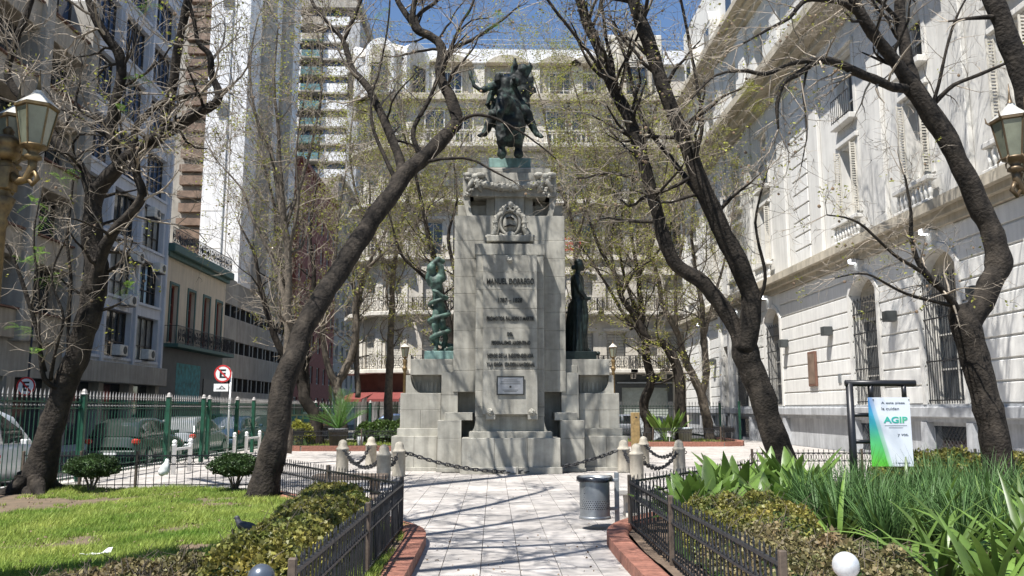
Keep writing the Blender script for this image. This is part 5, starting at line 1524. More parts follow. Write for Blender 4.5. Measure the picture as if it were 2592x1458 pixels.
text('A esta plaza', (xa+W*.31, yt, zb-H*.105), H*.042, W*.57, bd, M['print_d'], 'lettering', .001, align='LEFT')
text('la cuidan', (xa+W*.31, yt, zb-H*.185), H*.042, W*.42, bd, M['print_d'], 'lettering', .001, align='LEFT')
text('AGIP', (xa+W*.63, yt, zb-H*.375), H*.095, W*.58, bd, M['print_t'], 'logo', .001, bold=.03)
MB().box(xa+W*.36, xa+W*.9, yt, yt+.001, zb-H*.415, zb-H*.41).box(xa+W*.46, xa+W*.8, yt, yt+.001, zb-H*.445, zb-H*.44).build('small_print', M['print_d'], bd)
text('y vos.', (xa+W*.66, yt, zb-H*.575), H*.045, W*.26, bd, M['print_d'], 'lettering', .001, align='LEFT')
MB().box(xa+W*.62, xa+W*.92, yt, yt+.001, za+H*.045, za+H*.052).ball((xa+W*.58, yt, za+H*.05), (.008, .001, .008), 8, 5).build('small_print', M['print_d'], bd)
for u in (2206, 2296): MB().ball((at(u, 1012, YSn).x, yt, at(u, 1012, YSn).z), .009, 6, 4).build('bolt', M['black_p'], bd)

M['silver'] = mat('silver_paint', (.62, .63, .64), .35, .15, 20, .05, 90, metal=.3)
M['dark_ball'] = mat('dark_steel', (.10, .12, .15), .3, .2, 20, metal=.4)
for u, v, Y, m, lb in ((2141, 1431, 4.55, 'silver', 'silver ball on a short post in front of the right shrubs'), (661, 1462, 4.55, 'dark_ball', 'dark ball-topped post at the bottom edge before the left hedge')):
    c = at(u, v, Y)
    t = thing('ball_post', lb, 'bollard', (c.x, Y, 0))
    MB().lathe([(.03, 0), (.03, c.z-.05)], (c.x, Y, 0), 12).build('post', M[m], t, True)
    MB().ball(c, .070, 24, 16).build('ball', M[m], t, True)

# ------------------------------------------------------------------ lanterns
def lantern_parts(t, c, s, mf, mr, hooks=False):
    """six-sided tapering lantern hung with its base at c"""
    x, y, z = c; n = 6
    ca = MB().lathe([(.035*s, -.16*s), (.05*s, -.12*s), (.09*s, -.10*s), (.09*s, -.07*s), (.05*s, -.04*s), (.075*s, .0), (.135*s, .03*s), (.14*s, .05*s)], c, 12)
    ca.build('lantern_base', M[mf], t, True)
    g = MB().lathe([(.125*s, .05*s), (.20*s, .47*s)], c, n).build('pane_body', M['lglass'], t)
    fr = MB()
    for k in range(n):
        a = 2*math.pi*(k+.5)/n
        fr.tube([(x+.128*s*math.cos(a), y+.128*s*math.sin(a), z+.05*s), (x+.205*s*math.cos(a), y+.205*s*math.sin(a), z+.48*s)], .011*s, 5)
        if hooks:
            fr.tube([(x+.2*s*math.cos(a), y+.2*s*math.sin(a), z+.46*s), (x+.25*s*math.cos(a), y+.25*s*math.sin(a), z+.5*s), (x+.26*s*math.cos(a), y+.26*s*math.sin(a), z+.56*s)], [.014*s, .012*s, .004*s], 5)
            fr.tube([(x+.13*s*math.cos(a), y+.13*s*math.sin(a), z+.06*s), (x+.17*s*math.cos(a), y+.17*s*math.sin(a), z+.02*s), (x+.17*s*math.cos(a), y+.17*s*math.sin(a), z-.03*s)], [.012*s, .01*s, .004*s], 5)
    fr.lathe([(.20*s, .46*s), (.225*s, .47*s), (.225*s, .50*s), (.2*s, .505*s)], c, n)
    fr.build('lantern_frame', M[mf], t)
    MB().lathe([(.222*s, .505*s), (.16*s, .56*s), (.075*s, .63*s), (.05*s, .66*s), (.05*s, .68*s)], c, n).build('lantern_roof', M[mr], t)
    MB().lathe([(.05*s, .68*s), (.03*s, .70*s), (.02*s, .74*s), (.012*s, .80*s), (.004*s, .93*s)], c, 8).build('finial', M[mf], t, True)
def lamp_post(label, x, y, arms, s, mf, mr, zl, hooks=False, zc=None):
    t = thing('street_lamp', label, 'street lamp', (x, y, 0))
    zt = zc or zl
    MB().lathe([(.2*s, 0), (.2*s, .25), (.16*s, .32), (.12*s, .7), (.09*s, .85), (.075*s, 1.0), (.06*s, zt-.7), (.08*s, zt-.66), (.06*s, zt-.6), (.10*s, zt-.5), (.13*s, zt-.42), (.10*s, zt-.40), (.075*s, zt-.36), (.09*s, zt-.2), (.10*s, zt-.1), (.05*s, zt-.05)], (x, y, 0), 16).build('post', M[mf], t, True)
    if arms:
        MB().bev(x-.1*s, x+.1*s, y-.1*s, y+.1*s, zt-.34, zt-.12, .01).build('arm_box', M[mf], t)
        MB().lathe([(.09*s, zt-.05), (.13*s, zt-.02), (.14*s, zt+.02), (.12*s, zt+.05), (.15*s, zt+.08), (.16*s, zt+.12), (.1*s, zt+.17), (.05*s, zt+.19), (.06*s, zt+.23), (.03*s, zt+.27), (0, zt+.28)], (x, y, 0), 16).build('urn_finial', M[mf], t, True)
        for a in arms:
            dx, dy = math.cos(a), math.sin(a); L_ = .34*s
            p = lambda r, z: (x+dx*r, y+dy*r, z)
            am = MB().tube([p(.08*s, zt-.2), p(.18*s, zt-.26), p(.28*s, zt-.25), p(L_, zt-.14), p(L_, zt-.06)], [.05*s, .05*s, .045*s, .045*s, .05*s], 8)
            am.tube([p(.28*s, zt-.22), p(.36*s, zt-.3), p(.42*s, zt-.25), p(.38*s, zt-.18), p(.32*s, zt-.2)], .028*s, 6)
            am.build('arm', M[mf], t, True)
            lantern_parts(t, (x+dx*L_, y+dy*L_, zl), s*1.0, mf, mr, hooks)
    else: lantern_parts(t, (x, y, zl), s, mf, mr, hooks)
    return t
yl = 7.6; c1 = at(88, 385, yl)
ax = at(15, 380, yl).x
s1 = .80/.93*.98
lamp_post('ornate gilded lamp post with several lanterns at the left edge of the picture', c1.x-.34*s1*.9, yl, [rad(-12), rad(108), rad(228)], s1, 'gold', 'lroof', c1.z, zc=c1.z-.03)
c2 = at(2566, 415, yl)
lamp_post('ornate dark bronze lantern post at the right edge of the picture', c2.x+.34*s1*.9, yl, [rad(192), rad(72), rad(312)], s1, 'gold_d', 'lroof', c2.z, True, zc=c2.z-.03)
for u, lb in ((1025, 'small gilded street lamp standing left behind the monument'), (1552, 'small gilded street lamp standing right behind the monument')):
    c = at(u, 906, 35); lamp_post(lb, c.x, 35, None, .9, 'gold', 'lroof', c.z)

# ------------------------------------------------------------------ small things
def pigeon(p, rz):
    t = thing('pigeon', 'dark pigeon standing on the grass by the left hedge', 'bird', p, rz=rz)
    parts = [('e', V((0, 0, .135)), (.12, .06, .062), RX(-18, 'Y').to_4x4()), ('c', [V((.075, 0, .17)), V((.105, 0, .215))], [.042, .03]), ('e', V((.112, 0, .235)), (.034, .028, .03)),
             ('c', [V((.14, 0, .232)), V((.165, 0, .222))], [.009, .004]), ('c', [V((-.09, 0, .12)), V((-.20, 0, .085))], [.04, .018]),
             ('e', V((-.03, .045, .14)), (.11, .022, .045), RX(-16, 'Y').to_4x4()), ('e', V((-.03, -.045, .14)), (.11, .022, .045), RX(-16, 'Y').to_4x4())]
    blob('body', parts, .008, M['feather'], t, 2)
    for sg in (-1, 1):
        MB().tube([(.02, sg*.025, .09), (.02, sg*.028, .01)], .006, 5).tube([(-.01, sg*.03, .006), (.05, sg*.03, .006)], .005, 4).build('leg', M['red_p'], t)
pg = at(622, 1340, 10.1)
pigeon((pg.x, 10.1, .10), rad(172))
pp = at(230, 1408, 9.0)
b = MB(); rp_ = random.Random(2)
for j in range(2):
    for i in range(7): b.v.append((pp.x-.13+.045*i+.01*rp_.random(), 9.0+.02*i+(.0 if j else .05), .10+.02*rp_.random()+(.05 if i > 4 else 0)*(1-j)))
for i in range(6): b.f.append((i, i+1, i+8, i+7))
k = len(b.v); b.v += [(x, y, z-.006) for x, y, z in b.v]; b.f += [tuple(k+i for i in f[::-1]) for f in b.f[:6]]
one('paper_scrap', b, M['white_p'], 'crumpled white scrap of paper lying on the lawn', 'litter')
c = at(412, 1185, 16.65)
b = MB().lathe([(.03, 0), (.10, .02), (.13, .1), (.10, .22), (.06, .30), (.035, .36)], (0, 0, 0), 12); rb = random.Random(8)
b.v = [(c.x+x*.8+.22*z+rb.gauss(0, .008), 16.66+y*.35, c.z-.15+z*.9+rb.gauss(0, .008)) for x, y, z in b.v]
one('plastic_bag', b, M['white_p'], 'small white plastic bag caught on the fence behind the lawn', 'bag', smooth=True)
# far tubs, boxes
def tub(u, v, Y, r, h, m, lb):
    p = at(u, v, Y); t = thing('plant_tub', lb, 'plant pot', (p.x, Y, .08))
    MB().lathe([(r*.82, .06), (r, h-.1), (r*1.06, h-.1), (r*1.08, h), (r*.95, h), (r*.93, h-.06)], (p.x, Y, 0), 20).build('tub_wall', M[m], t, True)
    MB().lathe([(r*.93, h-.07), (r*.93, h-.065)], (p.x, Y, 0), 16).build('potting_soil', M['soil'], t)
    return p
M['tubgrey'] = mat('grey_tub', (.36, .40, .43), .6, .15, 5); M['tubdark'] = mat('dark_tub', (.16, .165, .17), .6, .2, 5)
palm_p = tub(855, 1120, 34.0, .38, .85, 'tubdark', 'dark round tub holding the palm behind the left bollards')
tub(1735, 1112, 38.0, .31, .78, 'tubgrey', 'light grey round tub in the right bed behind the bollards')
p = at(912, 1110, 35); b = MB().lathe([(.1, 0), (.11, .05), (.14, .4), (.12, .4)], (p.x, 35, .08), 12); one('white_pail', b, M['white_p'], 'small white pail on the grass right of the palm tub', 'pail', smooth=True)
p = at(1694, 1100, 37.4); b = MB().bev(p.x-.08, p.x+.1, 37.4, 37.5, p.z-.1, p.z+.16, .005); b.box(p.x, p.x+.02, 37.42, 37.44, .05, p.z-.1); one('white_tag', b, M['white_p'], 'small white tag board in front of the spiky plant', 'sign')
p = at(1608, 1080, 33)
t = thing('timber_post', 'square yellow timber post behind the right bollards', 'post', (p.x, 33, 0))
MB().bev(p.x-.16, p.x+.16, 32.85, 33.15, 0, at(1608, 1044, 33).z, .02).build('post_body', M['wood'], t); MB().ball((p.x+.02, 32.85, at(1608, 1056, 33).z), (.05, .02, .03), 8, 5).build('knot', M['black_p'], t)
p = at(1665, 1085, 41); b = MB().prism([(41.0, .1), (41.9, 1.25), (41.95, 1.22), (41.06, .1)], p.x-.75, p.x+.75, 'x'); one('metal_panel', b, M['metal'], 'grey sheet metal panel leaning in the bed beside the spiky plant', 'panel')
# ------------------------------------------------------------------ trees
def catmull(P, sub):
    out = []
    n = len(P)
    for i in range(n-1):
        p0 = P[max(i-1, 0)]; p1 = P[i]; p2 = P[i+1]; p3 = P[min(i+2, n-1)]
        for k in range(sub):
            t = k/sub
            out.append(tuple(.5*((2*b)+(-a+c)*t+(2*a-5*b+4*c-d)*t*t+(-a+3*b-3*c+d)*t**3) for a, b, c, d in zip(p0, p1, p2, p3)))
    out.append(tuple(P[-1])); return out
K = 1.00621
def limb3(px):
    """(u, v, distance, radius) stations along a limb -> smooth 3-d stations"""
    P = []
    for u, v, Y, r in px:
        p = at(u*K, v*K, Y); P.append((p.x, p.y, p.z, r*.84))
    return P
def tube_fast(mb, pts, rr, n):
    st = len(mb.v); m = len(pts); t0 = pts[1]-pts[0]
    nx = t0.orthogonal().normalized()
    for i in range(m):
        t = (pts[min(i+1, m-1)]-pts[max(i-1, 0)])
        if t.length < 1e-9: t = t0
        t.normalize(); nx = nx - t*nx.dot(t); nx.normalize(); ny = t.cross(nx)
        for k in range(n):
            w = 6.28318*k/n; mb.v.append(tuple(pts[i]+(nx*math.cos(w)+ny*math.sin(w))*rr[i]))
    for i in range(m-1):
        for k in range(n):
            a = st+i*n+k; b = st+i*n+(k+1) % n; mb.f.append((a, b, b+n, a+n))
class Tree:
    def __init__(s, name, label, seed, base, bark='bark', twig='twig', leaf='leaf_y', group=None):
        s.t = thing(name, label, 'tree', base, group); s.rng = random.Random(seed)
        s.trunk = MB(); s.tw = MB(); s.lf = MB(); s.pod = MB(); s.bark, s.twig, s.leaf = bark, twig, leaf
        s.leaf_pts = []; s.rmin = .0045
    def limb(s, px, n=10, sub=5, world=None, wob=.12):
        P = catmull(world or limb3(px), sub)
        pts = []; rr = []
        for i, (x, y, z, r) in enumerate(P):
            o = Vector((x*1.7, y*1.7, z*1.7)); w = r*wob*3
            pts.append(Vector((x, y, z)) + Vector((noise.noise(o), noise.noise(o+Vector((9, 0, 0))), .4*noise.noise(o+Vector((0, 7, 0)))))*w*(0 if i == 0 else 1))
            rr.append(r*(1+.16*noise.noise(o*1.9+Vector((3, 3, 3)))))
        st = len(s.trunk.v)
        s.trunk.tube(pts, rr, n)
        # knobbly bark outline
        s.trunk.v[st:] = [tuple(Vector(v)+Vector((noise.noise(Vector(v)*5), noise.noise(Vector(v)*5+Vector((5, 0, 0))), noise.noise(Vector(v)*5+Vector((0, 5, 0)))))*.012) for v in s.trunk.v[st:]]
        return list(zip(pts, rr))
    def grow(s, p, d, L, r, lvl, up=.05, curl=.28, dens=.75, leafp=.25):
        g = s.rng; n = max(3, int(L/(.2 if lvl else .14))); n = min(n, 9); seg = L/n
        pts = [p.copy()]; d = d.normalized(); ds = [d]
        for i in range(n):
            d = (d + Vector((g.gauss(0, 1), g.gauss(0, 1), g.gauss(0, 1)))*curl*.62 + Vector((0, 0, up))).normalized()
            p = p+d*seg; pts.append(p); ds.append(d)
        rr = [r*(1-.68*i/n) for i in range(n+1)]
        tube_fast(s.trunk if r > .03 else s.tw, pts, rr, 6 if r > .03 else (4 if r > .012 else 3))
        if lvl > 0:
            for i in range(1, n+1):
                if g.random() < dens or i == n:
                    for _ in range(2 if (i == n or g.random() < .25) else 1):
                        ax = ds[i].orthogonal(); ax.rotate(Matrix.Rotation(g.uniform(0, 6.283), 3, ds[i]))
                        c = ds[i].copy(); c.rotate(Matrix.Rotation(rad(g.uniform(25, 62)), 3, ax))
                        s.grow(pts[i], c, L*g.uniform(.38, .62), max(s.rmin, rr[i]*.62), lvl-1, up, curl, dens, leafp)
        if lvl <= 1 and g.random() < leafp: s.leaf_pts.append((pts[-1], ds[-1]))
    def sprout(s, line, sp, L, lvl, t0=.2, t1=1., rk=.33, up=.05, dens=.7, leafp=.25, rmax=.045, curl=.28, tip=True, bias=None):
        g = s.rng; n = len(line); acc = 0; nxt = 0
        tot = sum((line[i+1][0]-line[i][0]).length for i in range(n-1)); run = 0
        for i in range(n-1):
            a, b = line[i][0], line[i+1][0]; seg = (b-a).length
            while nxt < run+seg:
                t = nxt/tot
                if t0 <= t <= t1:
                    d = (b-a).normalized(); ax = d.orthogonal(); ax.rotate(Matrix.Rotation(g.uniform(0, 6.283), 3, d))
                    c = d.copy(); c.rotate(Matrix.Rotation(rad(g.uniform(35, 75)), 3, ax))
                    if bias: c = (c+bias).normalized()
                    s.grow(a.lerp(b, (nxt-run)/seg), c, L*g.uniform(.6, 1.25), min(rmax, max(.007, line[i][1]*rk)), lvl, up, curl, dens, leafp)
                nxt += sp*g.uniform(.6, 1.4)
            run += seg
        if tip:
            d = (line[-1][0]-line[-3][0]).normalized()
            for _ in range(3): s.grow(line[-1][0], d+Vector((g.gauss(0, .35), g.gauss(0, .35), g.gauss(0, .3))), L, line[-1][1]*.7, lvl, up, curl, dens, leafp)
    def leaves(s, size=.05, per=8, podn=.5, spread=.08):
        g = s.rng
        for p, d in s.leaf_pts:
            for _ in range(per):
                c = p + Vector((g.gauss(0, spread), g.gauss(0, spread), g.gauss(0, spread)))
                e = Vector((g.gauss(0, 1), g.gauss(0, 1), g.gauss(0, .6))).normalized(); f_ = e.orthogonal(); f_.rotate(Matrix.Rotation(g.uniform(0, 6.28), 3, e))
                sz = size*g.uniform(.6, 1.3); n = len(s.lf.v)
                s.lf.v += [tuple(c), tuple(c+e*sz*.6+f_*sz*.28), tuple(c+e*sz*1.3), tuple(c+e*sz*.6-f_*sz*.28)]; s.lf.f.append((n, n+1, n+2, n+3))
            if g.random() < podn:
                c = p+Vector((g.gauss(0, .1), g.gauss(0, .1), -abs(g.gauss(0, .1)))); r = g.uniform(.022, .034); s.pod.ball(c, (r, r*.5, r), 6, 4)
    def ferns(s, pts, m, L=.35):
        """feathery young fronds"""
        g = s.rng; mb = MB()
        for c, cnt in pts:
            for _ in range(cnt):
                d = Vector((g.gauss(0, 1), g.gauss(0, 1), g.gauss(.25, .5))).normalized(); side = d.cross(Vector((0, 0, 1))).normalized()
                for i in range(7):
                    t = (i+1)/8; b = c+d*L*t-Vector((0, 0, .12*t*t)); l = L*.3*math.sin(math.pi*(.15+.8*t))
                    for sg in (-1, 1):
                        n = len(mb.v); e = side*sg*l+d*l*.5
                        mb.v += [tuple(b), tuple(b+e*.5+d*L*.03), tuple(b+e), tuple(b+e*.5-d*L*.03)]; mb.f.append((n, n+1, n+2, n+3))
        mb.build('young_fronds', M[m], s.t)
    def done(s):
        s.trunk.build('trunk', M[s.bark], s.t, True)
        c = s.tw.build('crown_twigs', M[s.twig], s.t, True); c['kind'] = 'stuff'
        if s.lf.v: s.lf.build('leaf_haze', M[s.leaf], s.t)['kind'] = 'stuff'
        if s.pod.v: s.pod.build('seed_pods', M['pod'], s.t)['kind'] = 'stuff'
        return s.t

# tree at the left edge of the lawn
A = Tree('bare_tree', 'dark forked tree at the left of the lawn, its limbs spreading over the street', 1, (-8.65, 16.1, 0))
Y = 16.1
trunk = A.limb([(82, 1262, Y, .47), (92, 1235, Y, .36), (118, 1110, Y, .29), (150, 1000, Y, .27), (190, 900, Y-.05, .26), (225, 800, Y-.1, .26), (243, 700, Y-.1, .25), (232, 600, Y-.1, .23), (235, 520, Y-.1, .215), (252, 468, Y-.1, .2)], 14, 6)
for k in range(5):
    a = k*1.256+.4; A.limb(None, 8, 4, world=[(-8.62+.2*math.cos(a), 16.1+.2*math.sin(a), .35, .16), (-8.62+.42*math.cos(a), 16.1+.42*math.sin(a), .12, .12), (-8.62+.7*math.cos(a), 16.1+.7*math.sin(a), .02, .06)])
a1 = A.limb([(250, 475, Y-.1, .19), (300, 415, Y-.3, .175), (370, 365, Y-.5, .155), (440, 320, Y-.7, .14), (500, 283, Y-.9, .115), (543, 258, Y-1, .10), (551, 230, Y-1, .085), (533, 190, Y-1, .08), (528, 140, Y-1.1, .07), (500, 108, Y-1.2, .055), (488, 50, Y-1.3, .045), (470, -20, Y-1.4, .035)])
a2 = A.limb([(298, 418, Y-.3, .14), (284, 370, Y-.4, .13), (288, 270, Y-.5, .125), (304, 200, Y-.6, .12), (300, 140, Y-.7, .105), (268, 90, Y-.8, .10), (238, 40, Y-.9, .095), (212, -30, Y-1, .08), (180, -160, Y-1.1, .05)])
a3 = A.limb([(413, 330, Y-.6, .09), (430, 240, Y-.8, .10), (450, 120, Y-1, .095), (474, 0, Y-1.2, .09), (500, -130, Y-1.4, .06)])
a4 = A.limb([(238, 505, Y-.1, .14), (208, 430, Y, .125), (150, 365, Y+.2, .115), (80, 275, Y+.4, .10), (30, 215, Y+.5, .095), (18, 170, Y+.5, .085), (45, 90, Y+.5, .085), (80, 0, Y+.5, .075), (95, -90, Y+.5, .05)])
a5 = A.limb([(232, 740, Y-.2, .16), (255, 640, Y-.4, .13), (290, 580, Y-.6, .115), (357, 497, Y-.8, .10), (345, 440, Y-.9, .085), (338, 360, Y-1, .085), (345, 315, Y-1, .075), (396, 265, Y-1.1, .07), (440, 248, Y-1.2, .06), (505, 236, Y-1.3, .045)])
a6 = A.limb([(150, 975, Y-.15, .08), (112, 950, Y-.35, .06), (95, 840, Y-.5, .05), (62, 725, Y-.6, .045), (15, 610, Y-.7, .035), (-40, 560, Y-.7, .025)], 6)
a7 = A.limb([(128, 955, Y-.3, .05), (140, 880, Y-.5, .035), (160, 800, Y-.6, .03), (130, 700, Y-.7, .025), (165, 600, Y-.8, .02)], 6)
a8 = A.limb([(115, 935, Y-.3, .04), (100, 860, Y-.5, .03), (98, 740, Y-.6, .026), (85, 600, Y-.7, .022), (100, 500, Y-.7, .016)], 6)
a9 = A.limb([(178, 945, Y-.2, .045), (172, 840, Y-.1, .04), (178, 700, Y, .038), (170, 600, Y, .03), (180, 500, Y, .025), (190, 400, Y, .02)], 6)
for l, sp, L in ((a1, .30, 1.5), (a2, .30, 1.5), (a3, .45, 1.3), (a4, .34, 1.5), (a5, .28, 1.4)): A.sprout(l, sp*.95, L, 2, .1, 1, leafp=.02, up=.02, curl=.4)
for l in (a6, a7, a8, a9): A.sprout(l, .14, .8, 1, .1, 1, leafp=.02, curl=.45, up=0)
for e_ in (a2, a3, a4, a1):
    for _ in range(3): A.grow(e_[-1][0], (e_[-1][0]-e_[-4][0]).normalized()+Vector((A.rng.gauss(0, .3), A.rng.gauss(.1, .3), .2)), 2.6, .04, 3, .05, .3, .6, .03)
A.sprout(trunk, .5, .9, 1, .55, 1, tip=False, leafp=.0, curl=.4)
fr = [(at(u*K, v*K, Y-.6), c) for u, v, c in ((85, 510, 8), (95, 640, 9), (120, 700, 10), (60, 660, 6), (320, 725, 8), (50, 825, 6), (80, 830, 5), (350, 200, 8), (305, 280, 5), (165, 430, 7), (150, 450, 6), (375, 15, 5), (110, 560, 5), (85, 890, 4))]
A.ferns(fr, 'leaf_g', .30)
A.leaves(); A.done()

# leaning tree left of the path
B = Tree('bare_tree', 'thick tree leaning right across the picture from the corner of the lawn', 2, (-4.15, 15.0, 0))
Y = 15.0
tB = B.limb([(640, 1275, Y, .42), (655, 1240, Y, .33), (690, 1120, Y, .27), (710, 1000, Y+.1, .255), (740, 890, Y+.4, .25), (800, 770, Y+.9, .245), (880, 640, Y+1.6, .24), (950, 540, Y+2.2, .23), (1020, 440, Y+2.8, .22), (1090, 372, Y+3.3, .2), (1146, 312, Y+3.6, .185)], 14, 6)
Y = 18.6
b1 = B.limb([(1140, 322, Y, .18), (1148, 300, Y, .165), (1135, 250, Y+.1, .155), (1106, 185, Y+.3, .14), (1112, 120, Y+.4, .13), (1085, 92, Y+.5, .12), (1045, 72, Y+.6, .105), (1038, 30, Y+.6, .095), (1055, -60, Y+.7, .08), (1040, -200, Y+.8, .06), (1080, -330, Y+.9, .04)])
b2 = B.limb([(1010, 452, Y-.9, .14), (1005, 400, Y-.6, .125), (965, 302, Y-.2, .115), (925, 218, Y, .105), (886, 174, Y+.2, .09), (862, 100, Y+.3, .07), (815, 48, Y+.4, .055), (780, -20, Y+.5, .045), (800, -180, Y+.6, .03)])
b3 = B.limb([(1146, 312, Y, .06), (1190, 290, Y-.2, .05), (1250, 300, Y-.3, .04), (1330, 345, Y-.4, .027), (1400, 400, Y-.4, .018)], 6)
b4 = B.limb([(1050, 412, Y-.5, .06), (1110, 400, Y-.6, .05), (1180, 400, Y-.7, .04), (1240, 430, Y-.8, .03), (1290, 455, Y-.8, .02)], 6)
b5 = B.limb([(1108, 150, Y+.3, .07), (1140, 120, Y+.4, .06), (1190, 100, Y+.5, .05), (1250, 60, Y+.6, .04), (1300, 20, Y+.6, .025)], 6)
b6 = B.limb([(1060, 80, Y+.5, .07), (1050, 40, Y+.6, .06), (1100, 0, Y+.7, .055), (1110, -50, Y+.8, .05), (1150, -250, Y+.9, .03)], 6)
b7 = B.limb([(1000, 460, Y-.9, .08), (985, 430, Y-.8, .06), (940, 330, Y-.5, .045), (935, 250, Y-.3, .036), (960, 150, Y-.2, .028), (980, 0, Y, .024), (960, -200, Y, .018)], 6)
b8 = B.limb([(1060, 400, Y-.5, .085), (1040, 330, Y-.3, .07), (1085, 240, Y-.1, .06), (1120, 150, Y, .05), (1160, 60, Y+.1, .04), (1195, -10, Y+.2, .035), (1220, -200, Y+.3, .025)], 6)
b9 = B.limb([(862, 110, Y+.3, .06), (900, 20, Y+.4, .05), (940, -120, Y+.4, .04), (920, -300, Y+.5, .03)], 6)
for l, sp, L in ((b1, .32, 1.3), (b2, .26, 1.4), (b3, .3, .7), (b4, .3, .6), (b5, .3, .9), (b6, .3, 1.0), (b7, .26, 1.2), (b8, .3, 1.2), (b9, .26, 1.4)): B.sprout(l, sp*1.15, L*1.1, 2 if L > .8 else 1, .12, .8, leafp=.06, dens=.55, curl=.34, rmax=.045, tip=len(l) < 60)
_b = [b1[int(len(b1)*k_)][0].to_tuple() for k_ in (.62, .75)]
for q_ in ([_b[0]+(.08,), (-2.6, 19.5, 12.2, .07), (-2.4, 19.9, 14.2, .05), (-2.9, 20.2, 16.0, .03)], [_b[1]+(.06,), (-1.0, 19.8, 12.6, .05), (-1.4, 20.3, 14.4, .04), (-1.0, 20.5, 15.8, .025)]):
    B.sprout(B.limb(None, 8, 5, world=q_), .8, 1.9, 1, .1, 1, leafp=.03, rmax=.04, dens=.4, curl=.2)
B.ferns([(at(u*K, v*K, Y), c) for u, v, c in ((1250, 40, 9), (1240, 70, 8), (1180, 30, 5), (960, 30, 4))], 'leaf_g', .26)
B.leaves(.04, 6, .8); B.done()

# forked pair of trunks right of the monument
C = Tree('bare_tree', 'dark tree with two long leaning trunks crossing right of the monument', 3, (at(1985*K, 1290, 16.2).x, 16.2, 0))
Y = 16.2
tC = C.limb([(1990, 1270, Y, .36), (1968, 1150, Y, .31), (1935, 1060, Y, .29), (1902, 960, Y, .29), (1872, 880, Y, .30), (1862, 840, Y, .27)], 14, 6)
c1 = C.limb([(1868, 880, Y, .2), (1830, 790, Y, .19), (1765, 712, Y, .18), (1692, 655, Y, .17), (1655, 550, Y, .16), (1625, 430, Y, .155), (1582, 300, Y, .15), (1538, 205, Y, .145), (1510, 130, Y, .135), (1478, 55, Y, .12), (1450, -20, Y, .11), (1400, -140, Y, .07)], 12)
c2 = C.limb([(1872, 880, Y-.1, .25), (1893, 790, Y-.2, .24), (1870, 700, Y-.3, .225), (1822, 590, Y-.4, .215), (1772, 480, Y-.5, .20), (1722, 350, Y-.6, .185), (1682, 250, Y-.7, .17), (1655, 180, Y-.7, .165), (1622, 80, Y-.8, .155), (1588, -10, Y-.8, .14), (1540, -150, Y-.9, .08)], 12)
c3 = C.limb([(1745, 410, Y-.5, .06), (1764, 330, Y-.6, .045), (1760, 250, Y-.7, .042), (1742, 150, Y-.8, .038), (1724, 60, Y-.9, .034), (1708, -30, Y-1, .028)], 6)
c4 = C.limb([(1550, 232, Y, .06), (1538, 150, Y+.2, .05), (1522, 80, Y+.2, .045), (1512, -10, Y+.3, .04)], 6)
c5 = C.limb([(1556, 240, Y, .05), (1580, 150, Y-.2, .042), (1612, 70, Y-.3, .036), (1650, -20, Y-.4, .03)], 6)
c6 = C.limb([(1540, 225, Y, .06), (1500, 160, Y-.1, .045), (1440, 80, Y-.2, .04), (1385, 10, Y-.3, .035), (1340, -60, Y-.4, .025)], 6)
c7 = C.limb([(1765, 500, Y-.4, .08), (1690, 400, Y+.3, .06), (1625, 320, Y+.6, .055), (1600, 250, Y+.8, .05), (1575, 150, Y+.9, .042), (1545, 70, Y+1, .03)], 6)
c8 = C.limb([(1640, 470, Y, .05), (1610, 370, Y+.3, .035), (1560, 330, Y+.4, .025), (1490, 290, Y+.5, .018)], 6)
c9 = C.limb([(1885, 800, Y-.2, .06), (1925, 700, Y-.5, .04), (1900, 560, Y-.7, .03), (1930, 430, Y-.8, .022)], 6)
for l, sp, L in ((c1, .40, 1.4), (c2, .42, 1.4), (c3, .3, .9), (c4, .35, 1.0), (c5, .3, .8), (c6, .32, .9), (c7, .3, 1.1), (c8, .3, .9), (c9, .3, .8)): C.sprout(l, sp*.75, L, 2 if L > .85 else 1, .30, 1, leafp=.10, curl=.32)
for e_ in (c1, c2):
    for _ in range(4): C.grow(e_[-1][0], (e_[-1][0]-e_[-4][0]).normalized()+Vector((C.rng.gauss(0, .4), C.rng.gauss(.1, .4), .2)), 2.8, .05, 3, .05, .3, .6, .05)
C.ferns([(at(u*K, v*K, Y), c) for u, v, c in ((1750, 250, 4), (1880, 230, 8), (1920, 250, 6), (1840, 330, 5))], 'leaf_y', .26)
C.leaves(.04, 7, .8); C.done()

# tree at the right among the plants
D = Tree('bare_tree', 'gnarled tree at the right whose crooked trunk bends in front of the pale facade', 4, (at(2520*K, 1290, 15).x, 15.0, 0))
Y = 15.0
D.limb([(2530, 1280, Y, .36), (2512, 1150, Y, .31), (2482, 1000, Y, .30), (2445, 880, Y, .30), (2425, 800, Y, .29), (2412, 770, Y, .2)], 14, 6)
d1 = D.limb([(2428, 830, Y, .27), (2478, 730, Y, .25), (2515, 670, Y, .255), (2498, 590, Y, .235), (2445, 480, Y, .22), (2392, 370, Y, .21), (2342, 285, Y, .215), (2292, 222, Y, .21), (2275, 190, Y, .15)], 14, 6)
d2 = D.limb([(2295, 228, Y, .16), (2240, 140, Y-.2, .135), (2172, 50, Y-.4, .125), (2140, -20, Y-.5, .11), (2100, -150, Y-.7, .06)])
d3 = D.limb([(2300, 225, Y, .15), (2282, 150, Y+.1, .13), (2266, 60, Y+.2, .12), (2262, -20, Y+.2, .11), (2270, -140, Y+.2, .07)])
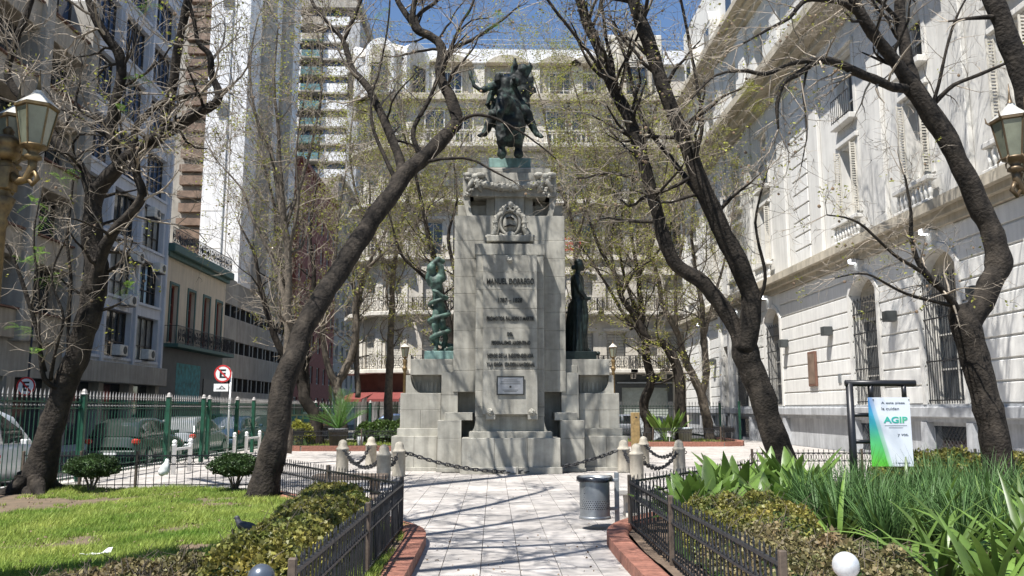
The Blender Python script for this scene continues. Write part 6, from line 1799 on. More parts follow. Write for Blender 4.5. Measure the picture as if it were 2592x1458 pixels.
d4 = D.limb([(2285, 225, Y, .11), (2240, 218, Y-.2, .105), (2180, 190, Y-.4, .10), (2112, 160, Y-.6, .09), (2060, 152, Y-.8, .08), (2010, 185, Y-.9, .062), (1972, 208, Y-1, .05), (1955, 260, Y-1, .04), (1958, 325, Y-1, .025)], 8)
d5 = D.limb([(2058, 150, Y-.8, .06), (1990, 160, Y-1, .052), (1930, 185, Y-1.1, .045), (1870, 178, Y-1.2, .038), (1800, 190, Y-1.3, .026), (1740, 250, Y-1.4, .018)], 6)
d6 = D.limb([(2420, 800, Y, .11), (2388, 748, Y-.2, .085), (2330, 690, Y-.4, .07), (2296, 610, Y-.5, .05), (2290, 520, Y-.6, .03), (2275, 440, Y-.6, .02)], 8)
d7 = D.limb([(2350, 260, Y, .06), (2400, 215, Y-.2, .045), (2470, 185, Y-.4, .04), (2530, 160, Y-.5, .03), (2600, 130, Y-.6, .02)], 6)
d8 = D.limb([(2165, 40, Y-.4, .07), (2110, 5, Y-.6, .065), (2030, 0, Y-.8, .055), (1985, 45, Y-.9, .045), (1930, 75, Y-1, .035), (1870, 110, Y-1.1, .022)], 6)
d9 = D.limb([(2268, 60, Y+.2, .06), (2220, 10, Y, .05), (2180, -20, Y-.1, .04)], 6)
d10 = D.limb([(2330, 690, Y-.4, .05), (2250, 640, Y-.6, .035), (2160, 560, Y-.8, .025), (2080, 540, Y-.9, .016)], 6)
d11 = D.limb([(2400, 770, Y-.1, .05), (2280, 740, Y-.5, .03), (2180, 690, Y-.7, .022), (2100, 700, Y-.8, .014)], 6)
d12 = D.limb([(2345, 275, Y, .05), (2370, 170, Y-.2, .035), (2400, 60, Y-.3, .028), (2440, -20, Y-.4, .02)], 6)
d13 = D.limb([(2030, 175, Y-.85, .03), (2020, 240, Y-.9, .022), (2030, 330, Y-.95, .018), (2015, 420, Y-1, .012)], 5)
for l, sp, L in ((d2, .45, 1.2), (d3, .5, 1.1), (d4, .26, .9), (d5, .24, .9), (d6, .24, .9), (d7, .3, .6), (d8, .26, .9), (d9, .3, .8), (d10, .25, .7), (d11, .25, .6), (d12, .3, .6), (d13, .25, .5)): D.sprout(l, sp*.8, L, 2 if L > .65 else 1, .1, 1, leafp=.05, curl=.36, up=0)
for e_ in (d2, d3):
    for _ in range(4): D.grow(e_[-1][0], (e_[-1][0]-e_[-4][0]).normalized()+Vector((D.rng.gauss(.2, .4), D.rng.gauss(.3, .4), .2)), 2.8, .05, 3, .05, .3, .6, .05)
for q_ in ([at(2265, -20, 15.2).to_tuple()+(.1,), (9.6, 17.5, 12.6, .09), (10.3, 20.0, 13.6, .07), (10.9, 22.6, 14.6, .04)], [(9.6, 17.5, 12.6, .07), (9.0, 19.5, 13.4, .06), (9.8, 22.0, 14.8, .05), (10.4, 25.0, 15.8, .03)]):
    D.sprout(D.limb(None, 8, 5, world=q_), .22, 2.2, 2, .1, 1, leafp=.05, rmax=.045, dens=.6, curl=.25)
D.ferns([(at(u*K, v*K, Y-.8), c) for u, v, c in ((1985, 230, 6), (1890, 220, 10), (1900, 270, 8), (2000, 60, 4), (2220, 640, 3), (2170, 800, 4))], 'leaf_y', .26)
D.leaves(.045, 7, .6); D.done()

# a tree left of the camera whose boughs shade the path
N_ = Tree('bare_tree', 'tree standing left of the viewer, its boughs shading path and lawn', 6, (-6.6, 6.2, 0))
n0 = N_.limb(None, 12, 6, world=[(-6.6, 6.2, 0, .3), (-6.4, 6.3, 1.8, .24), (-6.0, 6.4, 3.6, .22), (-5.7, 6.6, 5.2, .18)])
for q_ in ([(-5.7, 6.6, 5.1, .15), (-4.6, 7.2, 7.0, .12), (-3.6, 8.0, 8.6, .09), (-2.6, 9.0, 10.0, .05)], [(-5.7, 6.6, 5.1, .14), (-4.6, 8.4, 7.6, .11), (-3.6, 10.4, 9.6, .08), (-3.0, 12.5, 11.3, .05)], [(-5.75, 6.6, 5.0, .13), (-4.4, 5.6, 6.8, .1), (-3.0, 5.6, 8.6, .07), (-2.2, 6.2, 10, .04)], [(-4.6, 7.2, 7.0, .09), (-2.8, 7.0, 7.6, .07), (-1.2, 7.4, 8.2, .05), (.2, 8.2, 8.8, .03)]):
    N_.sprout(N_.limb(None, 8, 5, world=q_), .32, 2.0, 2, .2, 1, leafp=.12, rmax=.06)
N_.leaves(.05, 8, .4); N_.done()

# trunk passing behind the right lantern
E_ = Tree('bare_tree', 'dark trunk leaning in from the right edge behind the lantern', 5, (6.55, 9.0, 0))
e1 = E_.limb(None, 12, 6, world=[(6.5, 9.0, 0, .25), (6.35, 9, 1.5, .19)] + limb3([(2660, 520, 9.0, .165), (2610, 330, 9.0, .15), (2572, 200, 9.0, .145), (2530, 80, 9.0, .14), (2500, 0, 9.0, .13), (2470, -120, 9.0, .1)]))
E_.sprout(e1, .6, .9, 1, .8, 1, leafp=.02); E_.leaves(); E_.done()

# background trees, each with its own crown
def bgtree(label, seed, Y, limbs, bark, sp, L, leaf, leafp, per, base, dens=.62, lvl=2, tw='twig'):
    T_ = Tree('bare_tree', label, seed, base, bark, tw, leaf, 'leafless trees behind the monument')
    T_.rmin = .0075
    for px in limbs:
        l = T_.limb([(u, v, Y+dy, r) for u, v, dy, r in px], 8, 5)
        if len(px) > 2 and px[-1][3] < .09: T_.sprout(l, sp*.92, L, lvl, .2, 1, leafp=leafp*.8, dens=dens, up=.07, curl=.32)
    T_.leaves(.065, int(per*2.2), 1.0, .11); T_.done()
bgtree('slender straight tree rising behind the leaning trunk', 11, 25.0, [
    [(722, 1140, 0, .17), (722, 1000, 0, .15), (724, 800, 0, .14), (725, 640, 0, .13), (716, 560, 0, .12), (700, 480, .1, .09), (680, 380, .2, .07), (640, 280, .3, .05), (630, 150, .4, .035), (650, 40, .4, .025)],
    [(718, 565, 0, .09), (705, 430, -.2, .075), (700, 330, -.3, .06), (690, 200, -.4, .045), (700, 60, -.4, .03)],
    [(720, 570, 0, .08), (760, 450, .3, .065), (790, 340, .5, .05), (810, 200, .6, .04), (800, 80, .6, .025)],
    [(722, 780, 0, .09), (690, 660, .3, .075), (640, 560, .5, .06), (610, 480, .7, .04), (560, 420, .8, .03)],
    [(724, 640, 0, .08), (750, 520, -.4, .05), (745, 380, -.6, .04), (770, 220, -.6, .03)]], 'bark_pale', .55, 1.9, 'leaf_y', .10, 7, (-6.3, 25, 0))
bgtree('stout tree in the grassy bed left of the palm', 12, 37.0, [
    [(795, 1128, 0, .42), (792, 1060, 0, .34), (770, 1005, 0, .3), (757, 960, 0, .27), (745, 880, 0, .22), (720, 760, .2, .17), (700, 640, .4, .12), (690, 520, .5, .08), (660, 400, .5, .05)],
    [(772, 1010, 0, .22), (768, 930, .3, .2), (775, 820, .4, .16), (790, 700, .5, .12), (780, 580, .5, .08), (800, 440, .5, .05)],
    [(757, 965, 0, .2), (700, 870, -.4, .17), (657, 730, -.6, .12), (640, 640, -.8, .07), (600, 560, -.8, .04)]], 'bark', .65, 2.4, 'leaf_y', .12, 8, (-8.2, 37, 0))
bgtree('forked tree behind the potted palm', 13, 38.0, [
    [(862, 1100, 0, .3), (855, 1020, 0, .26), (848, 972, 0, .24), (880, 900, .1, .2), (896, 830, .2, .17), (893, 760, .2, .14), (915, 690, .3, .11), (960, 640, .4, .085), (1010, 590, .5, .06), (1050, 520, .5, .04)],
    [(850, 980, 0, .2), (822, 910, -.2, .17), (812, 800, -.3, .13), (840, 680, -.4, .1), (850, 560, -.4, .07), (870, 430, -.4, .04)],
    [(900, 1000, .4, .16), (898, 900, .4, .15), (900, 780, .5, .12), (930, 660, .6, .09), (980, 560, .6, .06), (990, 450, .6, .04)],
    [(893, 770, .2, .1), (890, 650, .6, .08), (930, 520, .8, .06), (920, 400, .9, .04)]], 'bark_pale', .6, 2.2, 'leaf_y', .18, 8, (-7, 38, 0))
bgtree('leafy-twigged tree behind the left bronze statue', 14, 36.0, [
    [(1150, 1090, 0, .24), (1140, 950, 0, .22), (1128, 820, 0, .2), (1105, 720, 0, .17), (1080, 600, 0, .13), (1062, 520, .1, .1), (1040, 420, .2, .07), (1010, 320, .3, .045)],
    [(1110, 735, 0, .12), (1060, 690, -.3, .1), (1010, 640, -.5, .075), (985, 560, -.6, .05), (960, 480, -.6, .035)],
    [(1135, 860, 0, .13), (1150, 720, .3, .11), (1128, 600, .4, .09), (1150, 500, .5, .06), (1140, 400, .5, .04)]], 'bark', .5, 2.3, 'leaf_y', .22, 9, (-2.1, 36, 0), .7)
bgtree('S-bent tree right behind the small lamp', 15, 40.0, [
    [(1631, 1115, 0, .34), (1631, 1060, 0, .3), (1622, 1014, 0, .27), (1638, 962, 0, .25), (1628, 905, 0, .23), (1622, 850, 0, .2), (1612, 760, 0, .16), (1605, 690, 0, .13), (1590, 600, 0, .1), (1585, 500, .2, .07), (1600, 400, .3, .045)],
    [(1615, 800, 0, .12), (1585, 740, .4, .1), (1560, 640, .5, .08), (1565, 520, .6, .06), (1545, 400, .6, .04)],
    [(1605, 700, 0, .1), (1640, 620, -.4, .08), (1660, 520, -.5, .06), (1680, 400, -.5, .04)]], 'bark', .6, 2.4, 'leaf_y', .25, 9, (7.2, 40, 0))
bgtree('curving tree behind the spiky plant', 16, 39.0, [
    [(1714, 1125, 0, .36), (1712, 1030, 0, .31), (1704, 930, 0, .29), (1676, 872, 0, .26), (1628, 848, 0, .22), (1600, 800, 0, .18), (1562, 745, 0, .155), (1552, 700, 0, .13), (1512, 632, 0, .1), (1485, 560, .1, .075), (1460, 470, .2, .05), (1440, 380, .2, .035)],
    [(1560, 745, 0, .11), (1600, 680, -.3, .09), (1650, 640, -.4, .075), (1690, 560, -.5, .05)],
    [(1552, 705, 0, .09), (1535, 620, .3, .075), (1550, 520, .4, .06), (1530, 420, .4, .04)],
    [(1590, 830, .2, .1), (1540, 740, .4, .085), (1490, 660, .6, .07), (1450, 600, .7, .05), (1430, 520, .7, .035)]], 'bark', .55, 2.4, 'leaf_y', .28, 9, (8.7, 39, 0))
bgtree('forked pale tree nearest the right building', 17, 42.0, [
    [(1788, 1115, 0, .34), (1778, 1050, 0, .3), (1760, 980, 0, .27), (1726, 910, 0, .22), (1702, 834, 0, .19), (1667, 765, 0, .16), (1655, 697, 0, .13), (1636, 635, 0, .1), (1620, 540, .2, .07), (1640, 420, .3, .045)],
    [(1765, 990, 0, .22), (1778, 930, .2, .2), (1768, 850, .3, .17), (1766, 772, .3, .15), (1748, 669, .4, .12), (1740, 560, .5, .08), (1760, 420, .5, .05)],
    [(1768, 850, .3, .12), (1800, 740, .1, .09), (1830, 620, 0, .07), (1850, 480, 0, .04)],
    [(1702, 834, 0, .12), (1700, 700, -.4, .1), (1720, 580, -.5, .08), (1700, 450, -.5, .05)]], 'bark_pale', .6, 2.5, 'leaf_y', .22, 9, (11.0, 42, 0))
bgtree('tall thin tree behind the rider statue', 18, 41.0, [
    [(1440, 1090, 0, .28), (1445, 900, 0, .24), (1450, 700, 0, .18), (1440, 560, 0, .13), (1400, 450, .2, .1), (1380, 350, .3, .07), (1360, 250, .3, .045), (1330, 160, .3, .03)],
    [(1445, 620, 0, .12), (1480, 500, -.3, .1), (1500, 400, -.4, .075), (1470, 300, -.5, .05), (1440, 200, -.5, .035)],
    [(1445, 650, 0, .1), (1520, 520, .4, .08), (1560, 400, .5, .06), (1540, 280, .5, .04)]], 'bark_pale', .5, 2.3, 'leaf_y', .32, 10, (3.7, 41, 0), .7)
bgtree('thin branching tree in front of the corner building, left', 19, 40.0, [
    [(975, 1085, 0, .26), (980, 950, 0, .22), (985, 800, 0, .18), (990, 680, 0, .15), (1010, 560, 0, .12), (1040, 430, .2, .09), (1020, 320, .3, .06), (1000, 220, .3, .04)],
    [(988, 720, 0, .12), (950, 620, .3, .1), (900, 500, .4, .08), (880, 380, .4, .06), (890, 260, .4, .04)],
    [(1000, 620, 0, .1), (1080, 520, -.3, .08), (1130, 420, -.4, .06), (1180, 330, -.4, .04)]], 'bark_pale', .55, 2.4, 'leaf_y', .25, 9, (-5.2, 40, 0), .66)
# ------------------------------------------------------------------ hedges, shrubs and bedding plants
def edge_d(p, poly):
    best = 9
    for i in range(len(poly)):
        a = Vector(poly[i-1]); b = Vector(poly[i]); ab = b-a; t = max(0, min(1, (Vector(p)-a).dot(ab)/max(1e-9, ab.length_squared)))
        best = min(best, (Vector(p)-a-ab*t).length)
    return best
def leaf_quad(mb, c, e, sz, g, wd=.34):
    f_ = e.orthogonal(); f_.rotate(Matrix.Rotation(g.uniform(0, 6.28), 3, e)); n = len(mb.v)
    mb.v += [tuple(c), tuple(c+e*sz*.5+f_*sz*wd), tuple(c+e*sz), tuple(c+e*sz*.5-f_*sz*wd)]; mb.f.append((n, n+1, n+2, n+3))
def hedge(name, label, poly, ztop, n, size, m, seed, rough=.14, z0=.07, dark='topiary'):
    g = random.Random(seed); V2 = [tuple(p) for p in poly]
    x0 = min(p[0] for p in V2); x1 = max(p[0] for p in V2); y0 = min(p[1] for p in V2); y1 = max(p[1] for p in V2)
    t = thing(name, label, 'hedge', ((x0+x1)/2, (y0+y1)/2, z0))
    def top(x, y):
        e = edge_d((x, y), V2)
        return z0 + (ztop-z0)*(1+rough*1.4*noise.noise(Vector((x*1.8, y*1.8, seed)))+rough*noise.noise(Vector((x*5, y*5, seed))))*min(1, (e/.28+.12))**.45
    mb = MB(); k = 0
    while k < n:
        x = g.uniform(x0, x1); y = g.uniform(y0, y1)
        if not inside((x, y), V2): continue
        h = top(x, y); e = edge_d((x, y), V2)
        z = h-abs(g.gauss(0, .045)) if g.random() < .72 else z0+(h-z0)*g.random()
        if z < z0: continue
        if e > .3 and z < h-.15 and g.random() < .8: continue
        k += 1
        d = Vector((g.gauss(0, 1), g.gauss(0, 1), g.gauss(.35, .8))).normalized()
        leaf_quad(mb, Vector((x, y, z)), d, size*g.uniform(.5, 1.8), g)
    tag(mb.build('foliage', M[m], t), kind='stuff')
    # woody inner mass
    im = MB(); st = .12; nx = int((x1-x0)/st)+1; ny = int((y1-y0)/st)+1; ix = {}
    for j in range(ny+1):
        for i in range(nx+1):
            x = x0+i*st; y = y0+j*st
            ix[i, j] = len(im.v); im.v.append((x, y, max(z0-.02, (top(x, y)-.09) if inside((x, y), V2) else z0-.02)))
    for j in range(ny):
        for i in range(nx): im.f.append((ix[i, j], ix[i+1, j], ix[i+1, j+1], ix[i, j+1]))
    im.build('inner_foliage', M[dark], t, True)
    tw = MB()
    for _ in range(260):
        x = g.uniform(x0, x1); y = g.uniform(y0, y1)
        if not inside((x, y), V2): continue
        h = top(x, y); tube_fast(tw, [Vector((x, y, h-.15)), Vector((x+g.gauss(0, .04), y+g.gauss(0, .04), h)), Vector((x+g.gauss(0, .07), y+g.gauss(0, .07), h+g.uniform(.03, .13)))], [.005, .004, .002], 3)
    tag(tw.build('stray_twigs', M['stem'], t), kind='stuff')
    return t
hedge('clipped_hedge', 'thick olive-gold clipped hedge inside the curve of the left fence', [(-1.38, 6.2), (-1.36, 10.3), (-1.9, 11.4), (-2.55, 11.7), (-2.6, 11.0), (-2.42, 9.6), (-2.25, 8.0), (-2.2, 6.2)], .62, 52000, .028, 'hedge_o', 21)
hedge('low_hedge', 'low dry brownish hedge at the bottom left before the lawn', [(-2.22, 5.6), (-2.22, 7.3), (-2.7, 7.5), (-3.2, 7.2), (-3.5, 6.5), (-3.5, 5.6)], .36, 15000, .028, 'hedge_b', 22, .3)
hedge('low_shrub', 'olive-green low shrub just inside the right fence', [(2.0, 8.6), (2.15, 10.4), (2.9, 10.9), (3.6, 10.2), (3.7, 8.9), (2.9, 8.4)], .50, 18000, .028, 'hedge_o', 23, .35)
hedge('dry_shrub', 'dry brown low shrub in front of the silver ball, right of the fence', [(2.0, 5.5), (2.0, 8.5), (2.9, 8.35), (3.5, 8.6), (3.6, 7.0), (3.1, 5.5)], .40, 20000, .028, 'hedge_b', 24, .4)
hedge('clipped_hedge', 'low olive hedge beyond the signboard near the right tree', [(7.2, 15.2), (7.2, 16.2), (10.2, 16.2), (10.2, 15.2)], .78, 9000, .05, 'hedge_o', 25)
hedge('clipped_hedge', 'dark green hedge on the bed right of the potted palm', [(-6.3, 38.2), (-6.3, 39.2), (-2.6, 39.2), (-2.6, 38.2)], 1.0, 9000, .08, 'hedge_g', 26)
hedge('yellow_shrub', 'rounded yellowish shrub left of the stout tree behind the racks', [(-8.7, 35.4), (-8.5, 36.3), (-7.7, 36.4), (-7.6, 35.5), (-8.1, 35.1)], 1.0, 3500, .08, 'leaf_y', 27)

def topiary(label, x, y, zc, rx, rz, seed):
    g = random.Random(seed); t = thing('round_topiary', label, 'shrub', (x, y, .06), 'round clipped shrubs on the lawn')
    mb = MB(); im = MB().ball((x, y, zc), (rx*.84, rx*.8, rz*.78), 20, 12)
    im.v = [tuple(Vector(v)+Vector((0, 0, .05))*noise.noise(Vector(v)*6)) for v in im.v]; im.build('inner_foliage', M['topiary'], t, True)
    for _ in range(7000):
        d = Vector((g.gauss(0, 1), g.gauss(0, 1), g.gauss(0, 1))).normalized(); k = 1-abs(g.gauss(0, .09)); k *= 1+.26*noise.noise(d*2.5+Vector((seed, 0, 0)))
        leaf_quad(mb, Vector((x+d.x*rx*k, y+d.y*rx*k, zc+d.z*rz*k)), (d+Vector((g.gauss(0, .6), g.gauss(0, .6), g.gauss(0, .6)))).normalized(), .035*g.uniform(.6, 1.3), g)
    tag(mb.build('crown', M['topiary'], t), kind='stuff')
    for k in range(6):
        a = k*1.05; MB().tube([(x+.03*math.cos(a), y+.03*math.sin(a), .03), (x+.07*math.cos(a), y+.07*math.sin(a), .2), (x+.22*math.cos(a+.2), y+.22*math.sin(a+.2), zc)], [.02, .016, .01], 6).build('stem', M['stem'], t)
topiary('round clipped dark shrub left on the lawn beside the forked tree', at(230, 1250, 16.2).x, 16.2, .53, .46, .2, 5)
topiary('round clipped dark shrub at the foot of the leaning tree', at(594, 1250, 16.2).x, 16.2, .55, .46, .2, 6)

# blades with a keel, bent over
def blade(L, W, bend, m, name, wave=0, fold=.25, n=7, pet=0.0, tw=0):
    mb = MB()
    for i in range(n+1):
        t = i/n; a = bend*t
        # arc in the x-z plane
        x = L*(1-math.cos(a))/max(bend, .01) if bend > .01 else 0; z = L*math.sin(a)/max(bend, .01) if bend > .01 else L*t
        if t < pet: w = W*.07
        else:
            q = (t-pet)/(1-pet); w = W*.5*(math.sin(math.pi*(q**.75)*.97+.06)**.8 if pet else (min(1, .55+q*1.2)*(1-q**3)))
        w = max(w, .0015)
        nrm = Vector((math.cos(a), 0, -math.sin(a)))      # upper side
        c = Vector((x, wave*math.sin(t*5), z)); side = Vector((math.sin(tw*t)*.4, math.cos(tw*t), 0))
        mb.v += [tuple(c+side*w-nrm*w*fold*-1), tuple(c), tuple(c-side*w-nrm*w*fold*-1)]
    for i in range(n):
        for k in (0, 1): mb.f.append((3*i+k, 3*i+k+1, 3*i+k+4, 3*i+k+3))
    me = bpy.data.meshes.new(name); me.from_pydata(mb.v, [], mb.f); me.shade_smooth(); me.materials.append(M[m]); return me
gp = random.Random(40)
BROAD = [blade(gp.uniform(.6, .85), gp.uniform(.15, .21), gp.uniform(.4, 1.3), 'broad', 'leaf', gp.uniform(-.02, .02), .3, 8, .32, gp.uniform(-1, 1)) for _ in range(8)]
STRAP = [blade(gp.uniform(.55, .85), gp.uniform(.05, .075), gp.uniform(.5, 1.9), 'strap', 'leaf', gp.uniform(-.015, .015), .3, 8, 0, gp.uniform(-.6, .6)) for _ in range(8)]
BIRD = [blade(gp.uniform(1.3, 1.9), gp.uniform(.22, .3), gp.uniform(.15, .7), 'broad', 'leaf', 0, .35, 7, .45) for _ in range(6)]
def plant(name, label, cat, p, meshes, n, lean, group, seed, sc=1.0, sp=.06):
    g = random.Random(seed); t = thing(name, label, cat, p, group)
    for k in range(n):
        a = 6.283*k/n+g.uniform(-.4, .4); tilt = g.uniform(*lean)
        mt = Matrix.Rotation(a, 4, 'Z') @ Matrix.Rotation(tilt, 4, 'Y')
        s_ = sc*g.uniform(.75, 1.15)
        link('leaf', g.choice(meshes), t, loc=(p[0]+math.cos(a)*sp*g.random(), p[1]+math.sin(a)*sp*g.random(), p[2]-.02), rot=mt.to_euler(), scale=(s_, s_, s_))
    return t
bl = 'broad-leaved dark glossy plant in the right bed behind the fence corner'
pts = []
g = random.Random(77)
for yy in [10.9, 11.5, 12.1, 12.7, 13.3, 14.0, 14.7]:
    for xx in [2.3, 2.75, 3.2, 3.65, 4.1, 4.6, 5.1, 5.6]:
        x, y = xx+g.uniform(-.2, .2), yy+g.uniform(-.2, .2)
        if inside((x-.3, y+.1), BED_R) and x < .385*y: pts.append((x, y))
for k, (x, y) in enumerate(pts):
    plant('broad_leaf_plant', bl, 'plant', (x, y, .08), BROAD, 15, (.05, .85), 'broad-leaved plants behind the right fence', 100+k, g.uniform(.95, 1.3))
bl2 = 'strap-leaved clump spilling toward the bottom right corner'
for k, (x, y) in enumerate([(3.45, 6.0), (3.55, 6.8), (3.7, 7.6), (3.75, 6.3), (4.2, 5.9), (4.6, 5.7), (4.45, 7.0), (5.0, 5.8), (4.35, 6.7), (3.9, 7.2), (4.85, 6.2), (4.6, 7.3), (5.2, 6.9), (5.5, 6.2), (5.3, 7.7), (4.2, 8.0), (5.9, 7.2), (6.3, 8.0), (4.9, 8.4), (5.7, 8.6)]):
    plant('strap_leaf_plant', bl2, 'plant', (x, y, .08), STRAP, 14, (.0, .7), 'strap-leaved plants in the right foreground', 200+k, g.uniform(1.05, 1.4))
for k, (x, y) in enumerate([(3.75, 9.3), (4.3, 9.0), (4.9, 9.4), (5.6, 9.6), (4.2, 10.2), (5.0, 10.4), (5.9, 10.6), (6.5, 9.3), (4.7, 11.3), (5.7, 11.6)]):
    plant('strap_leaf_plant', 'strap-leaved clump growing among the grassy tufts in front of the signboard', 'plant', (x, y, .08), STRAP, 11, (.0, .6), 'strap-leaved plants among the tufts', 260+k, g.uniform(1.0, 1.3))
bl3 = 'small strap-leaved clump between the signboard and the right tree'
for k in range(15):
    x = 6.7+(k % 5)*.75+g.uniform(-.2, .2); y = 10.0+(k//5)*1.5+g.uniform(-.3, .3)
    plant('strap_leaf_plant', bl3, 'plant', (x, y, .08), STRAP, 10, (.05, .7), 'strap-leaved plants below the right tree', 300+k, g.uniform(1.0, 1.35))
# grassy tufts: each tuft one clump of fine blades
def tuft_mesh(seed, n, L, W):
    g = random.Random(seed); mb = MB()
    for _ in range(n):
        a = g.uniform(0, 6.283); l = L*g.uniform(.6, 1.2); b = g.uniform(.35, 1.5); w = W*g.uniform(.7, 1.3); d = Vector((math.cos(a), math.sin(a), 0)); sd = Vector((-d.y, d.x, 0)); o = d*g.uniform(0, .08)
        st = len(mb.v)
        for i in range(5):
            t = i/4; q = o+d*(l*(1-math.cos(b*t))/b)+Vector((0, 0, l*math.sin(b*t)/b)); ww = w*(1-t**2)+.0008
            mb.v += [tuple(q+sd*ww), tuple(q-sd*ww)]
        for i in range(4): mb.f.append((st+2*i, st+2*i+1, st+2*i+3, st+2*i+2))
    me = bpy.data.meshes.new('grassy_tuft'); me.from_pydata(mb.v, [], mb.f); me.materials.append(M['tuft']); return me
TUF = [tuft_mesh(s_, 110, .85, .008) for s_ in range(5)]
k = 0
for j in range(9):
    for i in range(9):
        x = 3.2+i*.48+g.uniform(-.2, .2); y = 8.5+j*.55+g.uniform(-.2, .2)
        if x < .345*y or x > 7.2 or y > 11.2+max(0, x-4.0)*.6 or (x < 3.8 and y < 10.2): continue
        o = link('grassy_tuft', TUF[k % 5], None, loc=(x, y, .06), rot=(g.gauss(0, .1), g.gauss(0, .1), g.uniform(0, 6.28)), scale=(1, 1, g.uniform(.85, 1.15)))
        tag(o, 'dark green fine-bladed grassy tuft in the middle of the right bed', 'plant', 'grassy tufts in the right bed'); k += 1
# ground litter of dry leaves in the right bed and on the lawn edge
lt = MB(); g = random.Random(9)
for _ in range(5000):
    x = g.uniform(1.75, 10.4); y = g.uniform(5.0, 18)
    if inside((x, y), BED_R): leaf_quad(lt, Vector((x, y, bedz(x, y, .07, .03)+.012)), Vector((g.gauss(0, 1), g.gauss(0, 1), g.gauss(0, .25))).normalized(), g.uniform(.02, .05), g)
for _ in range(500):
    y = g.uniform(9, 16.5); x = g.uniform(-9, -2)
    if inside((x, y), BED_L) and bare(x, y) > .3: leaf_quad(lt, Vector((x, y, bedz(x, y, .06, .035)+.012)), Vector((g.gauss(0, 1), g.gauss(0, 1), g.gauss(0, .3))).normalized(), g.uniform(.02, .05), g)
for _ in range(700):
    y = g.uniform(7, 16); x = g.uniform(-8, -1.2)
    if inside((x, y), BED_L): leaf_quad(lt, Vector((x, y, bedz(x, y, .06, .035)+.06)), Vector((g.gauss(0, 1), g.gauss(0, 1), g.gauss(0, .4))).normalized(), g.uniform(.015, .04), g)
for _ in range(420):
    y = 7.5+g.random()**1.6*22; x = g.uniform(-.7, 1.3) if y < 11 else g.uniform(-6, 8)
    if not any(inside((x, y), b) for b in BEDS): leaf_quad(lt, Vector((x, y, .006)), Vector((g.gauss(0, 1), g.gauss(0, 1), g.gauss(0, .12))).normalized(), g.uniform(.012, .035), g)
tag(lt.build('fallen_leaves', M['pod']), 'scattered dry leaves on the soil and paving', 'leaves', kind='stuff')

# potted palm and the big spiky plant
def palm(p, seed):
    g = random.Random(seed); t = thing('palm', 'feathery green palm growing in the dark tub', 'palm', p)
    for k in range(17):
        a = 6.283*k/17*2.4; el = g.uniform(.25, 1.15); L = g.uniform(1.5, 2.0)
        d = Vector((math.cos(a)*math.sin(el), math.sin(a)*math.sin(el), math.cos(el))); side = d.cross(Vector((0, 0, 1))).normalized()
        mb = MB(); pts = [Vector(p)+d*L*i/9+Vector((0, 0, -.35*el*(i/9)**2)) for i in range(10)]
        mb.tube(pts, [.022*(1-i/10)+.004 for i in range(10)], 4)
        for i in range(3, 36):
            t_ = i/36; b = pts[min(8, int(t_*9))].lerp(pts[min(9, int(t_*9)+1)], t_*9-int(t_*9)); l = .42*math.sin(math.pi*(.12+.8*t_))
            for sg in (-1, 1):
                e = (side*sg*.9+d*.9+Vector((0, 0, g.uniform(-.15, .4)))).normalized()*l; n = len(mb.v)
                mb.v += [tuple(b), tuple(b+e*.5+d*.009), tuple(b+e), tuple(b+e*.5-d*.009)]; mb.f.append((n, n+1, n+2, n+3))
        mb.build('frond', M['palm'], t)
palm((palm_p.x, 34.0, .8), 4)
p = at(1690, 1095, 38.2)
plant('spiky_plant', 'large dense plant with upright pointed leaves in the right bed', 'plant', (p.x, 38.2, .1), BIRD, 30, (.02, .62), None, 50, 1.05, .25)
# ------------------------------------------------------------------ vehicles
def paint(name, c, metal=.35): return mat(name, c, .28, .08, 2, metal=metal, coat=.8)
CP = {'dark': paint('dark_green_grey_paint', (.045, .055, .05)), 'silver': paint('silver_paint_car', (.36, .37, .38), .5), 'white': paint('white_car_paint', (.75, .76, .77), .0), 'blue': paint('blue_car_paint', (.035, .06, .12)),
      'black': paint('black_car_paint', (.02, .02, .022)), 'orange': paint('yellow_taxi_paint', (.62, .30, .03), 0), 'grey': paint('grey_car_paint', (.16, .17, .18))}
SHAPES = {
 'hatch': dict(L=4.0, W=.84, deck=[(-2.0, .62), (-1.93, .90), (-1.6, .95), (.75, .95), (1.3, .86), (1.85, .72), (2.0, .52)], cab=[(-1.88, .93), (-1.62, 1.30), (-1.2, 1.44), (-.2, 1.48), (.35, 1.38), (1.05, .94)]),
 'sedan': dict(L=4.4, W=.86, deck=[(-2.2, .62), (-2.12, .92), (-1.5, .98), (.85, .96), (1.5, .86), (2.05, .72), (2.2, .52)], cab=[(-1.75, .96), (-1.1, 1.36), (-.7, 1.43), (.1, 1.45), (.55, 1.34), (1.15, .95)]),
 'van': dict(L=4.2, W=.86, deck=[(-2.1, .62), (-2.06, .98), (-1.6, 1.02), (1.0, 1.0), (1.5, .92), (1.95, .78), (2.1, .55)], cab=[(-2.04, 1.0), (-1.98, 1.5), (-1.7, 1.74), (.1, 1.76), (.6, 1.62), (1.3, 1.0)])}
def loft(mb, secs):
    st = len(mb.v); n = len(secs[0])
    for s_ in secs: mb.v += s_
    for i in range(len(secs)-1):
        for k in range(n-1):
            a = st+i*n+k; mb.f.append((a, a+1, a+n+1, a+n))
    mb.f.append(tuple(range(st, st+n))); mb.f.append(tuple(range(st+(len(secs)-1)*n, st+len(secs)*n))[::-1])
def interp(tab, y):
    for (a, za), (b, zb) in zip(tab, tab[1:]):
        if a <= y <= b: return za+(zb-za)*(y-a)/(b-a)
    return tab[0][1] if y < tab[0][0] else tab[-1][1]
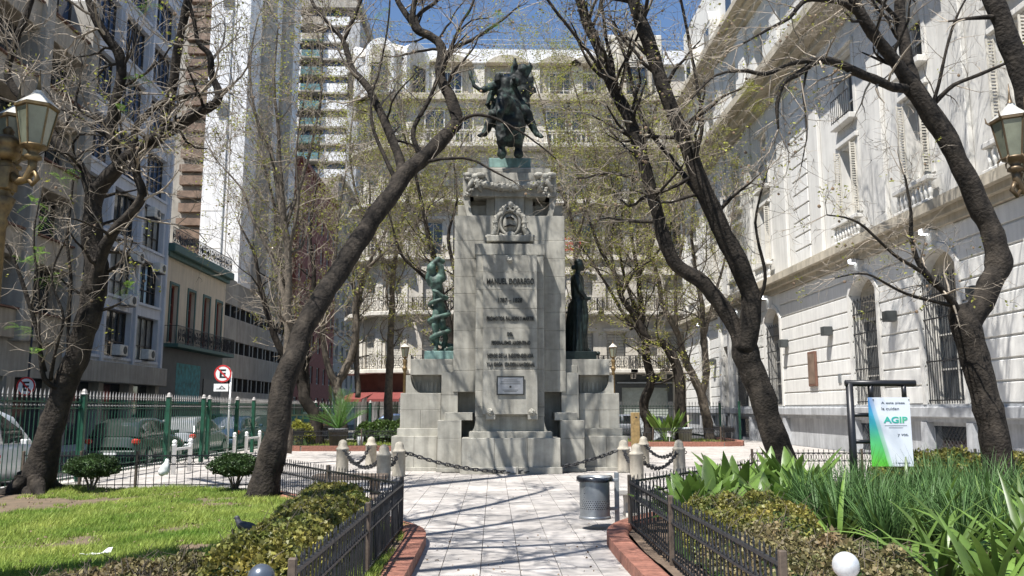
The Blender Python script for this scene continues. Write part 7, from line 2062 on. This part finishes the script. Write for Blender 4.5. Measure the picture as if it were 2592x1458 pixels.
def car(label, kind, col, loc, rz=0, taxi=False, group='cars parked and passing in the streets'):
    S_ = SHAPES[kind]; W = S_['W']; L = S_['L']
    t = thing('parked_car', label, 'car', loc, group, rz)
    secs = []
    ys = sorted(set([y for y, _ in S_['deck']] + [-L/2+.35, -1.2, -.6, 0, .5, L/2-.35]))
    for y in ys:
        zt = interp(S_['deck'], y); e = min(1, (L/2-abs(y))/.45+.72) if True else 1
        w = W*min(1, .80+.2*math.sqrt(max(0, min(1, (L/2-abs(y))/.5)))); zb = .22
        secs.append([(-w*.9, y, zb), (-w, y, zb+.14), (-w, y, zb+.36), (-w*.985, y, zt-.16), (-w*.93, y, zt-.04), (-w*.6, y, zt), (w*.6, y, zt), (w*.93, y, zt-.04), (w*.985, y, zt-.16), (w, y, zb+.36), (w, y, zb+.14), (w*.9, y, zb), (-w*.9, y, zb)])
    mb = MB(); loft(mb, secs); body = mb.build('body', CP[col], t, True)
    cab = S_['cab']; zr = max(z for _, z in cab); secs = []
    for y, z in cab:
        k = (z-.93)/(zr-.93); w0 = W*.93; w1 = W*(.93-.20*k)
        zc = .9
        secs.append([(-w0, y, zc), (-w1*1.0, y, z-.05), (-w1*.82, y, z), (w1*.82, y, z), (w1, y, z-.05), (w0, y, zc), (-w0, y, zc)])
    mb = MB(); loft(mb, secs); mb.build('cabin', CP[col], t, True)
    # glass panes set a little proud of the cabin
    def lerp3(a, b, k): return tuple(p+(q-p)*k for p, q in zip(a, b))
    def pane(name, q, off):
        n = (Vector(q[1])-Vector(q[0])).cross(Vector(q[2])-Vector(q[0])).normalized()
        if n.dot(Vector(off)) < 0: n = -n
        c = sum((Vector(p) for p in q), Vector())/4
        m_ = MB(); P_ = [Vector(p)*.0+c+(Vector(p)-c)*.93+n*.012 for p in q]; m_.face(*P_); m_.build(name, M['cglass'], t)
    a, b = secs[0], secs[1]; pane('rear_window', [lerp3(a[1], b[1], .12), lerp3(a[4], b[4], .12), lerp3(a[4], b[4], .98), lerp3(a[1], b[1], .98)], (0, -1, .4))
    a, b = secs[-1], secs[-2]; pane('windscreen', [lerp3(a[1], b[1], .05), lerp3(a[4], b[4], .05), lerp3(a[4], b[4], .98), lerp3(a[1], b[1], .98)], (0, 1, .4))
    for sg, i0, i1 in ((-1, 0, 1), (1, 5, 4)):
        ys_ = [cab[1][0]+.05, cab[2][0]+.35, .0, cab[-2][0]+.35]
        for k in range(3):
            q = []
            for y, lo in ((ys_[k]+.04, 1), (ys_[k+1]-.04, 1), (ys_[k+1]-.04, 0), (ys_[k]+.04, 0)):
                z = interp(cab, y); kk = (z-.93)/(zr-.93); w1 = W*(.93-.2*kk); zt = z-.08; f_ = (zt-.99)/(zt-.9+1e-6)
                x = sg*(W*.93+(w1-W*.93)*.04) if lo else sg*w1
                q.append((x, y, .98 if lo else max(1.02, zt)))
            pane('side_window', q, (sg, 0, .3))
    for y in (-L/2+.75, L/2-.78):
        for sg in (-1, 1):
            w = MB().lathe([(.16, -.1), (.29, -.1), (.31, -.07), (.31, .07), (.29, .1), (.16, .1)], (0, 0, 0), 18); w.v = [(sg*(W-.09)+z, y+x, .31+y_) for x, y_, z in w.v]; tr = w.build('wheel', M['tyre'], t, True)
            r_ = MB().lathe([(.02, 0), (.19, .0), (.19, .02), (.02, .03)], (0, 0, 0), 14); r_.v = [(sg*(W+.012)+z*sg*.5, y+x, .31+y_) for x, y_, z in r_.v]; r_.build('rim', M['rim'], tr)
    for sg in (-1, 1):
        MB().bev(sg*W*.70, sg*W*.95, -L/2+.0, -L/2+.2, .70, .86 if kind != 'van' else 1.1, .04).build('tail_light', M['tail'], t)
        MB().bev(sg*W*.5, sg*W*.88, L/2-.22, L/2-.03, .58, .70, .03).build('headlight', M['lampc'], t)
        MB().bev(sg*(W*.98), sg*(W+.14), .62, .78, .96, 1.08, .02).build('mirror', CP[col], t)
        MB().bev(sg*W*.995, sg*(W+.015), -.35, -.2, .78, .82, .004).build('door_handle', M['rim'], t)
    MB().bev(-W*.9, W*.9, -L/2-.06, -L/2+.15, .30, .52, .04).build('rear_bumper', CP[col], t)
    MB().bev(-W*.9, W*.9, L/2-.15, L/2+.05, .28, .48, .04).build('front_bumper', CP[col], t)
    MB().box(-.2, .2, -L/2-.065, -L/2-.06, .56-.2, .66-.2).build('number_plate', M['white_p'], t)
    if taxi: MB().bev(-.2, .2, -.1, .1, zr, zr+.12, .02).build('roof_sign', M['white_p'], t)
    return t
XC = -11.45
v_ = car('white van parked at the far left behind the green fence', 'van', 'white', (-11.4, 18.4, -.14))
for k in range(3): MB().box(.861, .866, -.35, -.1, .45+.13*k, .51+.13*k).build('red_stripe', M['red_p'], v_)
car('dark hatchback parked behind the green fence, its rear toward the lawn', 'hatch', 'dark', (XC, 27.5, -.14))
car('silver hatchback parked in front of the dark one', 'hatch', 'silver', (XC-.05, 32.4, -.14))
car('dark blue sedan parked beyond the silver hatchback', 'sedan', 'blue', (XC, 37.6, -.14))
car('black sedan parked near the street corner beyond the blue one', 'sedan', 'black', (XC, 43.0, -.14))
car('grey car driving away along the side street', 'sedan', 'grey', (-14.3, 39.5, -.14))
car('yellow taxi crossing behind the stout tree left of the palm', 'sedan', 'orange', (-11.5, 51.5, -.14), rad(-90), True)
car('dark blue hatchback in the cross street behind the palm', 'hatch', 'blue', (-6.6, 53.8, -.14), rad(90))
car('grey hatchback in the cross street left of the taxi', 'hatch', 'grey', (-16.6, 52.5, -.14), rad(-90))
car('silver car parked in the cross street right of the monument', 'hatch', 'silver', (8.3, 49.3, -.14), rad(-90))
